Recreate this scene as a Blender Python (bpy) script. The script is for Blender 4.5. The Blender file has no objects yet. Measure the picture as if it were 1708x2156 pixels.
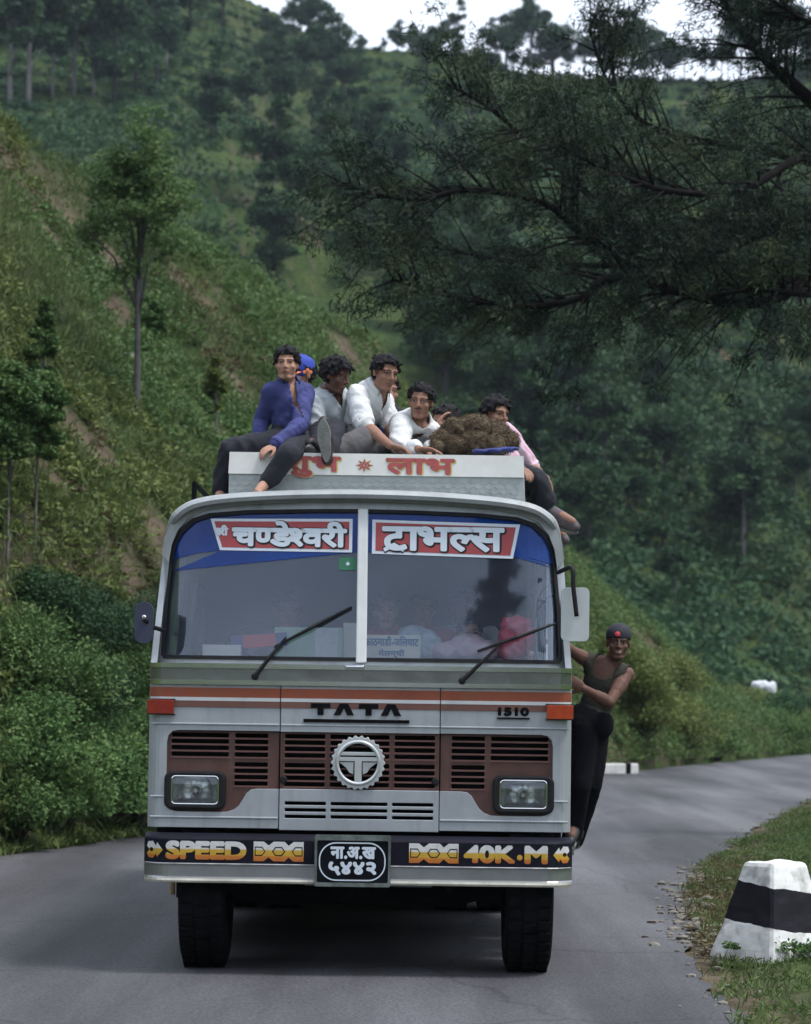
import bpy, bmesh, math, random
import numpy as np
from mathutils import Vector, Matrix, noise as mnoise

sc = bpy.context.scene
COL = sc.collection
R = math.radians

# ------------------------------------------------------------------ camera, world, sun, exposure
CAMH = 1.6
PITCH = math.atan((1450 - 1078) / 6000)
ROLL = R(0.8)

def at(u, v, Y):
    """point of the place that lies Y metres ahead of the photographer on the sight line (u, v)"""
    a = (u - 854) / 6000
    b = (1078 - v) / 6000
    A = a * math.cos(ROLL) - b * math.sin(ROLL)
    B = a * math.sin(ROLL) + b * math.cos(ROLL)
    dy = math.cos(PITCH) - B * math.sin(PITCH)
    dz = math.sin(PITCH) + B * math.cos(PITCH)
    t = Y / dy
    return Vector((A * t, Y, CAMH + dz * t))

def ground(u, v, z=0.0):
    p = at(u, v, 1.0)
    t = (z - CAMH) / (p.z - CAMH)
    return Vector((p.x * t, t, z))

cam = bpy.data.cameras.new('camera')
camo = bpy.data.objects.new('camera', cam)
COL.objects.link(camo)
U0 = Vector((0, -math.sin(PITCH), math.cos(PITCH)))
F0 = Vector((0, math.cos(PITCH), math.sin(PITCH)))
X0 = Vector((1, 0, 0))
cr, sr = math.cos(ROLL), math.sin(ROLL)
right = X0 * cr + U0 * sr
up = U0 * cr - X0 * sr
M = Matrix((right, up, -F0)).transposed().to_4x4()
M.translation = Vector((0, 0, CAMH))
camo.matrix_world = M
cam.sensor_fit = 'VERTICAL'
cam.sensor_height = 36
cam.lens = 36 * 6000 / 2156
cam.clip_start = 0.5
cam.clip_end = 3000
cam.dof.use_dof = True
cam.dof.focus_distance = 16.2
cam.dof.aperture_fstop = 4.5
sc.camera = camo

SUN_EL, SUN_AZ = R(64), R(112)          # azimuth from +Y (view direction) clockwise: to the right
wd = bpy.data.worlds.new('World')
sc.world = wd
wd.use_nodes = True
nt = wd.node_tree
nt.nodes.clear()
out = nt.nodes.new('ShaderNodeOutputWorld')
bg = nt.nodes.new('ShaderNodeBackground')
bg.inputs['Strength'].default_value = 0.09
sky = nt.nodes.new('ShaderNodeTexSky')
sky.sky_type = 'NISHITA'
sky.sun_disc = False
sky.sun_elevation = SUN_EL
sky.sun_rotation = SUN_AZ
sky.air_density = 1.6
sky.dust_density = 1.5
tc = nt.nodes.new('ShaderNodeTexCoord')
ns = nt.nodes.new('ShaderNodeTexNoise')
ns.inputs['Scale'].default_value = 3.2
ns.inputs['Detail'].default_value = 6
ns.inputs['Roughness'].default_value = 0.55
mp = nt.nodes.new('ShaderNodeMapping')
mp.inputs['Scale'].default_value = (1, 1, 2.2)
mp.inputs['Location'].default_value = (0.35, 0.1, 0.2)
rmp = nt.nodes.new('ShaderNodeValToRGB')
rmp.color_ramp.elements[0].position = 0.26
rmp.color_ramp.elements[1].position = 0.46
mx = nt.nodes.new('ShaderNodeMix')
mx.data_type = 'RGBA'
mx.inputs[7].default_value = (11.2, 12.4, 14.4, 1)     # bright overcast cloud, before the 0.10 strength
L = nt.links.new
L(tc.outputs['Generated'], mp.inputs['Vector'])
L(mp.outputs['Vector'], ns.inputs['Vector'])
L(ns.outputs['Fac'], rmp.inputs['Fac'])
L(rmp.outputs['Color'], mx.inputs[0])
L(sky.outputs['Color'], mx.inputs[6])
L(mx.outputs[2], bg.inputs['Color'])
L(bg.outputs['Background'], out.inputs['Surface'])

sl = bpy.data.lights.new('sun', 'SUN')
sl.energy = 2.6
sl.angle = R(15)
sl.color = (1.0, 0.965, 0.91)
so = bpy.data.objects.new('sun', sl)
COL.objects.link(so)
sd = Vector((math.sin(SUN_AZ) * math.cos(SUN_EL), math.cos(SUN_AZ) * math.cos(SUN_EL), math.sin(SUN_EL)))
so.rotation_euler = sd.to_track_quat('Z', 'Y').to_euler()
so.location = (0, 0, 60)

vs = sc.view_settings
vs.view_transform = 'Standard'
vs.look = 'None'
vs.gamma = 1
vs.exposure = 0.22
sc.cycles.max_bounces = 6
sc.cycles.diffuse_bounces = 2
sc.cycles.glossy_bounces = 3
sc.cycles.transparent_max_bounces = 12
sc.cycles.use_denoising = True
sc.cycles.volume_bounces = 0
sc.cycles.volume_step_rate = 4

# ------------------------------------------------------------------ materials
MATS = {}

def mat(name, col, rough=0.7, metal=0.0, var=0.0, scale=6.0, col2=None, bump=0.0, spec=0.5, coat=0.0, bscale=None, grime=0.0):
    """one procedural material: base colour broken up by noise, optional bump"""
    if name in MATS:
        return MATS[name]
    m = bpy.data.materials.new(name)
    m.use_nodes = True
    t = m.node_tree
    b = t.nodes['Principled BSDF']
    b.inputs['Roughness'].default_value = rough
    b.inputs['Metallic'].default_value = metal
    b.inputs['Specular IOR Level'].default_value = spec
    b.inputs['Coat Weight'].default_value = coat
    b.inputs['Base Color'].default_value = (*col, 1)
    co = t.nodes.new('ShaderNodeTexCoord')
    if var > 0 or col2:
        n = t.nodes.new('ShaderNodeTexNoise')
        n.inputs['Scale'].default_value = scale
        n.inputs['Detail'].default_value = 7
        n.inputs['Roughness'].default_value = 0.62
        t.links.new(co.outputs['Object'], n.inputs['Vector'])
        r = t.nodes.new('ShaderNodeValToRGB')
        r.color_ramp.elements[0].position = 0.32
        r.color_ramp.elements[1].position = 0.68
        c2 = col2 if col2 else tuple(min(1, c * (1 + var)) for c in col)
        c1 = col if col2 else tuple(c * (1 - var) for c in col)
        r.color_ramp.elements[0].color = (*c1, 1)
        r.color_ramp.elements[1].color = (*c2, 1)
        t.links.new(n.outputs['Fac'], r.inputs['Fac'])
        t.links.new(r.outputs['Color'], b.inputs['Base Color'])
    if grime > 0 and b.inputs['Base Color'].is_linked:
        mp_ = t.nodes.new('ShaderNodeMapping')
        mp_.inputs['Scale'].default_value = (5.0, 5.0, 1.1)
        t.links.new(co.outputs['Object'], mp_.inputs['Vector'])
        n3 = t.nodes.new('ShaderNodeTexNoise')
        n3.inputs['Scale'].default_value = 2.0
        n3.inputs['Detail'].default_value = 9
        n3.inputs['Roughness'].default_value = 0.7
        t.links.new(mp_.outputs[0], n3.inputs['Vector'])
        mr_ = t.nodes.new('ShaderNodeMapRange')
        mr_.inputs['From Min'].default_value = 0.50
        mr_.inputs['From Max'].default_value = 0.78
        mr_.inputs['To Max'].default_value = grime
        t.links.new(n3.outputs['Fac'], mr_.inputs['Value'])
        mg = t.nodes.new('ShaderNodeMix')
        mg.data_type = 'RGBA'
        mg.inputs[7].default_value = (0.15, 0.125, 0.10, 1)
        src = b.inputs['Base Color'].links[0].from_socket
        t.links.new(mr_.outputs[0], mg.inputs[0])
        t.links.new(src, mg.inputs[6])
        t.links.new(mg.outputs[2], b.inputs['Base Color'])
        mr2 = t.nodes.new('ShaderNodeMapRange')
        mr2.inputs['To Min'].default_value = rough
        mr2.inputs['To Max'].default_value = min(1, rough + 0.5)
        t.links.new(mr_.outputs[0], mr2.inputs['Value'])
        t.links.new(mr2.outputs[0], b.inputs['Roughness'])
    if bump > 0:
        n2 = t.nodes.new('ShaderNodeTexNoise')
        n2.inputs['Scale'].default_value = bscale or scale * 4
        n2.inputs['Detail'].default_value = 5
        t.links.new(co.outputs['Object'], n2.inputs['Vector'])
        bp = t.nodes.new('ShaderNodeBump')
        bp.inputs['Strength'].default_value = bump
        bp.inputs['Distance'].default_value = 0.02
        t.links.new(n2.outputs['Fac'], bp.inputs['Height'])
        t.links.new(bp.outputs['Normal'], b.inputs['Normal'])
    MATS[name] = m
    return m

def leafmat(name, c_dark, c_mid, c_light, trans=0.25):
    """foliage: colour from the per-leaf attribute 'tint', part of the light passes through"""
    if name in MATS:
        return MATS[name]
    m = bpy.data.materials.new(name)
    m.use_nodes = True
    t = m.node_tree
    b = t.nodes['Principled BSDF']
    o = t.nodes['Material Output']
    at_ = t.nodes.new('ShaderNodeAttribute')
    at_.attribute_name = 'tint'
    r = t.nodes.new('ShaderNodeValToRGB')
    r.color_ramp.elements[0].color = (*c_dark, 1)
    r.color_ramp.elements[1].color = (*c_light, 1)
    e = r.color_ramp.elements.new(0.5)
    e.color = (*c_mid, 1)
    t.links.new(at_.outputs['Fac'], r.inputs['Fac'])
    t.links.new(r.outputs['Color'], b.inputs['Base Color'])
    b.inputs['Roughness'].default_value = 0.55
    b.inputs['Specular IOR Level'].default_value = 0.12
    tr = t.nodes.new('ShaderNodeBsdfTranslucent')
    t.links.new(r.outputs['Color'], tr.inputs['Color'])
    mixs = t.nodes.new('ShaderNodeMixShader')
    mixs.inputs['Fac'].default_value = trans
    t.links.new(b.outputs['BSDF'], mixs.inputs[1])
    t.links.new(tr.outputs['BSDF'], mixs.inputs[2])
    t.links.new(mixs.outputs['Shader'], o.inputs['Surface'])
    MATS[name] = m
    return m

def glassmat(name, tint, dust_haze, refl=1.0, dust_haze_col=(0.45, 0.48, 0.55)):
    m = bpy.data.materials.new(name)
    m.use_nodes = True
    t = m.node_tree
    t.nodes.remove(t.nodes['Principled BSDF'])
    o = t.nodes['Material Output']
    tr = t.nodes.new('ShaderNodeBsdfTransparent')
    tr.inputs['Color'].default_value = (*tint, 1)
    gl = t.nodes.new('ShaderNodeBsdfGlossy')
    gl.inputs['Roughness'].default_value = 0.02
    gl.inputs['Color'].default_value = (0.80, 0.88, 1.0, 1)
    df = t.nodes.new('ShaderNodeBsdfDiffuse')
    df.inputs['Color'].default_value = (*dust_haze_col, 1)
    fr = t.nodes.new('ShaderNodeFresnel')
    fr.inputs['IOR'].default_value = 1.6
    mu = t.nodes.new('ShaderNodeMath')
    mu.operation = 'MULTIPLY'
    mu.inputs[1].default_value = refl
    t.links.new(fr.outputs['Fac'], mu.inputs[0])
    m1 = t.nodes.new('ShaderNodeMixShader')
    t.links.new(mu.outputs[0], m1.inputs['Fac'])
    t.links.new(tr.outputs[0], m1.inputs[1])
    t.links.new(gl.outputs[0], m1.inputs[2])
    m2 = t.nodes.new('ShaderNodeMixShader')
    co = t.nodes.new('ShaderNodeTexCoord')
    n = t.nodes.new('ShaderNodeTexNoise')
    n.inputs['Scale'].default_value = 2.2
    n.inputs['Detail'].default_value = 6
    t.links.new(co.outputs['Object'], n.inputs['Vector'])
    mr = t.nodes.new('ShaderNodeMapRange')
    mr.inputs['From Min'].default_value = 0.3
    mr.inputs['From Max'].default_value = 0.7
    mr.inputs['To Min'].default_value = dust_haze * 0.55
    mr.inputs['To Max'].default_value = dust_haze * 1.45
    t.links.new(n.outputs['Fac'], mr.inputs['Value'])
    t.links.new(mr.outputs[0], m2.inputs['Fac'])
    t.links.new(m1.outputs[0], m2.inputs[1])
    t.links.new(df.outputs[0], m2.inputs[2])
    t.links.new(m2.outputs[0], o.inputs['Surface'])
    MATS[name] = m
    return m

# ------------------------------------------------------------------ object helpers
def link(o, parent=None):
    COL.objects.link(o)
    if parent is not None:
        o.parent = parent
    return o

def tag(o, label=None, cat=None, group=None, kind=None):
    if label: o['label'] = label
    if cat: o['category'] = cat
    if group: o['group'] = group
    if kind: o['kind'] = kind
    return o

def empty(name, loc, label=None, cat=None, group=None):
    o = bpy.data.objects.new(name, None)
    o.location = loc
    o.empty_display_size = 0.2
    link(o)
    return tag(o, label, cat, group)

def wloc(o):
    p = Vector(o.location)
    while o.parent is not None:
        o = o.parent
        p = p + Vector(o.location)
    return p

def mesh_obj(name, verts, faces, m, parent=None, loc=None, smooth=False, recalc=True, bevel=0.0):
    """verts in world coordinates; the object's origin goes to loc, or to the middle of its base when it is top-level"""
    me = bpy.data.meshes.new(name)
    V = np.asarray([tuple(v) for v in verts], dtype=float).reshape(-1, 3)
    if parent is not None:
        org = np.array(wloc(parent))
    elif loc is not None:
        org = np.array(loc)
    else:
        org = np.array([(V[:, 0].min() + V[:, 0].max()) / 2, (V[:, 1].min() + V[:, 1].max()) / 2, V[:, 2].min()])
    me.from_pydata((V - org).tolist(), [], [tuple(f) for f in faces])
    if recalc:
        bm = bmesh.new()
        bm.from_mesh(me)
        bmesh.ops.recalc_face_normals(bm, faces=bm.faces)
        bm.to_mesh(me)
        bm.free()
    if smooth:
        me.polygons.foreach_set('use_smooth', [True] * len(me.polygons))
    if m is not None:
        me.materials.append(m)
    o = bpy.data.objects.new(name, me)
    if parent is None:
        o.location = org
    link(o, parent)
    if bevel > 0:
        b = o.modifiers.new('bevel', 'BEVEL')
        b.width = bevel
        b.segments = 2
        b.limit_method = 'ANGLE'
        b.angle_limit = R(40)
    return o

class MB:
    """collects shapes and links them as one mesh object"""
    def __init__(s):
        s.v = []
        s.f = []
    def add(s, vs, fs):
        n = len(s.v)
        s.v += [Vector(v) for v in vs]
        s.f += [tuple(i + n for i in f) for f in fs]
        return s
    def box(s, x0, x1, y0, y1, z0, z1):
        vs = [(x, y, z) for x in (x0, x1) for y in (y0, y1) for z in (z0, z1)]
        return s.add(vs, [(0, 1, 3, 2), (4, 6, 7, 5), (0, 4, 5, 1), (2, 3, 7, 6), (0, 2, 6, 4), (1, 5, 7, 3)])
    def obox(s, c, ax, ay, az):
        """box from its centre and three half-axis vectors"""
        c, ax, ay, az = Vector(c), Vector(ax), Vector(ay), Vector(az)
        vs = [c + ax * i + ay * j + az * k for i in (-1, 1) for j in (-1, 1) for k in (-1, 1)]
        return s.add(vs, [(0, 1, 3, 2), (4, 6, 7, 5), (0, 4, 5, 1), (2, 3, 7, 6), (0, 2, 6, 4), (1, 5, 7, 3)])
    def tube(s, pts, rad, n=8, cap=True):
        pts = [Vector(p) for p in pts]
        if not hasattr(rad, '__len__'):
            rad = [rad] * len(pts)
        vs = []
        side = None
        for i, p in enumerate(pts):
            d = (pts[min(i + 1, len(pts) - 1)] - pts[max(i - 1, 0)])
            d = d.normalized() if d.length > 1e-9 else Vector((0, 0, 1))
            if side is None:
                side = d.cross(Vector((0, 0, 1)))
                if side.length < 0.05:
                    side = d.cross(Vector((0, 1, 0)))
            side = (side - d * side.dot(d)).normalized()
            w = d.cross(side)
            for k in range(n):
                a = 2 * math.pi * k / n
                vs.append(p + (side * math.cos(a) + w * math.sin(a)) * rad[i])
        fs = []
        for i in range(len(pts) - 1):
            for k in range(n):
                k2 = (k + 1) % n
                fs.append((i * n + k, i * n + k2, (i + 1) * n + k2, (i + 1) * n + k))
        if cap:
            fs.append(tuple(range(n))[::-1])
            fs.append(tuple(range((len(pts) - 1) * n, len(pts) * n)))
        return s.add(vs, fs)
    def lathe(s, c, axis, prof, n=24):
        """prof: (radius, offset along axis) pairs"""
        c, axis = Vector(c), Vector(axis).normalized()
        a1 = axis.cross(Vector((0, 0, 1)))
        if a1.length < 0.05:
            a1 = axis.cross(Vector((0, 1, 0)))
        a1.normalize()
        a2 = axis.cross(a1)
        vs = []
        for r, h in prof:
            for k in range(n):
                a = 2 * math.pi * k / n
                vs.append(c + axis * h + (a1 * math.cos(a) + a2 * math.sin(a)) * r)
        fs = []
        for i in range(len(prof) - 1):
            for k in range(n):
                k2 = (k + 1) % n
                fs.append((i * n + k, i * n + k2, (i + 1) * n + k2, (i + 1) * n + k))
        fs.append(tuple(range(n)))
        fs.append(tuple(range((len(prof) - 1) * n, len(prof) * n)))
        return s.add(vs, fs)
    def plate(s, outline, y0, y1, holes=(), cuts=(), warp=None):
        """flat panel in the x-z plane (outline and holes are (x, z) loops) given thickness from y0 back to y1"""
        bm = bmesh.new()
        es = []
        for lp in [outline] + list(holes):
            vv = [bm.verts.new((p[0], y0, p[1])) for p in lp]
            for i in range(len(vv)):
                es.append(bm.edges.new((vv[i], vv[(i + 1) % len(vv)])))
        bmesh.ops.triangle_fill(bm, use_beauty=True, edges=es)
        for c in cuts:
            bmesh.ops.bisect_plane(bm, geom=bm.verts[:] + bm.edges[:] + bm.faces[:], plane_co=(c, 0, 0), plane_no=(1, 0, 0))
        g = bmesh.ops.extrude_face_region(bm, geom=bm.faces[:])
        for e in g['geom']:
            if isinstance(e, bmesh.types.BMVert):
                e.co.y = y1
        bmesh.ops.recalc_face_normals(bm, faces=bm.faces)
        bm.verts.index_update()
        vs = [v.co.copy() for v in bm.verts]
        fs = [tuple(v.index for v in f.verts) for f in bm.faces]
        bm.free()
        if warp:
            vs = [Vector(warp(v)) for v in vs]
        return s.add(vs, fs)
    def build(s, name, m, parent=None, **k):
        return mesh_obj(name, s.v, s.f, m, parent, **k)

def rrect(x0, x1, z0, z1, r, n=5):
    """rounded rectangle loop; r is one radius or four (bl, br, tr, tl)"""
    if not hasattr(r, '__len__'):
        r = (r, r, r, r)
    pts = []
    for (cx, cz, a0, q) in ((x0, z0, 180, r[0]), (x1, z0, 270, r[1]), (x1, z1, 0, r[2]), (x0, z1, 90, r[3])):
        sx = 1 if cx == x0 else -1
        sz = 1 if cz == z0 else -1
        if q < 1e-4:
            pts.append((cx, cz))
            continue
        for i in range(n + 1):
            a = R(a0 + 90 * i / n)
            pts.append((cx + sx * q + q * math.cos(a), cz + sz * q + q * math.sin(a)))
    return pts

def smoothpoly(pts, it=2):
    """Chaikin corner cutting of a closed loop"""
    for _ in range(it):
        q = []
        for i in range(len(pts)):
            a, b = pts[i], pts[(i + 1) % len(pts)]
            q.append((a[0] * .75 + b[0] * .25, a[1] * .75 + b[1] * .25))
            q.append((a[0] * .25 + b[0] * .75, a[1] * .25 + b[1] * .75))
        pts = q
    return pts

def curve(pts, n=8):
    """Catmull-Rom through 3-D points"""
    P = [Vector(p) for p in pts]
    P = [P[0] * 2 - P[1]] + P + [P[-1] * 2 - P[-2]]
    o = []
    for i in range(1, len(P) - 2):
        for k in range(n):
            t = k / n
            a, b, c, d = P[i - 1], P[i], P[i + 1], P[i + 2]
            o.append(0.5 * ((2 * b) + (c - a) * t + (2 * a - 5 * b + 4 * c - d) * t * t + (3 * b - a - 3 * c + d) * t ** 3))
    o.append(P[-2])
    return o

# lettering -------------------------------------------------------
def glyphs(s, clip=1.0):
    """flat triangles of a string at size 1; clip keeps only that share of the width (half letters of conjuncts)"""
    c = bpy.data.curves.new('text', 'FONT')
    c.body = s
    c.fill_mode = 'FRONT'
    c.resolution_u = 4
    o = bpy.data.objects.new('text', c)
    COL.objects.link(o)
    bpy.context.view_layer.update()
    dg = bpy.context.evaluated_depsgraph_get()
    me = bpy.data.meshes.new_from_object(o.evaluated_get(dg))
    if clip < 1.0:
        xs = [v.co.x for v in me.vertices]
        x1 = min(xs) + (max(xs) - min(xs)) * clip
        bm = bmesh.new()
        bm.from_mesh(me)
        bmesh.ops.bisect_plane(bm, geom=bm.verts[:] + bm.edges[:] + bm.faces[:], plane_co=(x1, 0, 0), plane_no=(1, 0, 0), clear_outer=True)
        bm.to_mesh(me)
        bm.free()
    vs = [(v.co.x, v.co.y) for v in me.vertices]
    fs = [tuple(p.vertices) for p in me.polygons]
    bpy.data.objects.remove(o)
    bpy.data.curves.remove(c)
    bpy.data.meshes.remove(me)
    return vs, fs

def word(parts):
    """parts: (string, clip, extra gap); set side by side by their real outlines"""
    V, F = [], []
    x = 0.0
    for p in parts:
        s, cl, gap = (list(p) + [1.0, 0.0])[:3] if len(p) == 3 else (p[0], p[1] if len(p) > 1 else 1.0, 0.0)
        vs, fs = glyphs(s, cl)
        if not vs:
            continue
        x0 = min(v[0] for v in vs)
        x1 = max(v[0] for v in vs)
        n = len(V)
        V += [(v[0] - x0 + x + gap, v[1]) for v in vs]
        F += [tuple(i + n for i in f) for f in fs]
        x += (x1 - x0) + gap
    return V, F

def letter(mb, VF, x0, x1, z0, z1, y, bold=0.0, rings=8, slant=0.0, warp=None, step=0.00012):
    """fit lettering into a box on the plane y; painted strokes are thickened by bold metres"""
    V, F = VF
    xs = [v[0] for v in V]
    zs = [v[1] for v in V]
    ax, bx = min(xs), max(xs)
    az, bz = min(zs), max(zs)
    x0, x1, z0, z1 = x0 + bold, x1 - bold, z0 + bold, z1 - bold
    offs = [(0, 0)]
    if bold > 0:
        offs += [(bold * math.cos(2 * math.pi * k / rings), bold * math.sin(2 * math.pi * k / rings)) for k in range(rings)]
    for i, (dx, dz) in enumerate(offs):
        vs = []
        for v in V:
            x = x0 + (v[0] - ax) / (bx - ax) * (x1 - x0) + dx
            z = z0 + (v[1] - az) / (bz - az) * (z1 - z0) + dz
            p = Vector((x + slant * (z - z0), y - i * step, z))
            vs.append(Vector(warp(p)) if warp else p)
        mb.add(vs, F)
    return mb
# ------------------------------------------------------------------ terrain
rng = np.random.default_rng(7)
random.seed(7)

def vn(x, y, s, seed=0):
    """smooth value noise, vectorised, about -1..1"""
    x = np.asarray(x, float) / s + 37.1 * seed
    y = np.asarray(y, float) / s + 11.7 * seed
    xi, yi = np.floor(x), np.floor(y)
    fx, fy = x - xi, y - yi
    fx = fx * fx * (3 - 2 * fx)
    fy = fy * fy * (3 - 2 * fy)
    def h(i, j):
        q = np.sin(i * 127.1 + j * 311.7 + seed * 74.7) * 43758.5453
        return (q - np.floor(q)) * 2 - 1
    return (h(xi, yi) * (1 - fx) + h(xi + 1, yi) * fx) * (1 - fy) + (h(xi, yi + 1) * (1 - fx) + h(xi + 1, yi + 1) * fx) * fy

def sstep(a, b, x):
    t = np.clip((np.asarray(x, float) - a) / (b - a), 0, 1)
    return t * t * (3 - 2 * t)

# road edges on the ground, from near to far (x, y)
LE = [(-4.6, -60), (-4.4, -10), (-4.2, 12)] + [tuple(ground(u, v)[:2]) for u, v in ((0, 1806), (150, 1784), (300, 1762))]
LE += [(-0.55, 40.0)] + [tuple(ground(u, v)[:2]) for u, v in ((1265, 1631), (1480, 1609), (1708, 1588))] + [(22, 104), (42, 130)]
RE = [(0.95, -60), (0.95, -8), (1.45, 8)] + [tuple(ground(u, v)[:2]) for u, v in ((1560, 2156), (1490, 2030), (1440, 1930), (1450, 1860), (1530, 1790), (1610, 1735), (1708, 1688))]
RE += [(11.5, 58), (17, 70), (28, 88), (48, 112)]
LEx, LEy = np.array([p[0] for p in LE]), np.array([p[1] for p in LE])
REx, REy = np.array([p[0] for p in RE]), np.array([p[1] for p in RE])
XL = lambda y: np.interp(y, LEy, LEx)
XR = lambda y: np.interp(y, REy, REx)

# the spur's crest (u, v, distance) and the far skyline (u, v)
CREST = [(-900, -500, 34), (-400, -130, 42), (-150, 100, 45), (0, 232, 47), (90, 305, 49), (200, 385, 51), (450, 525, 54), (560, 600, 56), (700, 690, 58), (770, 722, 59), (800, 775, 60), (900, 885, 62), (1100, 1090, 66), (1200, 1190, 68), (1300, 1265, 70), (1400, 1370, 74), (1500, 1440, 80), (1620, 1462, 86), (1708, 1500, 94), (1900, 1560, 100)]
cA = np.array([at(u, v, 1)[0] for u, v, _ in CREST])
cE = np.array([at(u, v, 1)[2] - CAMH for u, v, _ in CREST])
cY = np.array([q for _, _, q in CREST], float)
SKYL = [(-900, -400), (-300, -260), (0, -180), (300, -110), (480, -40), (600, 40), (690, 88), (760, 95), (900, 97), (1000, 112), (1100, 140), (1250, 155), (1400, 165), (1550, 160), (1708, 130), (2000, 110), (2600, 60)]
kA = np.array([at(u, v, 1)[0] for u, v in SKYL])
kE = np.array([at(u, v, 1)[2] - CAMH for u, v in SKYL])
YS = 330.0
# distance at which a sight line crosses the left road edge
ga = np.linspace(-0.30, 0.22, 120)
ys = np.linspace(6, 130, 1500)
gF = np.array([ys[np.argmax(XL(ys) > a * ys)] if (XL(ys) > a * ys).any() else 130 for a in ga])

def terr_zone(X, Y):
    return np.maximum(np.exp(-(((X + 10) / 8) ** 2 + ((Y - 195) / 28) ** 2) ** 2), np.exp(-(((X + 9) / 9) ** 2 + ((Y - 268) / 24) ** 2) ** 2))

def height(X, Y, detail=True):
    X = np.asarray(X, float)
    Y = np.asarray(Y, float)
    Ys = np.maximum(Y, 4.0)
    a = np.clip(X / Ys, -0.6, 0.6)
    yc = np.interp(a, cA, cY)
    zc = CAMH + np.interp(a, cA, cE) * yc
    yf = np.interp(a, ga, gF) + 0.5
    s = np.clip((Ys - yf) / np.maximum(yc - yf, 1), 0, 1)
    bank = np.minimum((Ys - yf) * 0.45, 2.0) * (Ys > yf) * np.clip(1 - s, 0, 1) * np.clip(zc / 6, 0, 1)
    zs = zc * s ** 1.08 + bank
    # beyond the crest: down into the valley, then the far slope
    drop = sstep(0, 34, Ys - yc)
    zs = np.where(Ys > yc, zc - (zc + 5) * drop, zs)
    y0 = yc + 26
    t = np.clip((Ys - y0) / (YS - y0), 0, 1)
    zk = CAMH + np.interp(a, kA, kE) * YS
    zfar = (zk + 5) * (0.86 * t + 0.14 * t * t)
    z = zs + zfar - np.maximum(Ys - YS, 0) * 0.12
    # relief
    if detail:
        w = np.clip(s * 2, 0, 1) * (Ys < yc + 10) * (1 - sstep(-4, 8, Ys - yc + 4) * 0.6)
        z = z + w * (0.45 * vn(X, Y, 4.5, 1) + 0.22 * vn(X, Y, 1.6, 2))
        wf = sstep(20, 70, Ys - yc)
        z = z + wf * (3.2 * vn(X, Y, 38, 3) + 1.1 * vn(X, Y, 12, 4)) * (1 - 0.85 * sstep(200, 310, Ys))
        # terraces on the far slope
        st = 2.6
        q = z / st
        fr = q - np.floor(q)
        zt = (np.floor(q) + sstep(0.76, 1.0, fr)) * st
        tm = wf * np.maximum(sstep(0.0, 0.35, vn(X, Y, 60, 9) + 0.35), terr_zone(X, Y))
        z = z * (1 - tm) + zt * tm
    # right verge: gentle rise of grass
    dr = X - XR(Y)
    zv = 0.02 + 0.10 * sstep(0.1, 1.2, dr) + 0.03 * vn(X, Y, 1.3, 5) * sstep(0.2, 1, dr) + 0.18 * sstep(1, 6, dr)
    near = (dr > 0) & (Y < yf)
    z = np.where(near & (Y > -60), zv, z)
    on_road = (X > XL(Y)) & (X < XR(Y))
    z = np.where(on_road & (Y < 140), np.minimum(z, 0.0) * 0, z)
    # all round the photographer: a valley between hills
    rr = np.hypot(X, Y)
    az = np.abs(np.arctan2(X, Y))
    w = sstep(R(17), R(32), az)
    gen = np.clip(rr - 26, 0, 320) * 0.24 * sstep(6, 26, np.abs(X + 1.4)) + 4 * vn(X, Y, 30, 6) * sstep(40, 90, rr)
    left = np.clip(XL(Y) - X - 0.6, 0, 40) * 0.42
    gen = np.where(X < XL(Y), np.maximum(gen, np.minimum(left, 12)), gen)
    z = np.where(w > 0, z * (1 - w) + gen * w, z)
    return z

_yy = np.concatenate([np.arange(8, 120, 0.25), np.arange(120, 345, 0.6)])
def on_land(u, v, ymin=0):
    """where the sight line through (u, v) first meets the land"""
    p = at(u, v, 1.0)
    X = p.x * _yy
    Z = CAMH + (p.z - CAMH) * _yy
    hit = (height(X, _yy) >= Z) & (_yy >= ymin)
    if not hit.any():
        return None
    y = _yy[np.argmax(hit)]
    return Vector((p.x * y, y, float(height(p.x * y, y))))


# bare earth on the near slope: centre (u, v), half-width and half-depth in pixels of the photograph's view, slant
BARE = [(40, 395, 75, 26), (130, 455, 70, 26), (205, 520, 50, 22), (240, 668, 26, 40), (255, 700, 18, 25), (165, 915, 60, 22), (225, 960, 45, 20), (110, 1010, 40, 20), (330, 1120, 40, 34), (345, 1180, 30, 22),
        (555, 752, 45, 14), (480, 800, 40, 12), (420, 640, 60, 14), (380, 590, 30, 16), (730, 735, 45, 24), (230, 560, 40, 16), (60, 905, 25, 14), (1262, 1240, 26, 14), (1330, 1330, 24, 20), (1395, 1395, 34, 20), (1450, 1440, 30, 14), (1290, 1590, 30, 12), (1480, 1545, 40, 8), (280, 1225, 30, 20)]
BP = []
for u, v, ru, rv_ in BARE:
    p = on_land(u, v)
    if p is not None and p.y < 100:
        k = p.y / 6000
        BP.append((p.x, p.y, ru * k * 1.35, max(rv_ * k * 4.0, 0.5)))

def bare(X, Y):
    """1 where the slope is bare earth"""
    X, Y = np.asarray(X, float), np.asarray(Y, float)
    o = np.zeros(X.shape)
    nz = 0.55 * vn(X, Y, 0.9, 61) + 0.35 * vn(X, Y, 0.35, 62)
    for x, y, a, b in BP:
        o = np.maximum(o, sstep(0.0, 0.35, 1.0 - np.sqrt(((X - x) / a) ** 2 + ((Y - y) / b) ** 2) + nz * 0.6))
    return o

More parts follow.
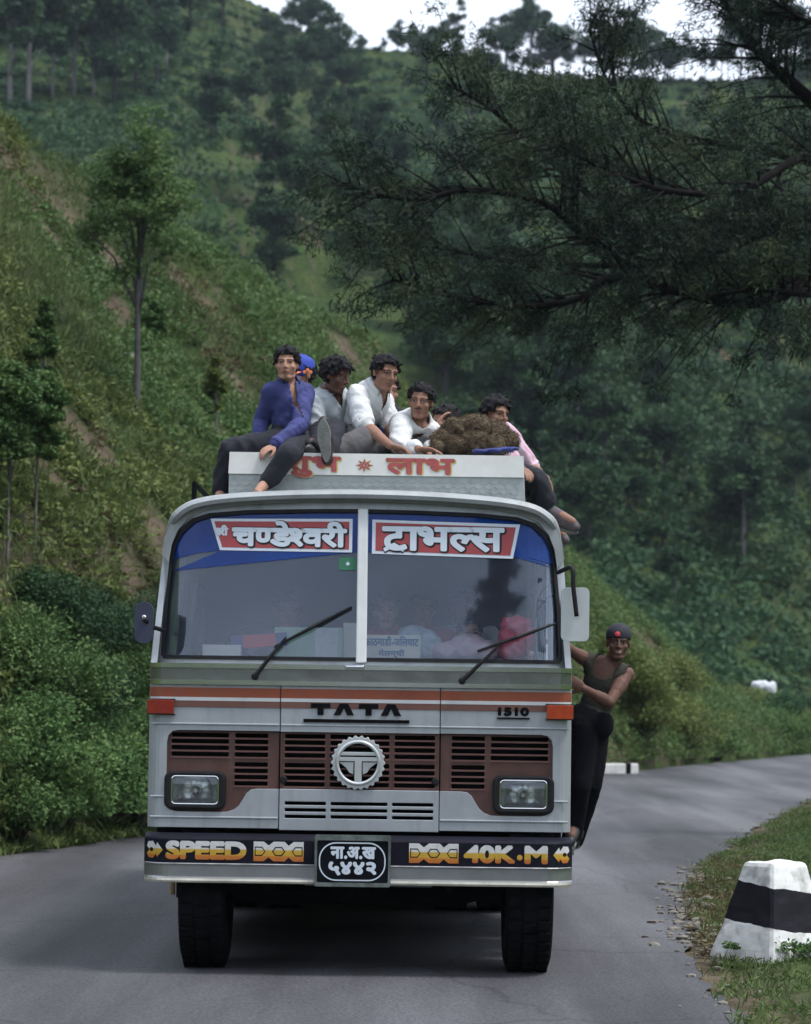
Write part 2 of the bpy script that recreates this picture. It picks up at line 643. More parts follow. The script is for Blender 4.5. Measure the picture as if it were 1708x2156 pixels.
phi = np.concatenate([np.linspace(-180, -34, 50)[:-1], np.linspace(-34, -12, 60)[:-1], np.linspace(-12, 12, 330)[:-1], np.linspace(12, 34, 60)[:-1], np.linspace(34, 180, 50)])
rad = np.concatenate([np.linspace(1.0, 20, 36)[:-1], np.linspace(20, 100, 170)[:-1], np.linspace(100, 340, 170)[:-1], np.geomspace(340, 430, 8)])
PH, RA = np.meshgrid(np.radians(phi), rad, indexing='ij')
GX, GY = RA * np.sin(PH), RA * np.cos(PH)
GZ = height(GX, GY)
GZ = np.where((GX > XL(GY) - 0.3) & (GX < XR(GY) + 0.3) & (GY < 140) & (GY > -60), np.minimum(GZ, -0.02), GZ)

def grid_obj(name, X, Y, Z, m, kind='structure'):
    ni, nj = X.shape
    me = bpy.data.meshes.new(name)
    co = np.stack([X, Y, Z], -1).reshape(-1, 3)
    idx = np.arange(ni * nj).reshape(ni, nj)
    q = np.stack([idx[:-1, :-1], idx[1:, :-1], idx[1:, 1:], idx[:-1, 1:]], -1).reshape(-1, 4)
    fast_mesh(me, co, q)
    me.polygons.foreach_set('use_smooth', np.ones(len(q), bool))
    me.materials.append(m)
    o = bpy.data.objects.new(name, me)
    link(o)
    return tag(o, kind=kind)

def fast_mesh(me, co, quads):
    n, k = quads.shape
    me.vertices.add(len(co))
    me.vertices.foreach_set('co', np.ascontiguousarray(co, dtype=np.float32).ravel())
    me.loops.add(n * k)
    me.loops.foreach_set('vertex_index', np.ascontiguousarray(quads, dtype=np.int32).ravel())
    me.polygons.add(n)
    me.polygons.foreach_set('loop_start', np.arange(0, n * k, k, dtype=np.int32))
    me.polygons.foreach_set('loop_total', np.full(n, k, dtype=np.int32))
    me.update(calc_edges=True)
    me.validate()

def terrain_mat():
    m = bpy.data.materials.new('hillside_ground')
    m.use_nodes = True
    t = m.node_tree
    b = t.nodes['Principled BSDF']
    b.inputs['Roughness'].default_value = 0.95
    b.inputs['Specular IOR Level'].default_value = 0.1
    co = t.nodes.new('ShaderNodeTexCoord')
    ge = t.nodes.new('ShaderNodeNewGeometry')
    def noise(s, d=8, rgh=0.6):
        n = t.nodes.new('ShaderNodeTexNoise')
        n.inputs['Scale'].default_value = s
        n.inputs['Detail'].default_value = d
        n.inputs['Roughness'].default_value = rgh
        t.links.new(co.outputs['Object'], n.inputs['Vector'])
        return n
    def ramp(src, p0, p1, c0, c1):
        r = t.nodes.new('ShaderNodeValToRGB')
        r.color_ramp.elements[0].position = p0
        r.color_ramp.elements[1].position = p1
        r.color_ramp.elements[0].color = (*c0, 1)
        r.color_ramp.elements[1].color = (*c1, 1)
        t.links.new(src, r.inputs['Fac'])
        return r
    g = ramp(noise(0.35).outputs['Fac'], 0.35, 0.65, (0.026, 0.055, 0.019), (0.065, 0.092, 0.028))
    g2 = ramp(noise(3.0).outputs['Fac'], 0.3, 0.7, (0.55, 0.55, 0.55), (1.3, 1.3, 1.2))
    mu = t.nodes.new('ShaderNodeMix')
    mu.data_type = 'RGBA'
    mu.blend_type = 'MULTIPLY'
    mu.inputs[0].default_value = 1
    t.links.new(g.outputs['Color'], mu.inputs[6])
    t.links.new(g2.outputs['Color'], mu.inputs[7])
    soil = ramp(noise(1.2).outputs['Fac'], 0.3, 0.7, (0.062, 0.047, 0.033), (0.175, 0.135, 0.098))
    msk = ramp(noise(0.22, 10, 0.70).outputs['Fac'], 0.60, 0.66, (0, 0, 0), (1, 1, 1))
    # bare earth also on steep risers
    sep = t.nodes.new('ShaderNodeSeparateXYZ')
    t.links.new(ge.outputs['Normal'], sep.inputs[0])
    st = ramp(sep.outputs['Z'], 0.50, 0.72, (0.7, 0.7, 0.7), (0, 0, 0))
    mxm = t.nodes.new('ShaderNodeMath')
    mxm.operation = 'MAXIMUM'
    t.links.new(msk.outputs['Color'], mxm.inputs[0])
    t.links.new(st.outputs['Color'], mxm.inputs[1])
    bat = t.nodes.new('ShaderNodeAttribute')
    bat.attribute_name = 'bare'
    mx2 = t.nodes.new('ShaderNodeMath')
    mx2.operation = 'MAXIMUM'
    t.links.new(mxm.outputs[0], mx2.inputs[0])
    t.links.new(bat.outputs['Fac'], mx2.inputs[1])
    mxm = mx2
    mm = t.nodes.new('ShaderNodeMix')
    mm.data_type = 'RGBA'
    t.links.new(mxm.outputs[0], mm.inputs[0])
    t.links.new(mu.outputs[2], mm.inputs[6])
    t.links.new(soil.outputs['Color'], mm.inputs[7])
    t.links.new(mm.outputs[2], b.inputs['Base Color'])
    bp = t.nodes.new('ShaderNodeBump')
    bp.inputs['Strength'].default_value = 0.8
    bp.inputs['Distance'].default_value = 0.25
    t.links.new(noise(2.5).outputs['Fac'], bp.inputs['Height'])
    t.links.new(bp.outputs['Normal'], b.inputs['Normal'])
    return m

hill = grid_obj('hillside', GX, GY, GZ, terrain_mat())
ba = hill.data.attributes.new('bare', 'FLOAT', 'POINT')
edge = (1 - sstep(0.10, 0.55, np.abs(GX - XR(GY)) + 0.16 * vn(GX, GY, 0.5, 63))) * (GY < 60)
ba.data.foreach_set('value', np.maximum(bare(GX, GY), edge * 0.9).ravel().astype(np.float32))

# ------------------------------------------------------------------ road
def road_mat():
    m = bpy.data.materials.new('asphalt')
    m.use_nodes = True
    t = m.node_tree
    b = t.nodes['Principled BSDF']
    b.inputs['Roughness'].default_value = 0.75
    b.inputs['Specular IOR Level'].default_value = 0.35
    co = t.nodes.new('ShaderNodeTexCoord')
    def noise(s, d, sc3=None):
        n = t.nodes.new('ShaderNodeTexNoise')
        n.inputs['Scale'].default_value = s
        n.inputs['Detail'].default_value = d
        if sc3:
            mpp = t.nodes.new('ShaderNodeMapping')
            mpp.inputs['Scale'].default_value = sc3
            t.links.new(co.outputs['Object'], mpp.inputs['Vector'])
            t.links.new(mpp.outputs[0], n.inputs['Vector'])
        else:
            t.links.new(co.outputs['Object'], n.inputs['Vector'])
        return n
    r1 = t.nodes.new('ShaderNodeValToRGB')
    r1.color_ramp.elements[0].position = 0.33
    r1.color_ramp.elements[1].position = 0.67
    r1.color_ramp.elements[0].color = (0.052, 0.052, 0.059, 1)
    r1.color_ramp.elements[1].color = (0.138, 0.139, 0.153, 1)
    t.links.new(noise(0.55, 9, (1.5, 0.22, 1)).outputs['Fac'], r1.inputs['Fac'])
    r2 = t.nodes.new('ShaderNodeValToRGB')
    r2.color_ramp.elements[0].position = 0.30
    r2.color_ramp.elements[1].position = 0.72
    r2.color_ramp.elements[0].color = (0.48, 0.48, 0.48, 1)
    r2.color_ramp.elements[1].color = (1.5, 1.48, 1.45, 1)
    t.links.new(noise(55, 8).outputs['Fac'], r2.inputs['Fac'])
    mu = t.nodes.new('ShaderNodeMix')
    mu.data_type = 'RGBA'
    mu.blend_type = 'MULTIPLY'
    mu.inputs[0].default_value = 1
    t.links.new(r1.outputs['Color'], mu.inputs[6])
    t.links.new(r2.outputs['Color'], mu.inputs[7])
    # tar patches and stains, and fine cracks
    r3_ = t.nodes.new('ShaderNodeValToRGB')
    r3_.color_ramp.elements[0].position = 0.42
    r3_.color_ramp.elements[1].position = 0.60
    r3_.color_ramp.elements[0].color = (0.55, 0.54, 0.56, 1)
    r3_.color_ramp.elements[1].color = (1.1, 1.1, 1.1, 1)
    t.links.new(noise(0.9, 10, (1.5, 0.07, 1)).outputs['Fac'], r3_.inputs['Fac'])
    mu3 = t.nodes.new('ShaderNodeMix')
    mu3.data_type = 'RGBA'
    mu3.blend_type = 'MULTIPLY'
    mu3.inputs[0].default_value = 0.6
    t.links.new(mu.outputs[2], mu3.inputs[6])
    t.links.new(r3_.outputs['Color'], mu3.inputs[7])
    vo = t.nodes.new('ShaderNodeTexVoronoi')
    vo.feature = 'DISTANCE_TO_EDGE'
    vo.inputs['Scale'].default_value = 0.55
    wn = noise(1.6, 6)
    am = t.nodes.new('ShaderNodeMix')
    am.data_type = 'RGBA'
    am.inputs[0].default_value = 0.35
    t.links.new(co.outputs['Object'], am.inputs[6])
    t.links.new(wn.outputs['Color'], am.inputs[7])
    t.links.new(am.outputs[2], vo.inputs['Vector'])
    rc = t.nodes.new('ShaderNodeValToRGB')
    rc.color_ramp.elements[0].position = 0.0
    rc.color_ramp.elements[1].position = 0.012
    rc.color_ramp.elements[0].color = (0.45, 0.45, 0.45, 1)
    rc.color_ramp.elements[1].color = (1, 1, 1, 1)
    t.links.new(vo.outputs['Distance'], rc.inputs['Fac'])
    mu4 = t.nodes.new('ShaderNodeMix')
    mu4.data_type = 'RGBA'
    mu4.blend_type = 'MULTIPLY'
    mu4.inputs[0].default_value = 0.6
    t.links.new(mu3.outputs[2], mu4.inputs[6])
    t.links.new(rc.outputs['Color'], mu4.inputs[7])
    t.links.new(mu4.outputs[2], b.inputs['Base Color'])
    bp = t.nodes.new('ShaderNodeBump')
    bp.inputs['Strength'].default_value = 0.6
    bp.inputs['Distance'].default_value = 0.01
    t.links.new(noise(60, 3).outputs['Fac'], bp.inputs['Height'])
    t.links.new(bp.outputs['Normal'], b.inputs['Normal'])
    return m

ry = np.concatenate([np.linspace(-58, 8, 30)[:-1], np.linspace(8, 60, 420)[:-1], np.linspace(60, 128, 120)])
rl = XL(ry) + 0.10 * vn(ry, ry * 0, 1.1, 3) + 0.05 * vn(ry, ry * 0, 0.35, 4)
rr_ = XR(ry) + 0.12 * vn(ry, ry * 0, 0.9, 5) + 0.07 * vn(ry, ry * 0, 0.3, 6)
rt = np.linspace(0, 1, 9)
RX = rl[:, None] * (1 - rt) + rr_[:, None] * rt
RY = np.repeat(ry[:, None], 9, 1)
grid_obj('road', RX, RY, 0.004 + 0 * RX, road_mat())

# ------------------------------------------------------------------ foliage builders
def leaf_arrays(P, S, tint, up=0.35, aspect=0.55, r=rng, dirs=None):
    """one rhombus leaf per point; returns verts (4N,3), quads (N,4), tint per vert"""
    n = len(P)
    nrm = r.normal(size=(n, 3))
    nrm[:, 2] = np.abs(nrm[:, 2]) + up
    nrm /= np.linalg.norm(nrm, axis=1, keepdims=True)
    t = r.normal(size=(n, 3)) if dirs is None else dirs + 0.25 * r.normal(size=(n, 3))
    t -= nrm * (t * nrm).sum(1, keepdims=True)
    t /= np.linalg.norm(t, axis=1, keepdims=True)
    bt = np.cross(nrm, t)
    S = np.asarray(S)[:, None]
    v = np.stack([P - t * S, P + bt * S * aspect, P + t * S, P - bt * S * aspect], 1)
    return v.reshape(-1, 3), np.arange(4 * n).reshape(n, 4), np.repeat(tint, 4)

def leaf_obj(name, P, S, tint, m, parent=None, loc=None, **k):
    v, q, tn = leaf_arrays(P, S, tint, **k)
    org = np.array(wloc(parent)) if parent is not None else (np.array(loc) if loc is not None else np.array([v[:, 0].mean(), v[:, 1].mean(), v[:, 2].min()]))
    me = bpy.data.meshes.new(name)
    fast_mesh(me, v - org, q)
    at_ = me.attributes.new('tint', 'FLOAT', 'POINT')
    at_.data.foreach_set('value', np.clip(tn, 0, 1).astype(np.float32))
    me.materials.append(m)
    o = bpy.data.objects.new(name, me)
    if parent is None:
        o.location = org
    return link(o, parent)

def ball(n, r=rng, shell=0.55):
    d = r.normal(size=(n, 3))
    d /= np.linalg.norm(d, axis=1, keepdims=True)
    return d * (shell + (1 - shell) * r.random((n, 1))) 

L_NEAR = leafmat('leaf_bush', (0.033, 0.066, 0.024), (0.085, 0.156, 0.052), (0.165, 0.245, 0.090))
L_YEL = leafmat('leaf_yellowish', (0.052, 0.072, 0.024), (0.138, 0.175, 0.052), (0.235, 0.265, 0.092))
L_FAR = leafmat('leaf_far', (0.019, 0.048, 0.026), (0.042, 0.095, 0.043), (0.082, 0.148, 0.058))
L_DARK = leafmat('leaf_dark', (0.017, 0.040, 0.021), (0.038, 0.082, 0.036), (0.072, 0.128, 0.050))
L_PINE = leafmat('needle_pine', (0.007, 0.015, 0.011), (0.022, 0.042, 0.027), (0.066, 0.090, 0.040), 0.15)
L_GRASS = leafmat('blade_grass', (0.048, 0.078, 0.028), (0.115, 0.165, 0.055), (0.21, 0.242, 0.095))
L_BRIGHT = leafmat('leaf_bright', (0.050, 0.105, 0.038), (0.122, 0.220, 0.078), (0.215, 0.325, 0.120), 0.3)
L_DRY = leafmat('leaf_dry', (0.040, 0.032, 0.018), (0.105, 0.085, 0.045), (0.20, 0.17, 0.085))
BARK = mat('bark', (0.038, 0.032, 0.030), 0.9, var=0.45, scale=9, bump=0.6)
PINEBARK = mat('pine_bark', (0.010, 0.009, 0.009), 1.0, var=0.4, scale=9, bump=0.6, spec=0.1)
BARKS = mat('slim_bark', (0.085, 0.08, 0.08), 0.9, var=0.4, scale=7, bump=0.5)
L_TREE = leafmat('leaf_slim_tree', (0.040, 0.075, 0.030), (0.100, 0.170, 0.064), (0.18, 0.26, 0.10), 0.4)
BARKP = mat('pale_bark', (0.15, 0.14, 0.135), 0.9, var=0.4, scale=7, bump=0.5)

def make_shrub(h, w, n, leaf, m, lab, cat='shrub', group=None, seed=0, loc=(0, 0, 0), blobs=14):
    r = np.random.default_rng(seed)
    root = empty('shrub', loc, lab, cat, group)
    L0 = np.array(loc)
    C = r.normal(size=(blobs, 3)) * np.array([w * 0.30, w * 0.30, 0]) + np.array([0, 0, 1]) * (h * (0.25 + 0.6 * r.random(blobs)))[:, None]
    C[:, 2] *= 1 - 0.35 * np.clip(np.hypot(C[:, 0], C[:, 1]) / (w * 0.6), 0, 1)
    br = (0.16 + 0.15 * r.random(blobs)) * (w + h) * 0.55
    k = r.integers(0, blobs, n)
    P = C[k] + ball(n, r, 0.45) * br[k][:, None] * np.array([1, 1, 0.85])
    P[:, 2] = np.maximum(P[:, 2], 0.04)
    tn = 0.15 + 0.35 * r.random(n) + 0.45 * r.random(blobs)[k]
    leaf_obj('foliage', P + L0, leaf * (0.6 + 0.8 * r.random(n)), tn, m, root, r=r)
    mb = MB()
    for i in range(0, blobs, 2):
        b = L0 + np.array([C[i, 0] * 0.2, C[i, 1] * 0.2, -0.1])
        mb.tube([b, (b + L0 + C[i]) / 2 + np.array([0, 0, 0.05]), L0 + C[i]], [0.012 * h, 0.009 * h, 0.004 * h], 5)
    mb.build('stem', BARK, root)
    return root

def make_tree(name, h, crown_r, crown_z0, n, leaf, m, bark, trunk_r, lab, cat='tree', group=None, seed=0, loc=(0, 0, 0), blobs=22, shape='round', lean=0.04, limbs=7, bs=1.0):
    r = np.random.default_rng(seed)
    root = empty(name, loc, lab, cat, group)
    L0 = np.array(loc, float)
    cz = (crown_z0 + h) / 2
    hh = (h - crown_z0) / 2
    B = ball(blobs, r, 0.25)
    if shape == 'cone':
        tt = r.random(blobs) ** 1.3
        ang = r.random(blobs) * 6.283
        rr0 = crown_r * (1 - tt) * np.sqrt(r.random(blobs) * 0.8 + 0.2)
        C = np.stack([rr0 * np.cos(ang), rr0 * np.sin(ang), crown_z0 + tt * (h - crown_z0)], 1)
        br = crown_r * (0.20 + 0.28 * (1 - tt))
    elif shape == 'column':
        tt = r.random(blobs)
        ang = r.random(blobs) * 6.283
        rr0 = crown_r * 0.6 * np.sin(np.pi * (0.12 + 0.8 * tt)) 
        C = np.stack([rr0 * np.cos(ang), rr0 * np.sin(ang), crown_z0 + tt * (h - crown_z0)], 1)
        br = crown_r * (0.30 + 0.2 * r.random(blobs))
    else:
        C = B * np.array([crown_r * 0.8, crown_r * 0.8, hh * 0.85]) + np.array([0, 0, cz])
        br = crown_r * (0.24 + 0.2 * r.random(blobs)) * bs
        C[:, :2] *= (1.0 - 0.55 * np.clip((C[:, 2:3] - cz) / hh, -0.6, 1))
    k = r.integers(0, blobs, n)
    P = C[k] + ball(n, r, 0.35) * br[k][:, None] * np.array([1.15, 1.15, 0.75])
    tn = 0.12 + 0.30 * r.random(n) + 0.50 * r.random(blobs)[k]
    dx, dy = lean * h * r.normal(), lean * h * r.normal()
    P[:, 0] += dx * (P[:, 2] / h) ** 2
    P[:, 1] += dy * (P[:, 2] / h) ** 2
    leaf_obj('crown', P + L0, leaf * (0.6 + 0.8 * r.random(n)), tn, m, root, r=r)
    mb = MB()
    top = h * 0.9 if shape != 'round' else cz + hh * 0.4
    tp = [L0 + np.array([dx * (z / h) ** 2 + 0.12 * trunk_r * math.sin(3 * z), dy * (z / h) ** 2, z]) for z in np.linspace(-0.4, top, 9)]
    mb.tube(tp, list(np.linspace(trunk_r, trunk_r * 0.25, 9)), 8)
    for i in range(limbs):
        j = i * blobs // max(limbs, 1)
        e = L0 + C[j] + np.array([dx, dy, 0]) * (C[j, 2] / h) ** 2
        zb = max(crown_z0 * 0.75, C[j, 2] - 0.25 * h)
        zb = min(zb, top)
        s = L0 + np.array([dx * (zb / h) ** 2, dy * (zb / h) ** 2, zb])
        mb.tube([s, s * 0.55 + e * 0.45 + np.array([0, 0, 0.05 * h]), e], [trunk_r * 0.45, trunk_r * 0.28, trunk_r * 0.1], 5)
    mb.build('trunk', bark, root, smooth=True)
    return root

def dup(root, loc, rz=0.0, s=1.0, label=None, group=None):
    c = root.copy()
    COL.objects.link(c)
    c.location = loc
    c.rotation_euler = (0, 0, rz)
    c.scale = (s, s, s)
    if label: c['label'] = label
    if group: c['group'] = group
    for ch in list(root.children):
        d = ch.copy()
        COL.objects.link(d)
        d.parent = c
        for g in list(ch.children):
            e = g.copy()
            COL.objects.link(e)
            e.parent = d
    return c

def hz(x, y):
    return float(height(np.array([x]), np.array([y]))[0])
# ------------------------------------------------------------------ the bus
XC = -0.237
Y0 = 16.0
ZB = 0.05            # body rides this much higher than the measuring plane
SILVER = mat('silver_paint', (0.40, 0.425, 0.455), 0.38, metal=0.35, var=0.10, scale=3.5, bump=0.02, bscale=30, grime=0.45)
GREYROOF = mat('grey_roof_paint', (0.33, 0.35, 0.36), 0.5, metal=0.2, var=0.15, scale=4, grime=0.4)
CHROME = mat('chrome', (0.72, 0.73, 0.74), 0.14, metal=1.0, var=0.05, scale=14)
STEEL = mat('dull_steel_band', (0.30, 0.31, 0.31), 0.22, metal=0.9, var=0.22, scale=5, bump=0.12, bscale=7)
BUMPSTEEL = mat('bumper_steel', (0.34, 0.35, 0.355), 0.3, metal=0.75, var=0.16, scale=4, bump=0.1, bscale=6)
ORANGE = mat('orange_stripe', (0.27, 0.062, 0.025), 0.5, var=0.16, scale=3, grime=0.5)
BROWN = mat('brown_stripe', (0.15, 0.065, 0.05), 0.5, var=0.12, scale=3)
GRILLE = mat('brown_grille_plastic', (0.085, 0.036, 0.029), 0.5, var=0.22, scale=7, grime=0.3)
BLACK = mat('black_rubber', (0.013, 0.013, 0.015), 0.6, var=0.3, scale=10, spec=0.2)
DARKIN = mat('dark_engine_bay', (0.008, 0.008, 0.009), 0.95, var=0.2, scale=5, spec=0.1)
NAVY = mat('navy_bumper_paint', (0.009, 0.009, 0.017), 0.55, var=0.3, scale=8, bump=0.05, spec=0.12)
BLACKP = mat('black_paint', (0.006, 0.006, 0.008), 0.7, var=0.2, scale=9, spec=0.06)
WHITEP = mat('white_paint', (0.74, 0.74, 0.73), 0.55, var=0.07, scale=9)
TYRE = mat('tyre_rubber', (0.008, 0.008, 0.009), 0.95, var=0.35, scale=12, bump=0.3, spec=0.05)
RIMM = mat('rim_steel', (0.20, 0.20, 0.20), 0.6, metal=0.4, var=0.3, scale=9)
INTER = mat('interior_panel', (0.045, 0.05, 0.07), 0.8, var=0.1, scale=3)
SEATM = mat('seat_vinyl', (0.10, 0.055, 0.06), 0.6, var=0.2, scale=5)
REDLENS = mat('red_lens', (0.22, 0.020, 0.012), 0.2, var=0.15, scale=30, coat=0.4)
ORLENS = mat('orange_lens', (0.36, 0.050, 0.016), 0.2, var=0.15, scale=30, coat=0.4)
MIRB = mat('mirror_back_white', (0.50, 0.53, 0.54), 0.4, var=0.08, scale=5)
MIRD = mat('mirror_back_navy', (0.035, 0.04, 0.075), 0.4, var=0.15, scale=6)
GLASS = glassmat('windscreen_glass', (0.98, 0.985, 0.99), 0.045, 0.90, (0.40, 0.46, 0.64))  # dust tinted blue, so pale sky reflection is partly put into its colour
SGLASS = glassmat('side_window_glass', (0.75, 0.80, 0.80), 0.03, 1.0)
LGLASS = glassmat('lamp_glass', (0.92, 0.94, 0.94), 0.05, 1.3, (0.6, 0.62, 0.62))
BLUEF = glassmat('blue_film', (0.20, 0.38, 0.78), 0.36, 0.7, (0.03, 0.10, 0.42))
BLUEB = mat('blue_banner', (0.035, 0.075, 0.27), 0.5, var=0.1, scale=6)
REDB = mat('red_banner', (0.34, 0.045, 0.050), 0.5, var=0.14, scale=8)
PALEB = mat('banner_white', (0.60, 0.66, 0.74), 0.5, var=0.05, scale=9)
REDW = mat('red_sign_paint', (0.40, 0.085, 0.085), 0.6, var=0.2, scale=30)
YELW = mat('yellow_sign_edge', (0.62, 0.50, 0.16), 0.6, var=0.2, scale=30)
GREENS = mat('green_sticker', (0.02, 0.15, 0.075), 0.5, var=0.1, scale=20)
SEAM = mat('seam_black', (0.012, 0.012, 0.014), 0.8)

def bandmat():
    m = bpy.data.materials.new('bumper_letter_paint')
    m.use_nodes = True
    t = m.node_tree
    b = t.nodes['Principled BSDF']
    b.inputs['Roughness'].default_value = 0.5
    co = t.nodes.new('ShaderNodeTexCoord')
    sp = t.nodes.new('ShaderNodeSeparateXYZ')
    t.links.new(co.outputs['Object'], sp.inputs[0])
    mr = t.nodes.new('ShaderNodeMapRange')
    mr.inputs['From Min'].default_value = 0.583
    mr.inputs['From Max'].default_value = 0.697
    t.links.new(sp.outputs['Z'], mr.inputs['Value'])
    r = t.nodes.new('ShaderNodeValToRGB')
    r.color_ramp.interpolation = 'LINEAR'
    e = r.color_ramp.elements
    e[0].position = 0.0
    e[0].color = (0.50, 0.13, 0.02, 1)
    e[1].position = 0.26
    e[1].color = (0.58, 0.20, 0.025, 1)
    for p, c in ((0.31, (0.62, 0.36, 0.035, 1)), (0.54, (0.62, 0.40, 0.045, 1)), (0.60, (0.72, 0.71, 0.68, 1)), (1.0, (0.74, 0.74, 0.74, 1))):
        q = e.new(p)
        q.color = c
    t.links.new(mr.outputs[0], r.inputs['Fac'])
    n = t.nodes.new('ShaderNodeTexNoise')
    n.inputs['Scale'].default_value = 40
    mx_ = t.nodes.new('ShaderNodeMix')
    mx_.data_type = 'RGBA'
    mx_.blend_type = 'MULTIPLY'
    mx_.inputs[0].default_value = 0.35
    t.links.new(co.outputs['Object'], n.inputs['Vector'])
    t.links.new(r.outputs['Color'], mx_.inputs[6])
    t.links.new(n.outputs['Fac'], mx_.inputs[7])
    t.links.new(mx_.outputs[2], b.inputs['Base Color'])
    return m
BANDS = bandmat()

bus = empty('bus', (XC, Y0, 0), 'silver coach with a brown grille, blue windscreen banners and people riding on its roof', 'bus')
BX = lambda x: XC + x           # bus-centred x to place x

def part(mb, name, m, parent=None, **k):
    return mb.build(name, m, parent or bus, **k)

def rake(v):
    z = v[2]
    y = v[1] + max(0.0, z - 1.67) * 0.16
    e = abs(v[0] - XC) - 0.93
    if e > 0:
        y += (e / 0.25) ** 2 * 0.15
    return (v[0], y, z)

def frontwarp(v):
    e = abs(v[0] - XC) - 1.12
    return (v[0], v[1] + ((e / 0.065) ** 2 * 0.05 if e > 0 else 0), v[2])
FC = [XC + s * q for s in (-1, 1) for q in (1.12, 1.14, 1.16, 1.175)]
WC = [XC + s * q for s in (-1, 1) for q in (0.93, 0.99, 1.04, 1.08, 1.11, 1.14, 1.16)]
sym = lambda pts: [(XC + x, z) for x, z in pts]
mirr = lambda pts: [(2 * XC - x, z) for x, z in pts][::-1]

# --- lower front: two side panels and the bonnet flap, cut round the grille
W = 1.185
side = sym([(-W, 0.76), (-0.450, 0.76), (-0.450, 0.980)] + [(-0.57, 0.980), (-0.605, 0.975), (-0.63, 0.955), (-0.65, 0.92), (-0.672, 0.885), (-0.70, 0.862), (-0.74, 0.848)]
           + [(-1.02, 0.848), (-1.055, 0.858), (-1.075, 0.885), (-1.08, 0.92), (-1.08, 1.235), (-1.072, 1.272), (-1.05, 1.295), (-1.015, 1.302), (-0.450, 1.302), (-0.450, 1.557), (-W, 1.557)])
part(MB().plate(side, Y0, Y0 + 0.035, cuts=FC, warp=frontwarp), 'front_panel', SILVER, bevel=0.008)
part(MB().plate(mirr(side), Y0, Y0 + 0.035, cuts=FC, warp=frontwarp), 'front_panel', SILVER, bevel=0.008)
vent = []
for z0, z1 in ((0.819, 0.838), (0.856, 0.875), (0.893, 0.912)):
    for x0, x1 in ((-0.415, -0.185), (-0.158, 0.158), (0.185, 0.415)):
        vent.append(rrect(XC + x0, XC + x1, z0, z1, 0.004, 2))
flap = MB()
flap.plate([(XC - 0.4455, 0.752), (XC + 0.4455, 0.752), (XC + 0.4455, 0.982), (XC - 0.4455, 0.982)], Y0 - 0.006, Y0 + 0.03, holes=vent)
flap.plate([(XC - 0.4455, 1.300), (XC + 0.4455, 1.300), (XC + 0.4455, 1.557), (XC - 0.4455, 1.557)], Y0 - 0.003, Y0 + 0.03)
part(flap, 'bonnet_flap', SILVER, bevel=0.006)
for x in (-0.36, 0.36):
    part(MB().lathe((BX(x) - 0.06 * (1 if x > 0 else -1) * 0, Y0 - 0.012, 1.035), (0, -1, 0), [(0.020, -0.02), (0.022, 0.004), (0.016, 0.014)], 14) if False else MB().lathe((BX(0.425 if x > 0 else -0.425), Y0 + 0.012, 1.033), (0, -1, 0), [(0.020, -0.02), (0.022, 0.008), (0.015, 0.018)], 14), 'bonnet_catch', BLACK)

# raised swage lines pressed into the panels
sw = MB()
for z, h, x0, x1 in ((1.338, 0.006, -1.17, 1.17), (0.818, 0.006, -1.17, 1.17), (0.932, 0.005, -1.17, -1.085), (0.932, 0.005, 1.085, 1.17)):
    for a, b in ([(x0, -0.452), (-0.444, 0.444), (0.452, x1)] if x1 - x0 > 1 else [(x0, x1)]):
        if z < 0.9 and a == -0.444:
            continue
        sw = MB()
        sw.obox((BX((a + b) / 2), Y0 - 0.003, z), ((b - a) / 2, 0, 0), (0, 0.005, 0), (0, 0, h))
        part(sw, 'pressed_ridge', SILVER, bevel=0.004)

# --- brown grille, recessed
def slots(x0, x1, zs):
    return [rrect(BX(x0), BX(x1), z - 0.0125, z + 0.0115, 0.005, 2) for z in zs]
Z1 = [1.276, 1.241, 1.205, 1.169]
Z2 = [1.114, 1.079, 1.044, 1.009]
go = sym([(-0.452, 0.972), (-0.57, 0.972), (-0.60, 0.968), (-0.64, 0.93), (-0.665, 0.885), (-0.70, 0.855), (-0.74, 0.842), (-1.02, 0.842), (-1.06, 0.852), (-1.085, 0.885), (-1.088, 1.24), (-1.07, 1.29), (-1.02, 1.308), (-0.452, 1.308)])
hl_hole = rrect(BX(-1.05), BX(-0.79), 0.892, 1.048, 0.02)
gL = MB().plate(go, Y0 + 0.022, Y0 + 0.034, holes=slots(-1.055, -0.735, Z1) + slots(-0.70, -0.515, Z1) + slots(-0.70, -0.515, Z2) + [hl_hole])
part(gL, 'grille_panel', GRILLE, bevel=0.003)
hl_holeR = [(2 * XC - x, z) for x, z in hl_hole][::-1]
gR = MB().plate(mirr(go), Y0 + 0.022, Y0 + 0.034, holes=[[(2 * XC - x, z) for x, z in h][::-1] for h in slots(-1.055, -0.735, Z1) + slots(-0.70, -0.515, Z1) + slots(-0.70, -0.515, Z2)] + [hl_holeR])
part(gR, 'grille_panel', GRILLE, bevel=0.003)
cz = []
for zz in (Z1, Z2):
    cz += slots(-0.42, -0.195, zz) + slots(-0.165, 0.165, zz) + slots(0.195, 0.42, zz)
gC = MB().plate([(BX(-0.4455), 0.982), (BX(0.4455), 0.982), (BX(0.4455), 1.300), (BX(-0.4455), 1.300)], Y0 + 0.014, Y0 + 0.029, holes=cz)
part(gC, 'grille_panel', GRILLE, bevel=0.003)
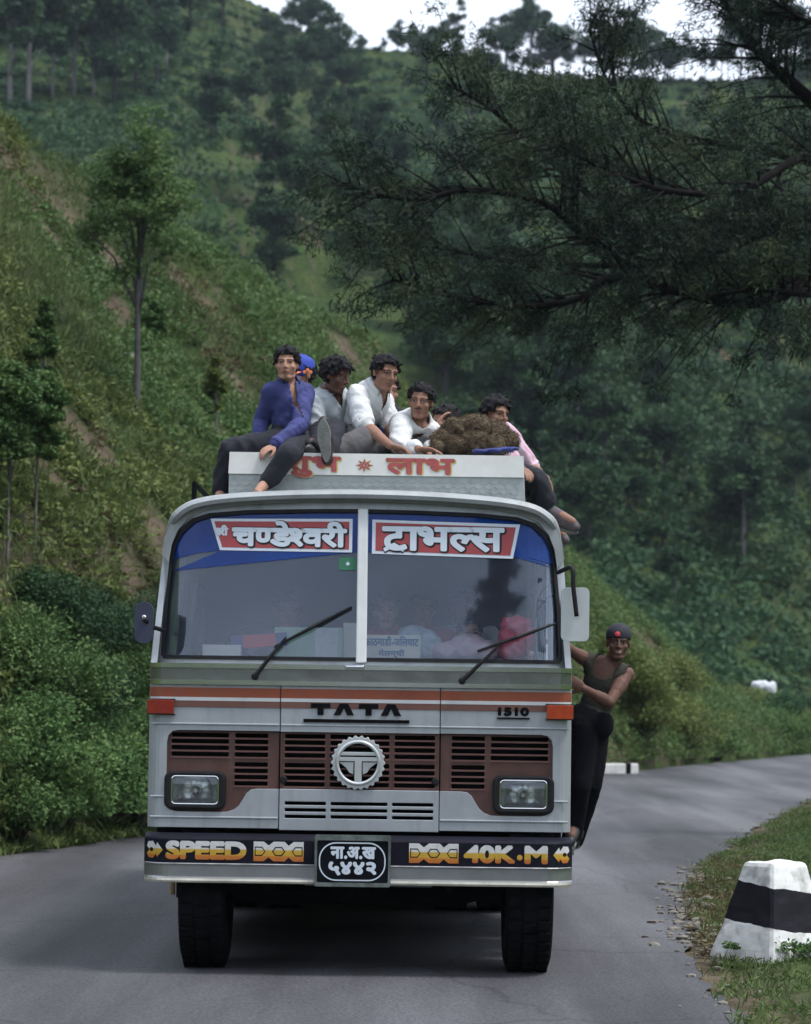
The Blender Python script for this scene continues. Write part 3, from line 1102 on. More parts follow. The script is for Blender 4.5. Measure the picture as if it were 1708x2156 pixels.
# ribs standing a little proud of the grille between the slots
rib = MB()
for zz in (Z1, Z2):
    for i in range(4):
        z = zz[i] - 0.0178
        spans = [(-0.425, -0.19), (-0.168, 0.168), (0.19, 0.425), (-0.705, -0.51), (0.51, 0.705)] + ([(-1.06, -0.73), (0.73, 1.06)] if zz is Z1 else [])
        for a, b in spans:
            yb = Y0 + (0.012 if abs(a) < 0.45 else 0.020)
            rib.obox((BX((a + b) / 2), yb, z), ((b - a) / 2, 0, 0), (0, 0.004, 0), (0, 0, 0.0042))
part(rib, 'grille_rib', mat('grille_rib_worn', (0.15, 0.070, 0.060), 0.5, var=0.15, scale=9))
part(MB().box(BX(-1.10), BX(1.10), Y0 + 0.13, Y0 + 0.16, 0.70, 1.36), 'radiator', DARKIN)

# --- emblem: toothed ring, T with wings
em = MB()
ec = Vector((BX(-0.008), Y0 - 0.022, 1.133))
nT = 26
ro = []
for i in range(nT * 6):
    a = 2 * math.pi * i / (nT * 6)
    ro.append((ec.x + (0.147 + 0.006 * math.cos(a * nT)) * math.cos(a), ec.z + (0.147 + 0.006 * math.cos(a * nT)) * math.sin(a)))
ri = [(ec.x + 0.118 * math.cos(2 * math.pi * i / 60), ec.z + 0.118 * math.sin(2 * math.pi * i / 60)) for i in range(60)]
em.plate(ro, ec.y, ec.y + 0.03, holes=[ri])
ring = [ec + Vector((0.117 * math.cos(2 * math.pi * i / 48), -0.004, 0.117 * math.sin(2 * math.pi * i / 48))) for i in range(49)]
em.tube(ring, 0.011, 8, cap=False)
def T(pts, d0, d1):
    em.plate([(ec.x + x, ec.z + z) for x, z in pts], ec.y + d0, ec.y + d1)
T([(-0.108, 0.040), (0.108, 0.040), (0.108, 0.060), (-0.108, 0.060)], -0.006, 0.02)
T([(-0.110, 0.008), (-0.020, 0.008), (-0.020, -0.112), (0.020, -0.112), (0.020, 0.008), (0.110, 0.008), (0.112, 0.032), (-0.112, 0.032)], -0.008, 0.02)
for s in (-1, 1):
    w = [(s * 0.024, 0.004), (s * 0.110, 0.004), (s * 0.088, -0.012), (s * 0.066, -0.030), (s * 0.050, -0.055), (s * 0.026, -0.066)]
    T(w if s > 0 else w[::-1], 0.002, 0.02)
part(em, 'emblem', mat('emblem_alloy', (0.62, 0.64, 0.65), 0.3, metal=0.55, var=0.06), bevel=0.003)

# --- stripes, strips
def strip(name, z0, z1, y0, y1, m, x=1.183, bev=0.0, cut=True):
    part(MB().plate([(BX(-x), z0), (BX(x), z0), (BX(x), z1), (BX(-x), z1)], Y0 + y0, Y0 + y1, cuts=FC if cut else (), warp=frontwarp), name, m, bevel=bev)
strip('orange_stripe', 1.488, 1.541, -0.0055, 0.0, ORANGE)
strip('pale_stripe', 1.4675, 1.4872, -0.0062, 0.0, mat('pale_stripe_paint', (0.56, 0.57, 0.58), 0.4, var=0.06))
strip('brown_stripe', 1.432, 1.4668, -0.0056, 0.0, BROWN)
sm = MB()
for x in (-0.4478, 0.4478):
    sm = MB()
    sm.obox((BX(x), Y0 - 0.004, 1.487), (0.0026, 0, 0), (0, 0.004, 0), (0, 0, 0.056))
    part(sm, 'panel_seam', SEAM)
strip('chrome_strip', 1.558, 1.584, -0.020, 0.03, CHROME, bev=0.008)
strip('steel_band', 1.585, 1.650, -0.004, 0.03, STEEL)
strip('chrome_strip', 1.651, 1.677, -0.022, 0.03, CHROME, bev=0.008)
# hinge on the belt under the centre post
part(MB().obox((BX(-0.035), Y0 - 0.03, 1.664), (0.055, 0, 0), (0, 0.012, 0), (0, 0, 0.012)).tube([(BX(-0.085), Y0 - 0.04, 1.668), (BX(0.015), Y0 - 0.04, 1.668)], 0.011, 10), 'belt_hinge', CHROME, bevel=0.003)

# --- badge writing
tt = MB()
def poly(mb, pts, y, d=0.006):
    mb.plate(pts, y - d, y)
x0 = BX(-0.277)
def badge(mb, shape, xo, w, z0, z1, y):
    poly(mb, [(xo + a * w, z0 + b * (z1 - z0)) for a, b in shape], y)
Tshape = [(0.34, 0), (0.66, 0), (0.66, 0.60), (1.0, 0.60), (1.0, 1.0), (0.0, 1.0), (0.0, 0.60), (0.34, 0.60)]
Ashape = [(0.0, 0), (0.34, 0), (0.50, 0.62), (0.66, 0), (1.0, 0), (0.70, 1.0), (0.30, 1.0)]
for sh_, xa, wd_ in ((Tshape, -0.277, 0.108), (Ashape, -0.150, 0.115), (Tshape, -0.008, 0.108), (Ashape, 0.114, 0.115)):
    badge(tt, sh_, BX(xa), wd_, 1.397, 1.462, Y0 - 0.0064)
tt.box(BX(-0.318), BX(0.275), Y0 - 0.014, Y0 - 0.004, 1.356, 1.374)
part(tt, 'badge_lettering', BLACKP)
nb = MB()
letter(nb, word([('1510',)]), BX(0.770), BX(0.945), 1.405, 1.455, Y0 - 0.008, bold=0.005)
nb.box(BX(0.765), BX(0.948), Y0 - 0.012, Y0 - 0.003, 1.388, 1.397)
part(nb, 'model_number', BLACKP)

# --- lamps
for s in (-1, 1):
    cx = BX(s * 0.918)
    cz_ = 0.968
    hb = MB()
    hb.plate(rrect(cx - 0.172, cx + 0.172, cz_ - 0.108, cz_ + 0.106, 0.045), Y0 - 0.018, Y0 + 0.03, holes=[rrect(cx - 0.132, cx + 0.132, cz_ - 0.078, cz_ + 0.080, 0.025)])
    h = part(hb, 'headlight', BLACK, bevel=0.012)
    rf_ = MB()
    rf_.lathe((cx, Y0 + 0.005, cz_), (0, 1, 0), [(0.165, 0.0), (0.135, 0.045), (0.08, 0.085), (0.03, 0.10)], 28)
    rv_ = [Vector((min(max(v.x, cx - 0.134), cx + 0.134), v.y, min(max(v.z, cz_ - 0.080), cz_ + 0.082))) for v in rf_.v]
    mesh_obj('reflector', rv_, rf_.f[:-2] + [rf_.f[-1]], mat('lamp_reflector', (0.62, 0.65, 0.65), 0.25, metal=0.9, var=0.25, scale=10), h, smooth=True, recalc=False)
    bl = MB().lathe((cx, Y0 + 0.085, cz_ - 0.004), (0, -1, 0), [(0.028, 0), (0.026, 0.035), (0.012, 0.05)], 14)
    part(bl, 'bulb_shield', CHROME, h)
    # lens: shallow dome with upright flutes, plus a chrome lip
    lv, lf = [], []
    nx, nz = 36, 14
    for i in range(nx + 1):
        for j in range(nz + 1):
            fx, fz = i / nx * 2 - 1, j / nz * 2 - 1
            dome = 0.022 * (1 - 0.5 * fx * fx - 0.5 * fz * fz) + 0.0022 * math.cos(i * math.pi) * (1 if abs(fz) < 0.75 else 0.3)
            lv.append((cx + fx * 0.130, Y0 - 0.002 - dome, cz_ + 0.001 + fz * 0.077))
    for i in range(nx):
        for j in range(nz):
            a = i * (nz + 1) + j
            lf.append((a, a + 1, a + nz + 2, a + nz + 1))
    mesh_obj('lens', lv, lf, LGLASS, h, smooth=True)
    li = MB()
    lp = [Vector((x, Y0 - 0.014, z)) for x, z in rrect(cx - 0.130, cx + 0.130, cz_ - 0.077, cz_ + 0.078, 0.022, 4)]
    li.tube(lp + [lp[0]], 0.0045, 6, cap=False)
    part(li, 'lens_rim', CHROME, h)
    ix = BX(s * 1.116)
    ind = part(MB().plate(rrect(ix - 0.074, ix + 0.074, 1.392, 1.470, 0.008, 2), Y0 - 0.050, Y0 + 0.01), 'indicator_lamp', REDLENS if s < 0 else ORLENS, bevel=0.008)
    part(MB().box(ix - 0.080, ix + 0.080, Y0 - 0.018, Y0 + 0.012, 1.386, 1.3915).box(ix - 0.080, ix + 0.080, Y0 - 0.018, Y0 + 0.012, 1.4705, 1.476), 'lamp_base', BLACK, ind)

# --- bumper
bw = lambda v: (v[0], v[1] + (max(0.0, abs(v[0] - XC) - 1.05) / 0.15) ** 2 * 0.12, v[2])
bc = [XC + s * q for s in (-1, 1) for q in (1.05, 1.08, 1.11, 1.14, 1.165)]
b1 = MB()
Yb = Y0 - 0.13
def bprof(mb, prof, x=1.193):
    """profile (y, z) swept across the bus with its ends turned back"""
    xs = [-x, -1.165, -1.14, -1.11, -1.08, -1.05, -0.6, 0, 0.6, 1.05, 1.08, 1.11, 1.14, 1.165, x]
    vs, fs = [], []
    n = len(prof)
    for q in xs:
        for y, z in prof:
            vs.append(bw((BX(q), y, z)))
    for i in range(len(xs) - 1):
        for k in range(n):
            k2 = (k + 1) % n
            fs.append((i * n + k, i * n + k2, (i + 1) * n + k2, (i + 1) * n + k))
    fs.append(tuple(range(n)))
    fs.append(tuple(range((len(xs) - 1) * n, len(xs) * n)))
    return mb.add(vs, fs)
bprof(b1, [(Yb, 0.562), (Yb, 0.702), (Yb + 0.012, 0.714), (Yb + 0.11, 0.732), (Yb + 0.13, 0.725), (Yb + 0.05, 0.70), (Yb + 0.03, 0.562)])
bump = part(b1, 'bumper', NAVY, bevel=0.003)
b2 = MB()
bprof(b2, [(Yb - 0.004, 0.487), (Yb + 0.006, 0.497), (Yb + 0.006, 0.5615), (Yb + 0.10, 0.5615), (Yb + 0.10, 0.487)])
part(b2, 'bumper_skirt', BUMPSTEEL, bump)
b3 = MB()
bprof(b3, [(Yb - 0.010, 0.464), (Yb - 0.014, 0.475), (Yb - 0.010, 0.4865), (Yb + 0.08, 0.4865), (Yb + 0.08, 0.464)], 1.188)
part(b3, 'bumper_lip', mat('worn_cream_lip', (0.50, 0.48, 0.40), 0.4, metal=0.4, var=0.25, scale=9), bump)
b4 = MB()
bprof(b4, [(Yb - 0.006, 0.5618), (Yb - 0.008, 0.567), (Yb - 0.004, 0.571), (Yb + 0.002, 0.571), (Yb + 0.002, 0.5618)], 1.188)
part(b4, 'bumper_bead', mat('worn_steel_bead', (0.30, 0.30, 0.31), 0.4, metal=0.6, var=0.4, scale=12), bump)
br = MB()
for s in (-1, 1):
    br = MB()
    br.box(BX(s * 0.45) - 0.04, BX(s * 0.45) + 0.04, Y0 - 0.03, Y0 + 0.6, 0.53, 0.60)
    part(br, 'bumper_bracket', DARKIN)
# painted words and ornaments on the bumper face
bl = MB()
yl = Yb - 0.0015
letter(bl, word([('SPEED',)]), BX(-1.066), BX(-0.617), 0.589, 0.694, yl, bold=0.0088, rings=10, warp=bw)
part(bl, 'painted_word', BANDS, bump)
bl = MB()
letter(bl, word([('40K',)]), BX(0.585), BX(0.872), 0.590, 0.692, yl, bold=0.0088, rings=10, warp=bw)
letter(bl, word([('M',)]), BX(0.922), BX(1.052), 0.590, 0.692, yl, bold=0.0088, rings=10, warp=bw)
bl.plate([(BX(0.896) + 0.016 * math.cos(a * .628), 0.625 + 0.016 * math.sin(a * .628)) for a in range(10)], yl - 0.001, yl + 0.001)
def chain(xa, xb, z0, z1):
    bl = MB()
    # a linked band: three open hexagons with notched edges
    w = (xb - xa)
    zc = (z0 + z1) / 2
    h = (z1 - z0)
    top = [(0, 1), (0.20, 1), (0.30, .80), (0.40, 1), (0.62, 1), (0.70, .80), (0.80, 1), (1, 1)]
    loop = [(xa + w * x, z0 + h * (1 - y)) for x, y in top] + [(xa + w * x, z0 + h * y) for x, y in top[::-1]]
    hx = []
    for c, rx in ((0.5, 0.135),):
        hx.append([(xa + w * c + w * rx * math.cos(R(60 * i)), zc + h * 0.27 * math.sin(R(60 * i))) for i in range(6)])
    hx.append([(xa + w * x, zc + h * y) for x, y in ((0.02, -0.24), (0.17, -0.24), (0.24, 0), (0.17, 0.24), (0.02, 0.24))])
    hx.append([(xa + w * x, zc + h * y) for x, y in ((0.98, 0.24), (0.83, 0.24), (0.76, 0), (0.83, -0.24), (0.98, -0.24))])
    bl.plate(loop, yl - 0.001, yl + 0.0012, holes=hx)
    for q in hx:      # the hexagons are filled again inside a dark outline
        cx_ = sum(p[0] for p in q) / len(q)
        bl.plate([(cx_ + (p[0] - cx_) * 0.80, zc + (p[1] - zc) * 0.74) for p in q], yl - 0.001, yl + 0.0012)
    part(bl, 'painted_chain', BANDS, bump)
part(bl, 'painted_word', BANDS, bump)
chain(BX(-0.578), BX(-0.301), 0.586, 0.694)
chain(BX(0.283), BX(0.557), 0.588, 0.696)
for s in (-1, 1):
    bl = MB()
    q = [(1.082, 0.640), (1.115, 0.682), (1.122, 0.662), (1.140, 0.688), (1.168, 0.684), (1.176, 0.66), (1.160, 0.640), (1.176, 0.618), (1.165, 0.596), (1.138, 0.594), (1.122, 0.618), (1.115, 0.600)]
    lp = [(BX(s * x), z) for x, z in q]
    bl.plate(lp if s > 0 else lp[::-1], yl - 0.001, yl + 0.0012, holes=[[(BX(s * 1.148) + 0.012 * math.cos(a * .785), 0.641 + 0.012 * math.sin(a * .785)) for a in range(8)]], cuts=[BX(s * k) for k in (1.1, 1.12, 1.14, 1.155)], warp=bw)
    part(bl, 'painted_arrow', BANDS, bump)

# --- number plate
px0, px1, pz0, pz1 = BX(-0.237), BX(0.180), 0.456, 0.736
pl = part(MB().plate(rrect(px0, px1, pz0, pz1, 0.012, 3), Y0 - 0.165, Y0 - 0.142), 'number_plate', mat('plate_black', (0.006, 0.007, 0.010), 0.7, var=0.3, scale=14, spec=0.06), bevel=0.004)
pf = MB()
pf.plate(rrect(px0 - 0.002, px1 + 0.002, pz0 - 0.002, pz1 + 0.002, 0.012, 3), Y0 - 0.170, Y0 - 0.150, holes=[rrect(px0 + 0.012, px1 - 0.012, pz0 + 0.02, pz1 - 0.028, 0.010, 3)])
part(pf, 'plate_frame', mat('plate_frame_grey', (0.10, 0.12, 0.11), 0.6, var=0.5, scale=16), pl)
po = MB()
yo = Y0 - 0.1655
po.plate(rrect(px0 + 0.022, px1 - 0.026, pz0 + 0.030, pz1 - 0.038, 0.095, 10), yo - 0.002, yo, holes=[rrect(px0 + 0.029, px1 - 0.033, pz0 + 0.037, pz1 - 0.045, 0.088, 10)])
letter(po, word([('ना', 1, 0), ('.', 1, .08), ('अ', 1, .06), ('.', 1, .06), ('ख', 1, .06)]), px0 + 0.085, px1 - 0.080, 0.606, 0.675, yo - 0.001, bold=0.0042)
letter(po, word([('५४४२',)]), px0 + 0.075, px1 - 0.075, 0.515, 0.592, yo - 0.001, bold=0.0055)
part(po, 'plate_lettering', PALEB, pl)

# --- windscreen surround, rubber, panes
half = [(1.178, 1.678), (1.160, 2.00), (1.140, 2.28), (1.125, 2.38), (1.092, 2.462), (1.035, 2.530), (0.93, 2.580), (0.72, 2.612), (0.36, 2.634), (0, 2.641)]
outer = sym([(-x, z) for x, z in half] + [(x, z) for x, z in half[::-1][1:]])[::-1]
def opening(d):
    h2 = [(1.112, 1.705), (1.128, 1.728), (1.116, 2.00), (1.094, 2.26), (1.075, 2.36), (1.04, 2.43), (0.97, 2.492), (0.87, 2.525), (0.66, 2.545), (0.3, 2.556), (0, 2.560)]
    o_ = []
    for x, z in h2:
        o_.append((x - d * (1 if x > 0.9 else x / 0.9), z + (d if z < 1.9 else -d * (1 if z > 2.4 else 0.3))))
    return sym([(-x, z) for x, z in o_] + [(x, z) for x, z in o_[::-1][1:]])[::-1]
part(MB().plate(outer, Y0 + 0.0, Y0 + 0.05, holes=[opening(0)], cuts=WC, warp=rake), 'windscreen_surround', mat('surround_paint', (0.33, 0.355, 0.375), 0.4, metal=0.3, var=0.12, scale=5, grime=0.4), bevel=0.008)
part(MB().plate(opening(-0.004), Y0 - 0.012, Y0 + 0.03, holes=[opening(0.016)], cuts=WC, warp=rake), 'windscreen_seal', BLACK, bevel=0.005)
# panes
op = opening(0.010)
pane = MB()
cutsP = WC + [BX(q) for q in (-0.6, -0.3, 0.0, 0.3, 0.6)]
for s in (-1, 1):
    lp = [p for p in op if (p[0] - XC) * s > 0.02]
    lp = sorted(lp, key=lambda p: 0)  # keep order
    if s < 0:
        poly_ = [p for p in op if p[0] < BX(-0.02)]
    else:
        poly_ = [p for p in op if p[0] > BX(0.02)]
    zt = max(p[1] for p in op)
    zb_ = min(p[1] for p in op)
    # loop order: op runs from one bottom corner over the top to the other
    ends = [(BX(s * 0.02), zt), (BX(s * 0.02), zb_)]
    if s < 0:
        i0 = min(range(len(op)), key=lambda i: abs(op[i][0] - XC) + (0 if op[i][1] > 2.4 else 9))
        lp = [p for p in op if p[0] < BX(-0.02)]
        lp = sorted(lp, key=lambda p: (math.atan2(p[1] - 2.1, p[0] - BX(-0.5))))
    else:
        lp = [p for p in op if p[0] > BX(0.02)]
    lp = lp + ends
    c0 = (BX(s * 0.5), 2.1)
    lp = sorted(lp, key=lambda p: math.atan2(p[1] - c0[1], p[0] - c0[0]))
    pm = MB()
    bm_ = MB().plate(lp, Y0 + 0.008, Y0 + 0.013, cuts=cutsP, warp=rake)
    w = part(bm_, 'windscreen_pane', GLASS)
    # blue film along the top, deeper towards the corner
    zlow = 2.315
    fl = [p for p in lp if p[1] > 2.2]
    fl = [p for p in fl] + [(BX(s * 0.02), zlow), (BX(s * 0.80), zlow), (BX(s * 0.95), zlow - 0.02), (BX(s * 1.085), 2.19 if s < 0 else 2.24)]
    c1 = (BX(s * 0.55), 2.42)
    fl = sorted(fl, key=lambda p: math.atan2(p[1] - c1[1], p[0] - c1[0]))
    fl2 = [(c1[0] + (p[0] - c1[0]) * 0.985, c1[1] + (p[1] - c1[1]) * 0.97) for p in fl]
    part(MB().plate(fl2, Y0 + 0.0035, Y0 + 0.0048, cuts=cutsP, warp=rake), 'sun_film', BLUEF, w)
    if s < 0:
        big = sym([(-0.868, 2.497), (-0.062, 2.507), (-0.062, 2.315), (-0.810, 2.318)])
        rd = sym([(-0.846, 2.482), (-0.080, 2.491), (-0.080, 2.332), (-0.797, 2.335)])
    else:
        big = sym([(0.050, 2.505), (0.888, 2.488), (0.848, 2.292), (0.050, 2.310)])
        rd = sym([(0.070, 2.489), (0.864, 2.471), (0.833, 2.309), (0.070, 2.327)])
    bn = part(MB().plate(big[::-1], Y0 + 0.0005, Y0 + 0.002, warp=rake), 'name_banner', BLUEB, w) if False else part(MB().plate(big[::-1], Y0 + 0.0008, Y0 + 0.0024, warp=rake), 'name_banner', PALEB, w)
    part(MB().plate(rd[::-1], Y0 - 0.0010, Y0 + 0.0004, warp=rake), 'banner_field', REDB, w)
    if s < 0:
        W1 = word([('च', 1, 0), ('ण', .66, -.04), ('डे', 1, -.03), ('श', .66, -.06), ('व', 1, -.04), ('री', 1, -.03)])
        bx = (BX(-0.745), BX(-0.092), 2.340, 2.490)
        W0 = word([('श', .7, 0), ('री', 1, -.12)])
    else:
        W1 = word([('टा', 1, 0), ('भ', 1, -.03), ('ल', .70, -.03), ('स', 1, -.04)])
        bx = (BX(0.105), BX(0.800), 2.326, 2.470)
    dk, wt = MB(), MB()
    letter(dk, W1, bx[0] - 0.008 + 0.006, bx[1] + 0.012, bx[2] - 0.010, bx[3] + 0.004, Y0 - 0.0014, bold=0.0150, rings=12, warp=rake)
    letter(wt, W1, bx[0], bx[1], bx[2], bx[3], Y0 - 0.0034, bold=0.0075, rings=12, warp=rake)
    if s < 0:
        letter(wt, W0, BX(-0.838), BX(-0.765), 2.400, 2.462, Y0 - 0.0034, bold=0.004, warp=rake)
    else:   # the two slanting strokes of the ra under the first letter
        for q in (-1, 1):
            for mbx, g, yy in ((dk, 0.019, -0.0034 + 0.002), (wt, 0.011, -0.0036)):
                a_, b_ = Vector((BX(0.175), Y0 + yy, 2.362)), Vector((BX(0.175) + q * 0.052, Y0 + yy, 2.334))
                d_ = (b_ - a_).normalized()
                n_ = Vector((-d_.z, 0, d_.x)) * g
                vv = [a_ - n_ - d_ * g * .6, b_ - n_ + d_ * g * .5, b_ + n_ + d_ * g * .5, a_ + n_ - d_ * g * .6]
                mbx.add([rake(v + Vector((0, q * 0.00005, 0))) for v in vv], [(0, 1, 2, 3)])
    part(dk, 'banner_lettering_outline', SEAM, w)  # black painted outline behind the white letters
    part(wt, 'banner_lettering', PALEB, w)
part(MB().plate([(BX(-0.030), 1.69), (BX(0.030), 1.69), (BX(0.026), 2.565), (BX(-0.032), 2.565)], Y0 - 0.028, Y0 + 0.03, warp=rake), 'centre_post', mat('post_white', (0.66, 0.67, 0.68), 0.45, var=0.08, scale=7), bevel=0.008)
gs = part(MB().plate(rrect(BX(-0.135), BX(-0.036), 2.215, 2.285, 0.004, 2), Y0 + 0.004, Y0 + 0.006, warp=rake), 'green_sticker', GREENS)
stp = []
for i in range(10):
    a = R(90 + 36 * i)
    q = 0.014 if i % 2 == 0 else 0.007
    stp.append((BX(-0.085) + q * math.cos(a), 2.25 + q * math.sin(a)))
part(MB().plate(stp, Y0 + 0.001, Y0 + 0.003, warp=rake), 'sticker_star', PALEB, gs)

# roof lip over the windscreen
def smooth_open(p):
    return [(q.x, q.z) for q in curve([(x, 0, z) for x, z in p], 4)]
lipo = smooth_open([(BX(-x), z) for x, z in half[::1]][3:] + [(BX(x), z) for x, z in half[::-1][1:-3]])
lv, lf = [], []
prof = [(-0.085, -0.020), (-0.092, 0.002), (-0.070, 0.022), (0.0, 0.035), (0.30, 0.050), (0.30, 0.012), (0.02, 0.004), (-0.060, -0.022)]
lp3 = [Vector(rake((x, Y0, z))) for x, z in lipo]
for i, p in enumerate(lp3):
    a, b = lp3[max(i - 1, 0)], lp3[min(i + 1, len(lp3) - 1)]
    d = (b - a)
    nrm = Vector((-d.z, 0, d.x)).normalized()
    if nrm.z < 0 and abs(nrm.z) > abs(nrm.x): nrm = -nrm
    if (p.x - XC) * nrm.x < -1e-3 and abs(nrm.x) > 0.3: nrm = -nrm
    fade = min(1.0, min(i, len(lp3) - 1 - i) / 7.0)
    fade = fade * fade * (3 - 2 * fade)
    for y, q in prof:
        lv.append(p + nrm * (q * (0.25 + 0.75 * fade)) + Vector((0, y * (0.05 + 0.95 * fade) if y < 0 else y, 0)))
n = len(prof)
for i in range(len(lp3) - 1):
    for k in range(n):
        k2 = (k + 1) % n
        lf.append((i * n + k, i * n + k2, (i + 1) * n + k2, (i + 1) * n + k))
lf += [tuple(range(n)), tuple(range((len(lp3) - 1) * n, len(lp3) * n))]
mesh_obj('roof_visor', lv, lf, GREYROOF, bus, bevel=0.004)

# --- body behind the front: roof, side walls with windows, floor, tail
YB = 24.4
prof = [(-x, z) for x, z in half[2:]] + [(x, z) for x, z in half[::-1][1:-2]]
rv2, rf2 = [], []
ys_ = [Y0 + 0.13, Y0 + 0.6, Y0 + 3, Y0 + 6, YB]
for y in ys_:
    for x, z in prof:
        rv2.append((BX(x), y, z + 0.012))
    for x, z in prof[::-1]:
        rv2.append((BX(x * 0.965), y, z - 0.035))
n = len(prof) * 2
for i in range(len(ys_) - 1):
    for k in range(n):
        k2 = (k + 1) % n
        rf2.append((i * n + k, i * n + k2, (i + 1) * n + k2, (i + 1) * n + k))
rf2 += [tuple(range(n)), tuple(range((len(ys_) - 1) * n, len(ys_) * n))]
mesh_obj('roof', rv2, rf2, GREYROOF, bus)
for s in (-1, 1):
    holes = []
    wins = [(16.40, 17.35), (18.55, 19.6), (19.7, 20.75), (20.85, 21.9), (22.0, 23.05), (23.15, 24.15)] + ([(17.45, 18.45)] if s < 0 else [])
    for a, b in wins:
        holes.append(rrect(a, b, 1.72, 2.22, 0.05, 3))
    arch = [(15.94 + 0.0, 0.762)]
    outl = [(16.06, 0.62), (16.06, 0.98)] if False else None
    loop = [(16.05, 1.05)] + [(16.45 + 0.62 * math.cos(R(a)), 0.50 + 0.62 * math.sin(R(a))) for a in range(118, -1, -14)] + [(17.16, 0.50)]
    if s > 0:
        loop += [(17.50, 0.50), (17.50, 2.18), (18.42, 2.18), (18.42, 0.50)]
    loop += [(20.2, 0.50)] + [(20.92 + 0.62 * math.cos(R(a)), 0.50 + 0.62 * math.sin(R(a))) for a in range(180, -1, -18)] + [(21.6, 0.50), (YB, 0.50), (YB, 2.29), (16.20, 2.29), (16.05, 1.66)]
    mbs = MB().plate(loop, 0, 0.035, holes=holes)
    def sw_(v):
        x = 1.185 - max(0, v[2] - 1.66) * 0.072
        return (BX(s * (x - v[1])), v[0], v[2])
    mbs.v = [Vector(sw_((v[0], v[1], v[2]))) for v in mbs.v]
    sp_ = part(mbs, 'side_panel', SILVER)
    for a, b in wins:
        g = MB().plate(rrect(a - .02, b + .02, 1.70, 2.24, 0.05, 3), 0.014, 0.019)
        g.v = [Vector(sw_((v[0], v[1], v[2]))) for v in g.v]
        part(g, 'side_window', SGLASS, sp_)
part(MB().plate([(p[0], p[1] - 0.01) for p in outer] , YB - 0.03, YB).box(BX(-1.16), BX(1.16), YB - 0.03, YB, 0.5, 1.68), 'tail_panel', mat('tail_paint', (0.10, 0.11, 0.12), 0.7, var=0.1))
part(MB().box(BX(-1.14), BX(1.14), Y0 + 0.16, YB - 0.03, 0.72, 0.78), 'floor_deck', DARKIN)
part(MB().box(BX(-1.10), BX(1.10), Y0 + 0.22, Y0 + 0.62, 1.50, 1.60), 'dashboard', mat('dashboard_grey', (0.16, 0.17, 0.19), 0.7, var=0.2, scale=5), bevel=0.02)
part(MB().box(BX(-1.14), BX(1.14), Y0 + 0.17, Y0 + 0.20, 0.78, 1.66), 'front_bulkhead', INTER)
part(MB().box(BX(-1.06), BX(1.06), 18.52, 18.55, 0.78, 2.56), 'cabin_light_stop', INTER)  # added wall that keeps the cabin dark behind the front passengers
part(MB().box(BX(-1.04), BX(1.04), Y0 + 0.3, 18.52, 2.53, 2.55), 'headlining', INTER)
stw = MB()
swc = Vector((BX(-0.62), Y0 + 0.78, 1.72))
ring = [swc + Vector((0.24 * math.cos(2 * math.pi * i / 32), 0.13 * math.sin(2 * math.pi * i / 32), 0.20 * math.sin(2 * math.pi * i / 32))) for i in range(33)]
stw.tube(ring, 0.014, 8, cap=False)
for a in (30, 150, 270):
    stw.tube([swc + Vector((0, 0.03, -0.03)), swc + Vector((0.23 * math.cos(R(a)), 0.13 * math.sin(R(a)), 0.20 * math.sin(R(a))))], 0.011, 6)
stw.tube([swc, swc + Vector((0, 0.1, -0.55))], 0.025, 8)
part(stw, 'steering_wheel', BLACK, smooth=True)
for yv in (17.55, 18.4, 19.3, 20.2, 21.1, 22.0, 22.9):
    for s in (-1, 1):
        if yv < 18.5 and s > 0 and yv > 17.6: continue
        q = MB().box(BX(s * 0.62) - 0.45, BX(s * 0.62) + 0.45, yv, yv + 0.45, 1.10, 1.22).box(BX(s * 0.62) - 0.45, BX(s * 0.62) + 0.45, yv + 0.40, yv + 0.50, 1.10, 1.80).box(BX(s * 0.62) - 0.40, BX(s * 0.62) + 0.40, yv + 0.1, yv + 0.4, 0.78, 1.10)
        part(q, 'passenger_seat', SEATM, bevel=0.03)
# pale curtain inside the right front corner
cv, cf = [], []
for i in range(41):
    f = i / 40
    for j in range(12):
        g = j / 11
        wv = 0.022 * math.sin(f * 34) + 0.010 * math.sin(f * 77 + g * 3)
        cv.append((BX(0.985 + 0.115 * f - 0.03 * g * f), Y0 + 0.30 + f * 0.5 + wv + 0.16 * 0.8 * (1 - g), 2.50 - 0.86 * (1 - (1 - g))))
for i in range(40):
    for j in range(11):
        a = i * 12 + j
        cf.append((a, a + 1, a + 13, a + 12))
mesh_obj('curtain', cv, cf, mat('curtain_cloth', (0.50, 0.56, 0.66), 0.8, var=0.1, scale=7), bus, smooth=True)

# --- chassis
ch = MB()
for s in (-1, 1):
    ch.box(BX(s * 0.42) - 0.04, BX(s * 0.42) + 0.04, Y0 + 0.2, YB - 0.2, 0.50, 0.68)
    ch.tube([(BX(s * 0.52), Y0 + 0.05, 0.47), (BX(s * 0.52), Y0 + 0.55, 0.40), (BX(s * 0.52), Y0 + 1.2, 0.50)], 0.035, 8)
ch.tube([(BX(-0.85), Y0 + 0.46, 0.44), (BX(-0.55), Y0 + 0.46, 0.36), (BX(0.55), Y0 + 0.46, 0.36), (BX(0.85), Y0 + 0.46, 0.44)], 0.055, 10)
ch.lathe((BX(0.0), Y0 + 0.30, 0.52), (0, 1, 0), [(0.10, 0), (0.20, 0.05), (0.22, 0.5), (0.15, 0.7)], 18)
for s in (-1, 1):
    ch.lathe((BX(s * 0.45), YB - 3.6 + 0.0, 0.45), (s, 0, 0), [(0.12, -0.45), (0.12, 0.2)], 12)
ch.lathe((BX(0), YB - 3.48, 0.40), (0, 1, 0), [(0.05, -0.24), (0.22, -0.1), (0.22, 0.1), (0.05, 0.24)], 16)
ch.box(BX(0.55), BX(0.62), Y0 + 0.9, Y0 + 1.0, 0.30, 0.6)
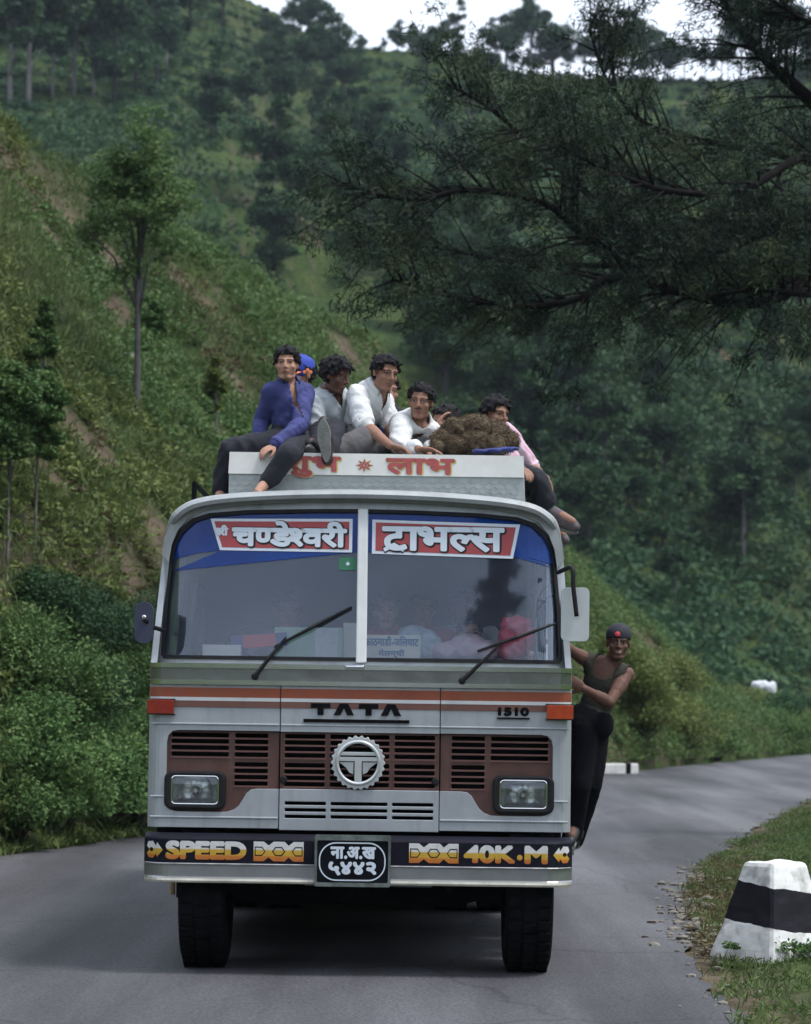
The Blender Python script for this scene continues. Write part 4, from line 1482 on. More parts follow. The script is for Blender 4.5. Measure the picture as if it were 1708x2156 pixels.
for s in (-1, 1):
    ch.box(BX(s * 0.75) - 0.36, BX(s * 0.75) + 0.36, 21.60, 21.62, 0.12, 0.66)  # rear flaps added to stop light coming in under the tail
part(ch, 'chassis', DARKIN)
part(MB().box(BX(-1.13), BX(-0.5), 17.5, 20.0, 0.26, 0.7).box(BX(0.55), BX(1.13), 18.6, 20.0, 0.26, 0.7).box(BX(-0.5), BX(0.55), 19.0, 19.9, 0.30, 0.6), 'under_light_block', DARKIN)  # unseen boxes added to block light from behind and deepen the underbody shade
# entrance step and grab rail by the door
part(MB().box(BX(0.86), BX(1.30), 17.58, 18.34, 0.545, 0.585), 'door_step', mat('step_plate', (0.16, 0.16, 0.16), 0.5, metal=0.5, var=0.3, scale=12))
part(MB().tube(curve([(BX(1.18), 17.46, 1.28), (BX(1.235), 17.46, 1.32), (BX(1.245), 17.46, 1.47), (BX(1.235), 17.46, 1.62), (BX(1.18), 17.46, 1.66)], 6), 0.016, 10), 'grab_rail', CHROME, smooth=True)

# --- wheels
def wheel(x, y, sgn, steer=0.0):
    c = Vector((BX(x), y, 0.50 - ZB))
    t = MB()
    w = 0.13
    t.lathe(c, (1, 0, 0), [(0.27, -w * .75), (0.30, -w), (0.44, -w * 1.02), (0.478, -w * .93), (0.497, -w * .72), (0.500, 0), (0.497, w * .72), (0.478, w * .93), (0.44, w * 1.02), (0.30, w), (0.27, w * .75)], 48)
    wh = t.build('wheel', TYRE, bus, smooth=True)
    tr = MB()
    for k in range(44):
        a = 2 * math.pi * k / 44
        for off in (-0.082, 0.0, 0.082):
            a2 = a + (0.03 if off == 0 else 0)
            cc = c + Vector((off, 0.501 * math.cos(a2), 0.501 * math.sin(a2)))
            tr.obox(cc, (0.031, 0.004, 0), Vector((0, -math.sin(a2), math.cos(a2))) * 0.024, Vector((0, math.cos(a2), math.sin(a2))) * 0.009)
    tr.build('tread', TYRE, wh)
    r_ = MB()
    r_.lathe(c, (sgn, 0, 0), [(0.275, w * 0.78), (0.26, w * .55), (0.20, w * .35), (0.12, w * .45), (0.11, w * 1.05), (0.06, w * 1.15)], 28)
    for k in range(8):
        a = 2 * math.pi * k / 8
        r_.lathe(c + Vector((sgn * w * .42, 0.16 * math.cos(a), 0.16 * math.sin(a))), (sgn, 0, 0), [(0.018, -0.01), (0.018, 0.03)], 6)
    r_.build('rim', RIMM, wh)
    return wh
for x, y, s in ((-0.872, Y0 + 0.46, -1), (0.962, Y0 + 0.44, 1), (-0.92, 20.92, -1), (0.92, 20.92, 1), (-0.60, 20.92, -1), (0.60, 20.92, 1)):
    wheel(x, y, s)
# mud flaps and hub bolts' brackets seen outside the front wheels
part(MB().tube([(BX(-1.06), Y0 + 0.35, 0.47), (BX(-1.06), Y0 + 0.35, 0.36)], 0.014, 6), 'wing_stay', mat('rusty_bracket', (0.20, 0.13, 0.06), 0.7, var=0.4, scale=14))
part(MB().tube([(BX(1.10), Y0 + 0.25, 0.47), (BX(1.10), Y0 + 0.25, 0.33)], 0.008, 6), 'wing_stay', mat('rusty_bracket', (0.20, 0.13, 0.06), 0.7, var=0.4, scale=14))

# --- mirrors
def mirror(cx, cz, hw, hh, r, m, arm, label, y=Y0 - 0.10):
    mb = MB()
    mb.plate(rrect(BX(cx) - hw, BX(cx) + hw, cz - hh, cz + hh, r, 6), y, y + 0.045)
    o = part(mb, 'wing_mirror', m, bevel=0.016)
    o['label'] = label
    part(MB().plate(rrect(BX(cx) - hw + .01, BX(cx) + hw - .01, cz - hh + .01, cz + hh - .01, r * .8, 6), y + 0.0455, y + 0.048), 'mirror_glass', mat('mirror_glass', (0.8, 0.8, 0.8), 0.03, metal=1.0), o)
    a = MB()
    for pl_ in arm:
        a.tube(curve([(BX(p[0]), p[1], p[2]) for p in pl_], 6), 0.013, 8)
    part(a, 'mirror_arm', BLACK, o, smooth=True)
mirror(1.192, 1.977, 0.078, 0.150, 0.030, MIRB, [[(1.10, Y0 + 0.02, 2.215), (1.17, Y0 - 0.11, 2.235), (1.178, Y0 - 0.125, 2.13), (1.198, Y0 - 0.125, 1.965)]], 'pale grey wing mirror')
mirror(-1.215, 1.898, 0.052, 0.117, 0.050, MIRD, [[(-1.12, Y0 + 0.05, 1.86), (-1.18, Y0 - 0.06, 1.88), (-1.205, Y0 - 0.115, 1.915)]], 'dark oval wing mirror')
part(MB().lathe((BX(-1.21), Y0 - 0.115, 1.928), (0, -1, 0), [(0.012, -0.02), (0.012, 0.012), (0.006, 0.018)], 10), 'mirror_bolt', CHROME)

# --- wipers
def wiper(pv, el, b0, b1):
    P = lambda q, d: Vector(rake((q[0], Y0 - d, q[1])))
    o = part(MB().lathe(P(pv, 0.012), (0, -1, 0), [(0.020, -0.02), (0.020, 0.025), (0.012, 0.034)], 12).tube([P(pv, 0.035), P(((pv[0] + el[0]) / 2, (pv[1] + el[1]) / 2), 0.045), P(el, 0.040)], [0.013, 0.010, 0.006], 8), 'wiper', BLACK, smooth=False)
    part(MB().tube([P(b0, 0.020), P(((b0[0] + b1[0]) / 2, (b0[1] + b1[1]) / 2), 0.028), P(b1, 0.020)], [0.008, 0.012, 0.007], 6).tube([P(b0, 0.012), P(b1, 0.012)], 0.006, 5), 'wiper_blade', BLACK, o)
G = lambda u, v: (at(u, v, 15.98).x, at(u, v, 15.98).z - ZB)
wiper(G(537, 1424), G(602, 1342), G(578, 1362), G(740, 1277))
wiper(G(973, 1434), G(1052, 1358), G(1006, 1371), G(1172, 1312))

# the whole body rides ZB above the measuring plane; wheels were set with it in mind
for o in bus.children:
    o.location.z += ZB

# --- luggage box on the roof
rb = empty('roof_luggage_box', (BX(0.06), 16.5, 2.66), 'white and grey metal luggage box on the roof with red painted writing', 'luggage box')
Zt, Zm, Zl = 2.955, 2.832, 2.640
x0b, x1b = -1.028, 0.683
mb = MB().plate([(x0b, Zl), (x1b + .012, Zl), (x1b, Zt), (x0b, Zt)], 16.5, 16.54)
part(mb, 'front_plate', mat('checker_steel', (0.40, 0.43, 0.43), 0.5, metal=0.3, var=0.12, scale=14), rb)
part(MB().plate([(x0b - .003, Zm), (x1b + .002, Zm), (x1b - .003, Zt + .003), (x0b + .003, Zt + .003)], 16.488, 16.5, ), 'painted_board', mat('board_white', (0.70, 0.69, 0.66), 0.6, col2=(0.80, 0.79, 0.76), scale=7), rb)
part(MB().box(x0b, x1b, 16.54, 18.9, Zt - 0.03, Zt), 'box_lid', GREYROOF, rb)
part(MB().box(x0b, x0b + 0.03, 16.54, 18.9, Zl, Zt - 0.03).box(x1b - 0.03, x1b, 16.54, 18.9, Zl, Zt - 0.03).box(x0b, x1b, 18.9, 18.93, Zl, Zt), 'box_side', mat('checker_steel', (0.4, 0.4, 0.4)), rb)
ck = MB()
k = 0
for i in range(58):
    for j in range(6):
        x = x0b + 0.02 + i * 0.0295
        z = Zl + 0.012 + j * 0.030
        if z > Zm - 0.016 or x > x1b - 0.02: continue
        s = 1 if (i + j) % 2 else -1
        d = Vector((0.0085, 0, 0.0085 * s))
        e = Vector((-0.0024 * s, 0, 0.0024))
        ck.obox((x, 16.4985, z), d, (0, 0.0022, 0), e)
part(ck, 'checker_tread', mat('checker_steel', (0.4, 0.4, 0.4)), rb)
yp = 16.4865
rw, yw = MB(), MB()
sh1 = word([('शुभ',)])
sh2 = word([('लाभ',)])
c_ = lambda u, v: at(u, v, 16.49)
xa, xb = c_(596, 980).x, c_(718, 980).x
letter(yw, sh1, xa + .006, xb + .008, 2.824 - 0.012, 2.936, yp, bold=0.0080)
letter(rw, sh1, xa, xb, 2.828 - 0.012, 2.940, yp - 0.002, bold=0.0065)
part(yw, 'lettering_edge', YELW, part(rw, 'painted_word', REDW, rb))
rw, yw = MB(), MB()
xa, xb = c_(812, 980).x, c_(958, 980).x
letter(yw, sh2, xa + .006, xb + .008, 2.836, 2.932, yp, bold=0.0080)
letter(rw, sh2, xa, xb, 2.840, 2.936, yp - 0.002, bold=0.0065)
part(yw, 'lettering_edge', YELW, part(rw, 'painted_word', REDW, rb))
rw, yw = MB(), MB()
sx, sz = c_(767, 980).x, 2.890
for i in range(8):
    a = R(45 * i)
    for mbx, g, dx, yy in ((yw, 1.25, 0.004, yp), (rw, 1.0, 0, yp - 0.002)):
        p0 = Vector((sx + dx + 0.020 * math.cos(a), yy, sz + 0.016 * math.sin(a)))
        p1 = Vector((sx + dx + 0.052 * math.cos(a), yy, sz + 0.040 * math.sin(a)))
        nn = Vector((-math.sin(a), 0, math.cos(a))) * 0.006 * g
        mbx.add([p0 - nn * 1.2, p1, p0 + nn * 1.2], [(0, 1, 2)])
rw.plate([(sx + (0.019 if i % 2 else 0.014) * math.cos(R(22.5 * i)), sz + (0.017 if i % 2 else 0.012) * math.sin(R(22.5 * i))) for i in range(16)], yp - 0.0025, yp - 0.001, holes=[[(sx + 0.006 * math.cos(R(45 * i)), sz + 0.006 * math.sin(R(45 * i))) for i in range(8)]])
part(yw, 'flower_edge', YELW, part(rw, 'painted_flower', REDW, rb))
# low rail along the roof edges, behind the box
rk = MB()
for s in (-1, 1):
    rk.tube([(BX(s * 1.0), 16.62, 2.66), (BX(s * 1.0), 16.62, 2.78), (BX(s * 1.0), 24.2, 2.78), (BX(s * 1.0), 24.2, 2.62)], 0.015, 8)
    for y in (18.0, 19.5, 21.0, 22.5):
        rk.tube([(BX(s * 1.0), y, 2.62), (BX(s * 1.0), y, 2.78)], 0.012, 6)
part(rk, 'roof_rail', BLACKP)
# ------------------------------------------------------------------ people
class Blob:
    """round cones and ellipsoids, fused into one skin by a voxel remesh"""
    def __init__(s):
        s.mb = MB()
    def cone(s, pts, rads, n=10):
        pts = [Vector(p) for p in pts]
        for i in range(len(pts) - 1):
            if (pts[i + 1] - pts[i]).length > 1e-5:
                s.mb.tube([pts[i], pts[i + 1]], [rads[i], rads[i + 1]], n)
        for p, r in zip(pts, rads):
            s.ell(p, (r, 0, 0), (0, r, 0), (0, 0, r), 8, 6)
        return s
    def ell(s, c, ax, ay, az, nu=16, nv=10):
        c, ax, ay, az = Vector(c), Vector(ax), Vector(ay), Vector(az)
        vs = [c + az]
        for j in range(1, nv):
            t = math.pi * j / nv
            for i in range(nu):
                a = 2 * math.pi * i / nu
                vs.append(c + (ax * math.cos(a) + ay * math.sin(a)) * math.sin(t) + az * math.cos(t))
        vs.append(c - az)
        fs = []
        for i in range(nu):
            fs.append((0, 1 + i, 1 + (i + 1) % nu))
            b = 1 + (nv - 2) * nu
            fs.append((len(vs) - 1, b + (i + 1) % nu, b + i))
            for j in range(nv - 2):
                q = 1 + j * nu
                fs.append((q + i, q + nu + i, q + nu + (i + 1) % nu, q + (i + 1) % nu))
        s.mb.add(vs, fs)
        return s
    def skin(s, name, m, parent=None, loc=None, voxel=0.006, smooth=2, wrinkle=0.0, wscale=9.0, seed=0.0, cut=None):
        o = mesh_obj(name + '_tmp', s.mb.v, s.mb.f, None, None, loc=(0, 0, 0))
        md = o.modifiers.new('r', 'REMESH')
        md.mode = 'VOXEL'
        md.voxel_size = voxel
        if smooth:
            sm_ = o.modifiers.new('s', 'SMOOTH')
            sm_.iterations = smooth
            sm_.factor = 0.5
        bpy.context.view_layer.update()
        dg = bpy.context.evaluated_depsgraph_get()
        me = bpy.data.meshes.new_from_object(o.evaluated_get(dg))
        bpy.data.objects.remove(o)
        me.name = name
        n = len(me.vertices)
        co = np.empty(n * 3, np.float32)
        me.vertices.foreach_get('co', co)
        co = co.reshape(-1, 3).astype(float)
        if wrinkle > 0:
            no = np.empty(n * 3, np.float32)
            me.vertices.foreach_get('normal', no)
            no = no.reshape(-1, 3)
            f = wscale
            w = np.zeros(n)
            for (ax_, bx_, s1, s2, am) in (((.8, .2, .55), (.3, .9, -.3), 1.6, 5.0, 1.0), ((-.7, .3, .65), (.4, .8, .45), 1.3, 4.0, .9), ((.2, .9, .4), (.9, -.3, .2), 0.9, 2.5, .6), ((.5, .5, .9), (-.6, .7, .1), 0.6, 1.5, .35)):
                q_ = vn(co @ np.array(ax_) * f, co @ np.array(bx_) * f, s1, int(seed * 3) + 2) if s1 == s2 else vn(co @ np.array(ax_) * f / s1, co @ np.array(bx_) * f / s2, 1.0, int(seed * 3) + 2)
                w += am * (1 - 2.2 * np.abs(q_))
            co = co + no * (w * wrinkle * 0.5)[:, None]
        if parent is not None:
            org = np.array(wloc(parent))
        else:
            org = np.array(loc)
        me.vertices.foreach_set('co', (co - org).astype(np.float32).ravel())
        if cut is not None:
            bm = bmesh.new()
            bm.from_mesh(me)
            kill = [f for f in bm.faces if cut(f.calc_center_median() + Vector(org))]
            bmesh.ops.delete(bm, geom=kill, context='FACES')
            bm.to_mesh(me)
            bm.free()
        me.polygons.foreach_set('use_smooth', np.ones(len(me.polygons), bool))
        me.materials.clear()
        if m is not None:
            me.materials.append(m)
        me.update()
        o = bpy.data.objects.new(name, me)
        if parent is None:
            o.location = org
        link(o, parent)
        return o

EYEW = mat('eye_white', (0.36, 0.34, 0.32), 0.5, var=0.03)
EYED = mat('eye_dark', (0.012, 0.009, 0.008), 0.3, var=0.1)
BROWM = mat('brow_hair', (0.040, 0.024, 0.018), 0.8, var=0.1)
LIPM = mat('lip', (0.215, 0.092, 0.075), 0.5, var=0.1, scale=20)
TEETH = mat('teeth', (0.40, 0.37, 0.34), 0.4, var=0.03)
HAIRM = mat('black_hair', (0.009, 0.008, 0.010), 0.8, var=0.3, scale=60, spec=0.25)
SKINS = {'light': mat('skin_light_brown', (0.42, 0.225, 0.158), 0.7, var=0.10, scale=14),
         'mid': mat('skin_brown', (0.28, 0.143, 0.095), 0.7, var=0.12, scale=14),
         'dark': mat('skin_dark_brown', (0.125, 0.058, 0.041), 0.7, var=0.12, scale=14)}

def basis(fwd, upv):
    f = Vector(fwd).normalized()
    u = Vector(upv)
    u = (u - f * u.dot(f)).normalized()
    return f.cross(u), f, u        # subject's right-hand axis, forward, up

def add_head(B, c, fwd, upv, s, jaw=1.0):
    r, f, u = basis(fwd, upv)
    c = Vector(c)
    P = lambda x, y, z: c + (r * x + f * y + u * z) * s
    E = lambda p, a, b, d, nu=18, nv=12: B.ell(P(*p), r * a * s, f * b * s, u * d * s, nu, nv)
    E((0, -0.012, 0.036), 0.073, 0.092, 0.078, 24, 16)
    E((0, 0.016, -0.030 if jaw == 1 else -0.024), 0.061 * (2 - jaw) , 0.068, 0.076 * jaw, 24, 16)
    E((0, 0.030, -0.062 if jaw == 1 else -0.052), 0.046 * (2 - jaw), 0.050, 0.048 * jaw)
    E((0, 0.060, -0.092 if jaw == 1 else -0.080), 0.023 * (2 - jaw), 0.018, 0.018)
    for k in (-1, 1):
        E((k * 0.040, 0.052, -0.022), 0.024, 0.022, 0.022)
        B.cone([P(k * 0.010, 0.081, 0.026), P(k * 0.046, 0.066, 0.026)], [0.010 * s, 0.010 * s], 8)
        E((k * 0.074, -0.006, -0.004), 0.009, 0.019, 0.030)
        E((k * 0.0305, 0.0665, 0.007), 0.0135, 0.0115, 0.0115)
        E((k * 0.010, 0.089, -0.027), 0.008, 0.008, 0.007)
        B.cone([P(k * 0.040, -0.01, -0.075), P(k * 0.018, 0.058, -0.093)], [0.022 * s, 0.017 * s], 8)
    B.cone([P(0, 0.080, 0.022), P(0, 0.094, -0.004), P(0, 0.103, -0.024)], [0.008 * s, 0.009 * s, 0.0105 * s], 10)
    B.cone([P(-0.019, 0.076, -0.052), P(0, 0.086, -0.050), P(0.019, 0.076, -0.052)], [0.005 * s, 0.0075 * s, 0.005 * s], 8)
    B.cone([P(-0.016, 0.076, -0.064), P(0, 0.083, -0.065), P(0.016, 0.076, -0.064)], [0.005 * s, 0.008 * s, 0.005 * s], 8)

def paint_face(o, c, fwd, upv, s, smile=False, moustache=False):
    """eyes, brows and lips as colour patches on the one skin"""
    me = o.data
    for m in (EYEW, EYED, BROWM, LIPM, TEETH):
        me.materials.append(m)
    r, f, u = basis(fwd, upv)
    n = len(me.polygons)
    ce = np.empty(n * 3, np.float32)
    me.polygons.foreach_get('center', ce)
    q = (ce.reshape(-1, 3) + np.array(o.location) - np.array(c)) / s
    x, y, z = q @ np.array(r), q @ np.array(f), q @ np.array(u)
    idx = np.zeros(n, np.int32)
    front = y > 0.045
    ax = np.abs(x)
    lip = front & (((ax / (0.027 if smile else 0.024)) ** 2 + ((z + 0.058) / 0.0125) ** 2) < 1)
    idx[lip] = 4
    if smile:
        idx[front & (((ax / 0.021) ** 2 + ((z + 0.058) / 0.006) ** 2) < 1)] = 5
    idx[front & (((ax - 0.0305) / 0.0140) ** 2 + ((z - 0.007) / 0.0058) ** 2 < 1)] = 2
    idx[front & (((ax - 0.0305) / 0.0115) ** 2 + ((z - 0.0062) / 0.0042) ** 2 < 1)] = 1
    idx[front & (((ax - 0.0305) / 0.0060) ** 2 + ((z - 0.0066) / 0.0060) ** 2 < 1)] = 2
    zb = 0.0275 - 0.08 * (ax - 0.03) - 4.0 * (ax - 0.032) ** 2
    idx[front & (ax > 0.011) & (ax < 0.054) & (np.abs(z - zb) < 0.0030)] = 3
    if moustache:
        idx[front & (ax < 0.028) & (np.abs(z + 0.0415 + 0.10 * ax) < 0.0048)] = 3
    me.polygons.foreach_set('material_index', idx)

def add_hair(parent, c, fwd, upv, s, length=0.0, seed=0, vol=1.0, fringe=0.0, m=None):
    r, f, u = basis(fwd, upv)
    rd = np.random.default_rng(200 + seed)
    B = Blob()
    c = Vector(c)
    P = lambda x, y, z: c + (r * float(x) + f * float(y) + u * float(z)) * s
    n = 480
    d = rd.normal(size=(n * 3, 3))
    d /= np.linalg.norm(d, axis=1, keepdims=True)
    pts = d * np.array([0.074, 0.092, 0.080]) + np.array([0, -0.012, 0.036])
    hair = (pts[:, 2] > 0.066 - fringe + 0.0 * pts[:, 0]) | (pts[:, 1] < 0.012) & (pts[:, 2] > -0.030 - length) | (pts[:, 1] < 0.040) & (pts[:, 2] > 0.030)
    hair &= ~((np.abs(pts[:, 0]) > 0.05) & (np.abs(pts[:, 1]) < 0.022) & (pts[:, 2] < 0.016 - length))
    hair &= ~((pts[:, 1] > 0.062) & (pts[:, 2] < 0.074 - fringe))
    pts = pts[hair][:n]
    for p in pts:
        rr = (0.011 + 0.006 * rd.random()) * vol
        q = p + (p - np.array([0, -0.012, 0.036])) * (0.02 + 0.07 * rd.random()) * vol
        dv = rd.normal(size=3) * 0.010
        dv[2] -= 0.006
        dv[1] += 0.004
        B.cone([P(*p), P(*(q + dv))], [rr * s, rr * s * 0.55], 6)
    B.ell(P(0, -0.014, 0.042), r * 0.0765 * s, f * 0.093 * s, u * 0.082 * s, 20, 14)
    cutp = lambda p: ((p - c).dot(f) / s > 0.058 and (p - c).dot(u) / s < 0.066 - fringe) or ((p - c).dot(u) / s < -0.055 - length) or ((p - c).dot(f) / s > 0.018 and (p - c).dot(u) / s < 0.018 - fringe)
    return B.skin('hair', m or HAIRM, parent, voxel=0.0060 * s, smooth=3, cut=cutp)

def add_hand(B, wr, d, nrm, s=1.0, curl=0.5, thumb=1, spread=0.25):
    """palm with four unequal bent fingers and a thumb leaving its side; nrm: side the fingers close towards"""
    d = Vector(d).normalized()
    nrm = Vector(nrm)
    nrm = (nrm - d * nrm.dot(d)).normalized()
    sd = d.cross(nrm) * thumb            # towards the thumb
    wr = Vector(wr)
    pc = wr + d * 0.048 * s
    B.ell(pc, sd * 0.040 * s, d * 0.052 * s, nrm * 0.015 * s, 14, 10)
    for k, (off, ln) in enumerate(((0.029, 0.070), (0.010, 0.080), (-0.010, 0.074), (-0.028, 0.057))):
        b = wr + d * (0.083 - 0.004 * abs(k - 1)) * s + sd * off * s
        dd = (d + sd * (1.5 - k) * 0.12 * spread).normalized()
        p, pts = b, [b - d * 0.02 * s, b]
        ang = 0.0
        for j, fr in enumerate((0.45, 0.31, 0.24)):
            ang += curl * (0.55 if j == 0 else 0.75) * (1 + 0.08 * k)
            v = dd * math.cos(ang) + nrm * math.sin(ang)
            p = p + v * ln * fr * s
            pts.append(p)
        B.cone(pts, [0.0100 * s, 0.0100 * s, 0.0090 * s, 0.0083 * s, 0.0072 * s], 8)
    t0 = wr + d * 0.020 * s + sd * 0.026 * s + nrm * 0.004 * s
    t1 = t0 + (d * 0.65 + sd * 0.72 + nrm * 0.25) * 0.036 * s
    t2 = t1 + (d * 0.88 + sd * 0.35 + nrm * 0.35 * (0.4 + curl)) * 0.030 * s
    t3 = t2 + (d * 0.95 + sd * 0.05 + nrm * 0.5 * (0.3 + curl)) * 0.025 * s
    B.cone([t0, t1, t2, t3], [0.015 * s, 0.0125 * s, 0.0105 * s, 0.008 * s], 8)

def person(J, label, skin='mid', s=1.0, hs=1.0, shirt=None, sleeve=1.0, trousers=None, leg=1.03, hair=True, shoes=None, voxel=0.0055, smile=False, moustache=False,
           hairseed=0, hairlen=0.0, vol=1.0, fringe=0.0, open_neck=0.0, collar=True, hands=('L', 'R'), tank=False, group=None, sock=None, wr_amt=0.011, barefoot=(), name='person', belly=1.0, jaw=1.0):
    """J: joints in place coordinates. L and R are the two body sides; sleeve and leg: covered share of the limb"""
    V = {k: Vector(v) for k, v in J.items() if k not in ('fwd', 'up', 'handL', 'handR', 'nL', 'nR', 'curlL', 'curlR', 'thL', 'thR')}
    fwd, upv = Vector(J['fwd']), Vector(J.get('up', (0, 0, 1)))
    hc = V['head']
    spine = (V['neck'] - V['pel'])
    su = spine.normalized()
    sr = (V['shR'] - V['shL'])
    sr = (sr - su * sr.dot(su))
    sw = max(sr.length, 0.335 * s)
    sr.normalize()
    sf = su.cross(sr)
    if sf.dot(fwd) < 0 and J.get('flip', True): sf = -sf
    chest = V['pel'] + spine * 0.70
    waist = V['pel'] + spine * 0.36
    mid = (V['shL'] + V['shR']) / 2

    def torso(B, g, hips=True):
        B.ell(chest, sr * (sw * 0.37 + g), sf * (0.100 * s + g), su * (0.175 * s), 22, 14)
        B.ell(waist, sr * (sw * 0.335 + g) * belly, sf * (0.094 * s + g) * belly, su * (0.17 * s), 22, 14)
        if hips:
            B.ell(V['pel'], sr * (0.160 * s * min(1, belly) + g), sf * (0.115 * s + g), su * (0.12 * s + g * .5), 22, 14)
        for k in ('L', 'R'):
            B.cone([mid + su * 0.030 * s, V['sh' + k] - su * 0.005 * s], [0.046 * s + g, 0.047 * s + g], 12)
            B.cone([V['sh' + k], chest], [0.052 * s + g, 0.085 * s + g], 12)

    B = Blob()
    torso(B, 0.0)
    B.cone([V['neck'] - su * 0.05 * s, V['neck'], hc - upv.normalized() * 0.055 * hs - fwd.normalized() * 0.012 * hs], [0.064 * s, 0.053 * s, 0.052 * hs], 14)
    add_head(B, hc, fwd, upv, hs, jaw)
    for k in ('L', 'R'):
        B.cone([V['sh' + k], V['el' + k], V['wr' + k]], [0.046 * s, 0.038 * s, 0.026 * s], 12)
        B.cone([V['sh' + k].lerp(V['el' + k], 0.35), V['sh' + k].lerp(V['el' + k], 0.6)], [0.050 * s, 0.045 * s], 12)
        B.cone([V['el' + k].lerp(V['wr' + k], 0.25), V['el' + k].lerp(V['wr' + k], 0.5)], [0.043 * s, 0.037 * s], 12)
        if k in hands:
            d = Vector(J.get('hand' + k, V['wr' + k] - V['el' + k]))
            nn = Vector(J.get('n' + k, (0, 0, -1)))
            add_hand(B, V['wr' + k], d, nn, s, J.get('curl' + k, 0.45), J.get('th' + k, 1 if k == 'R' else -1))
        hp = V['hip' + k]
        B.cone([hp, V['kn' + k], V['an' + k]], [0.084 * s, 0.054 * s, 0.036 * s], 12)
        B.cone([V['kn' + k].lerp(V['an' + k], 0.2), V['kn' + k].lerp(V['an' + k], 0.42)], [0.054 * s, 0.050 * s], 12)
        B.cone([V['an' + k], V['an' + k].lerp(V['to' + k], 0.55), V['to' + k]], [0.037 * s, 0.037 * s, 0.026 * s], 10)
        if k in barefoot:
            fd = (V['to' + k] - V['an' + k]).normalized()
            fs_ = fd.cross(Vector((0, 0, 1))).normalized()
            for q in range(5):
                t0 = V['to' + k] + fs_ * (q - 2) * 0.013 * s - fd * 0.015 * s
                B.cone([t0, t0 + fd * (0.030 - 0.003 * abs(q - 1)) * s], [0.009 * s, 0.0075 * s], 6)
    body = B.skin(name, SKINS[skin], None, loc=V['pel'], voxel=voxel, smooth=2)
    paint_face(body, hc, fwd, upv, hs, smile, moustache)
    tag(body, label, 'person', group)
    if hair:
        add_hair(body, hc, fwd, upv, hs, hairlen, hairseed, vol, fringe)
    if shirt is not None:
        B = Blob()
        torso(B, 0.011 * s if tank else 0.016 * s)
        if not tank:
            for k in ('L', 'R'):
                g = 0.015 * s
                pts = [V['sh' + k], V['el' + k], V['wr' + k]]
                if sleeve <= 0.5:
                    e = pts[0].lerp(pts[1], sleeve * 2)
                    B.cone([pts[0], e], [0.050 * s + g, 0.050 * s + g], 14)
                else:
                    e = pts[1].lerp(pts[2], (sleeve - 0.5) * 2)
                    B.cone([pts[0], pts[0].lerp(pts[1], .5), pts[1], e], [0.052 * s + g, 0.050 * s + g, 0.044 * s + g, 0.034 * s + g * 0.8], 14)
        ch_top = V['neck']
        def cutn(p):
            # open at the neck, deeper down the front
            q = p - ch_top
            h = q.dot(su)
            rad_ = (q - su * h).length
            if tank:
                a = q.dot(sr)
                fr = q.dot(sf)
                if h > -0.02 * s and abs(a) < 0.085 * s: return True
                if abs(a) < 0.075 * s and fr > 0 and h > -0.115 * s + 6 * a * a: return True
                return abs(a) > sw * 0.5 - 0.028 * s and h > -0.20 * s
            if h > 0.022 * s and rad_ < 0.075 * s: return True
            if open_neck > 0 and q.dot(sf) > 0.02 and h < 0.03:
                return abs(q.dot(sr)) < 0.026 * s * max(0, 1 + h / (open_neck))
            return False
        so_ = B.skin('shirt', shirt, body, voxel=0.0085, smooth=3, wrinkle=wr_amt, wscale=27, seed=hairseed * 1.7, cut=cutn)
        sd_ = so_.modifiers.new('cloth', 'SOLIDIFY')
        sd_.thickness = 0.003
        if collar and not tank:
            cb = MB()
            nk = V['neck'] + su * 0.040 * s + sf * 0.006 * s
            ringp = []
            m_ = 26
            vs_, fs__ = [], []
            for i in range(m_ + 1):
                a = R(40 + 280 * i / m_) if open_neck > 0 else R(22 + 316 * i / m_)
                dirv = sf * math.cos(a) + sr * math.sin(a)
                up_ = 0.030 * s
                b0 = nk + dirv * 0.062 * s - su * 0.012 * s - sf * 0.005
                b1 = nk + dirv * 0.066 * s + su * up_ * (0.55 + 0.45 * (-math.cos(a) * .5 + .5))
                b2 = nk + dirv * 0.092 * s - su * (0.012 + 0.050 * max(0, math.cos(a)) ** 2) * s
                vs_ += [b0, b1, b2]
            for i in range(m_):
                for j in range(2):
                    a = i * 3 + j
                    fs__.append((a, a + 1, a + 4, a + 3))
            co_ = mesh_obj('collar', vs_, fs__, shirt, body, smooth=True)
            q = co_.modifiers.new('cloth', 'SOLIDIFY')
            q.thickness = 0.004
        if 0.5 < sleeve < 0.99 or sleeve <= 0.5 and not tank:
            for k in ('L', 'R'):
                pts = [V['sh' + k], V['el' + k], V['wr' + k]]
                if sleeve <= 0.5:
                    e0, e1 = pts[0].lerp(pts[1], sleeve * 2 - 0.14), pts[0].lerp(pts[1], sleeve * 2 + 0.02)
                else:
                    e0, e1 = pts[1].lerp(pts[2], (sleeve - 0.5) * 2 - 0.1), pts[1].lerp(pts[2], (sleeve - 0.5) * 2 + 0.04)
                rr = 0.064 * s if sleeve <= 0.5 else 0.054 * s
                MB().tube([e0, e0.lerp(e1, .5), e1], [rr, rr * 1.06, rr], 16).build('cuff', shirt, body, smooth=True)
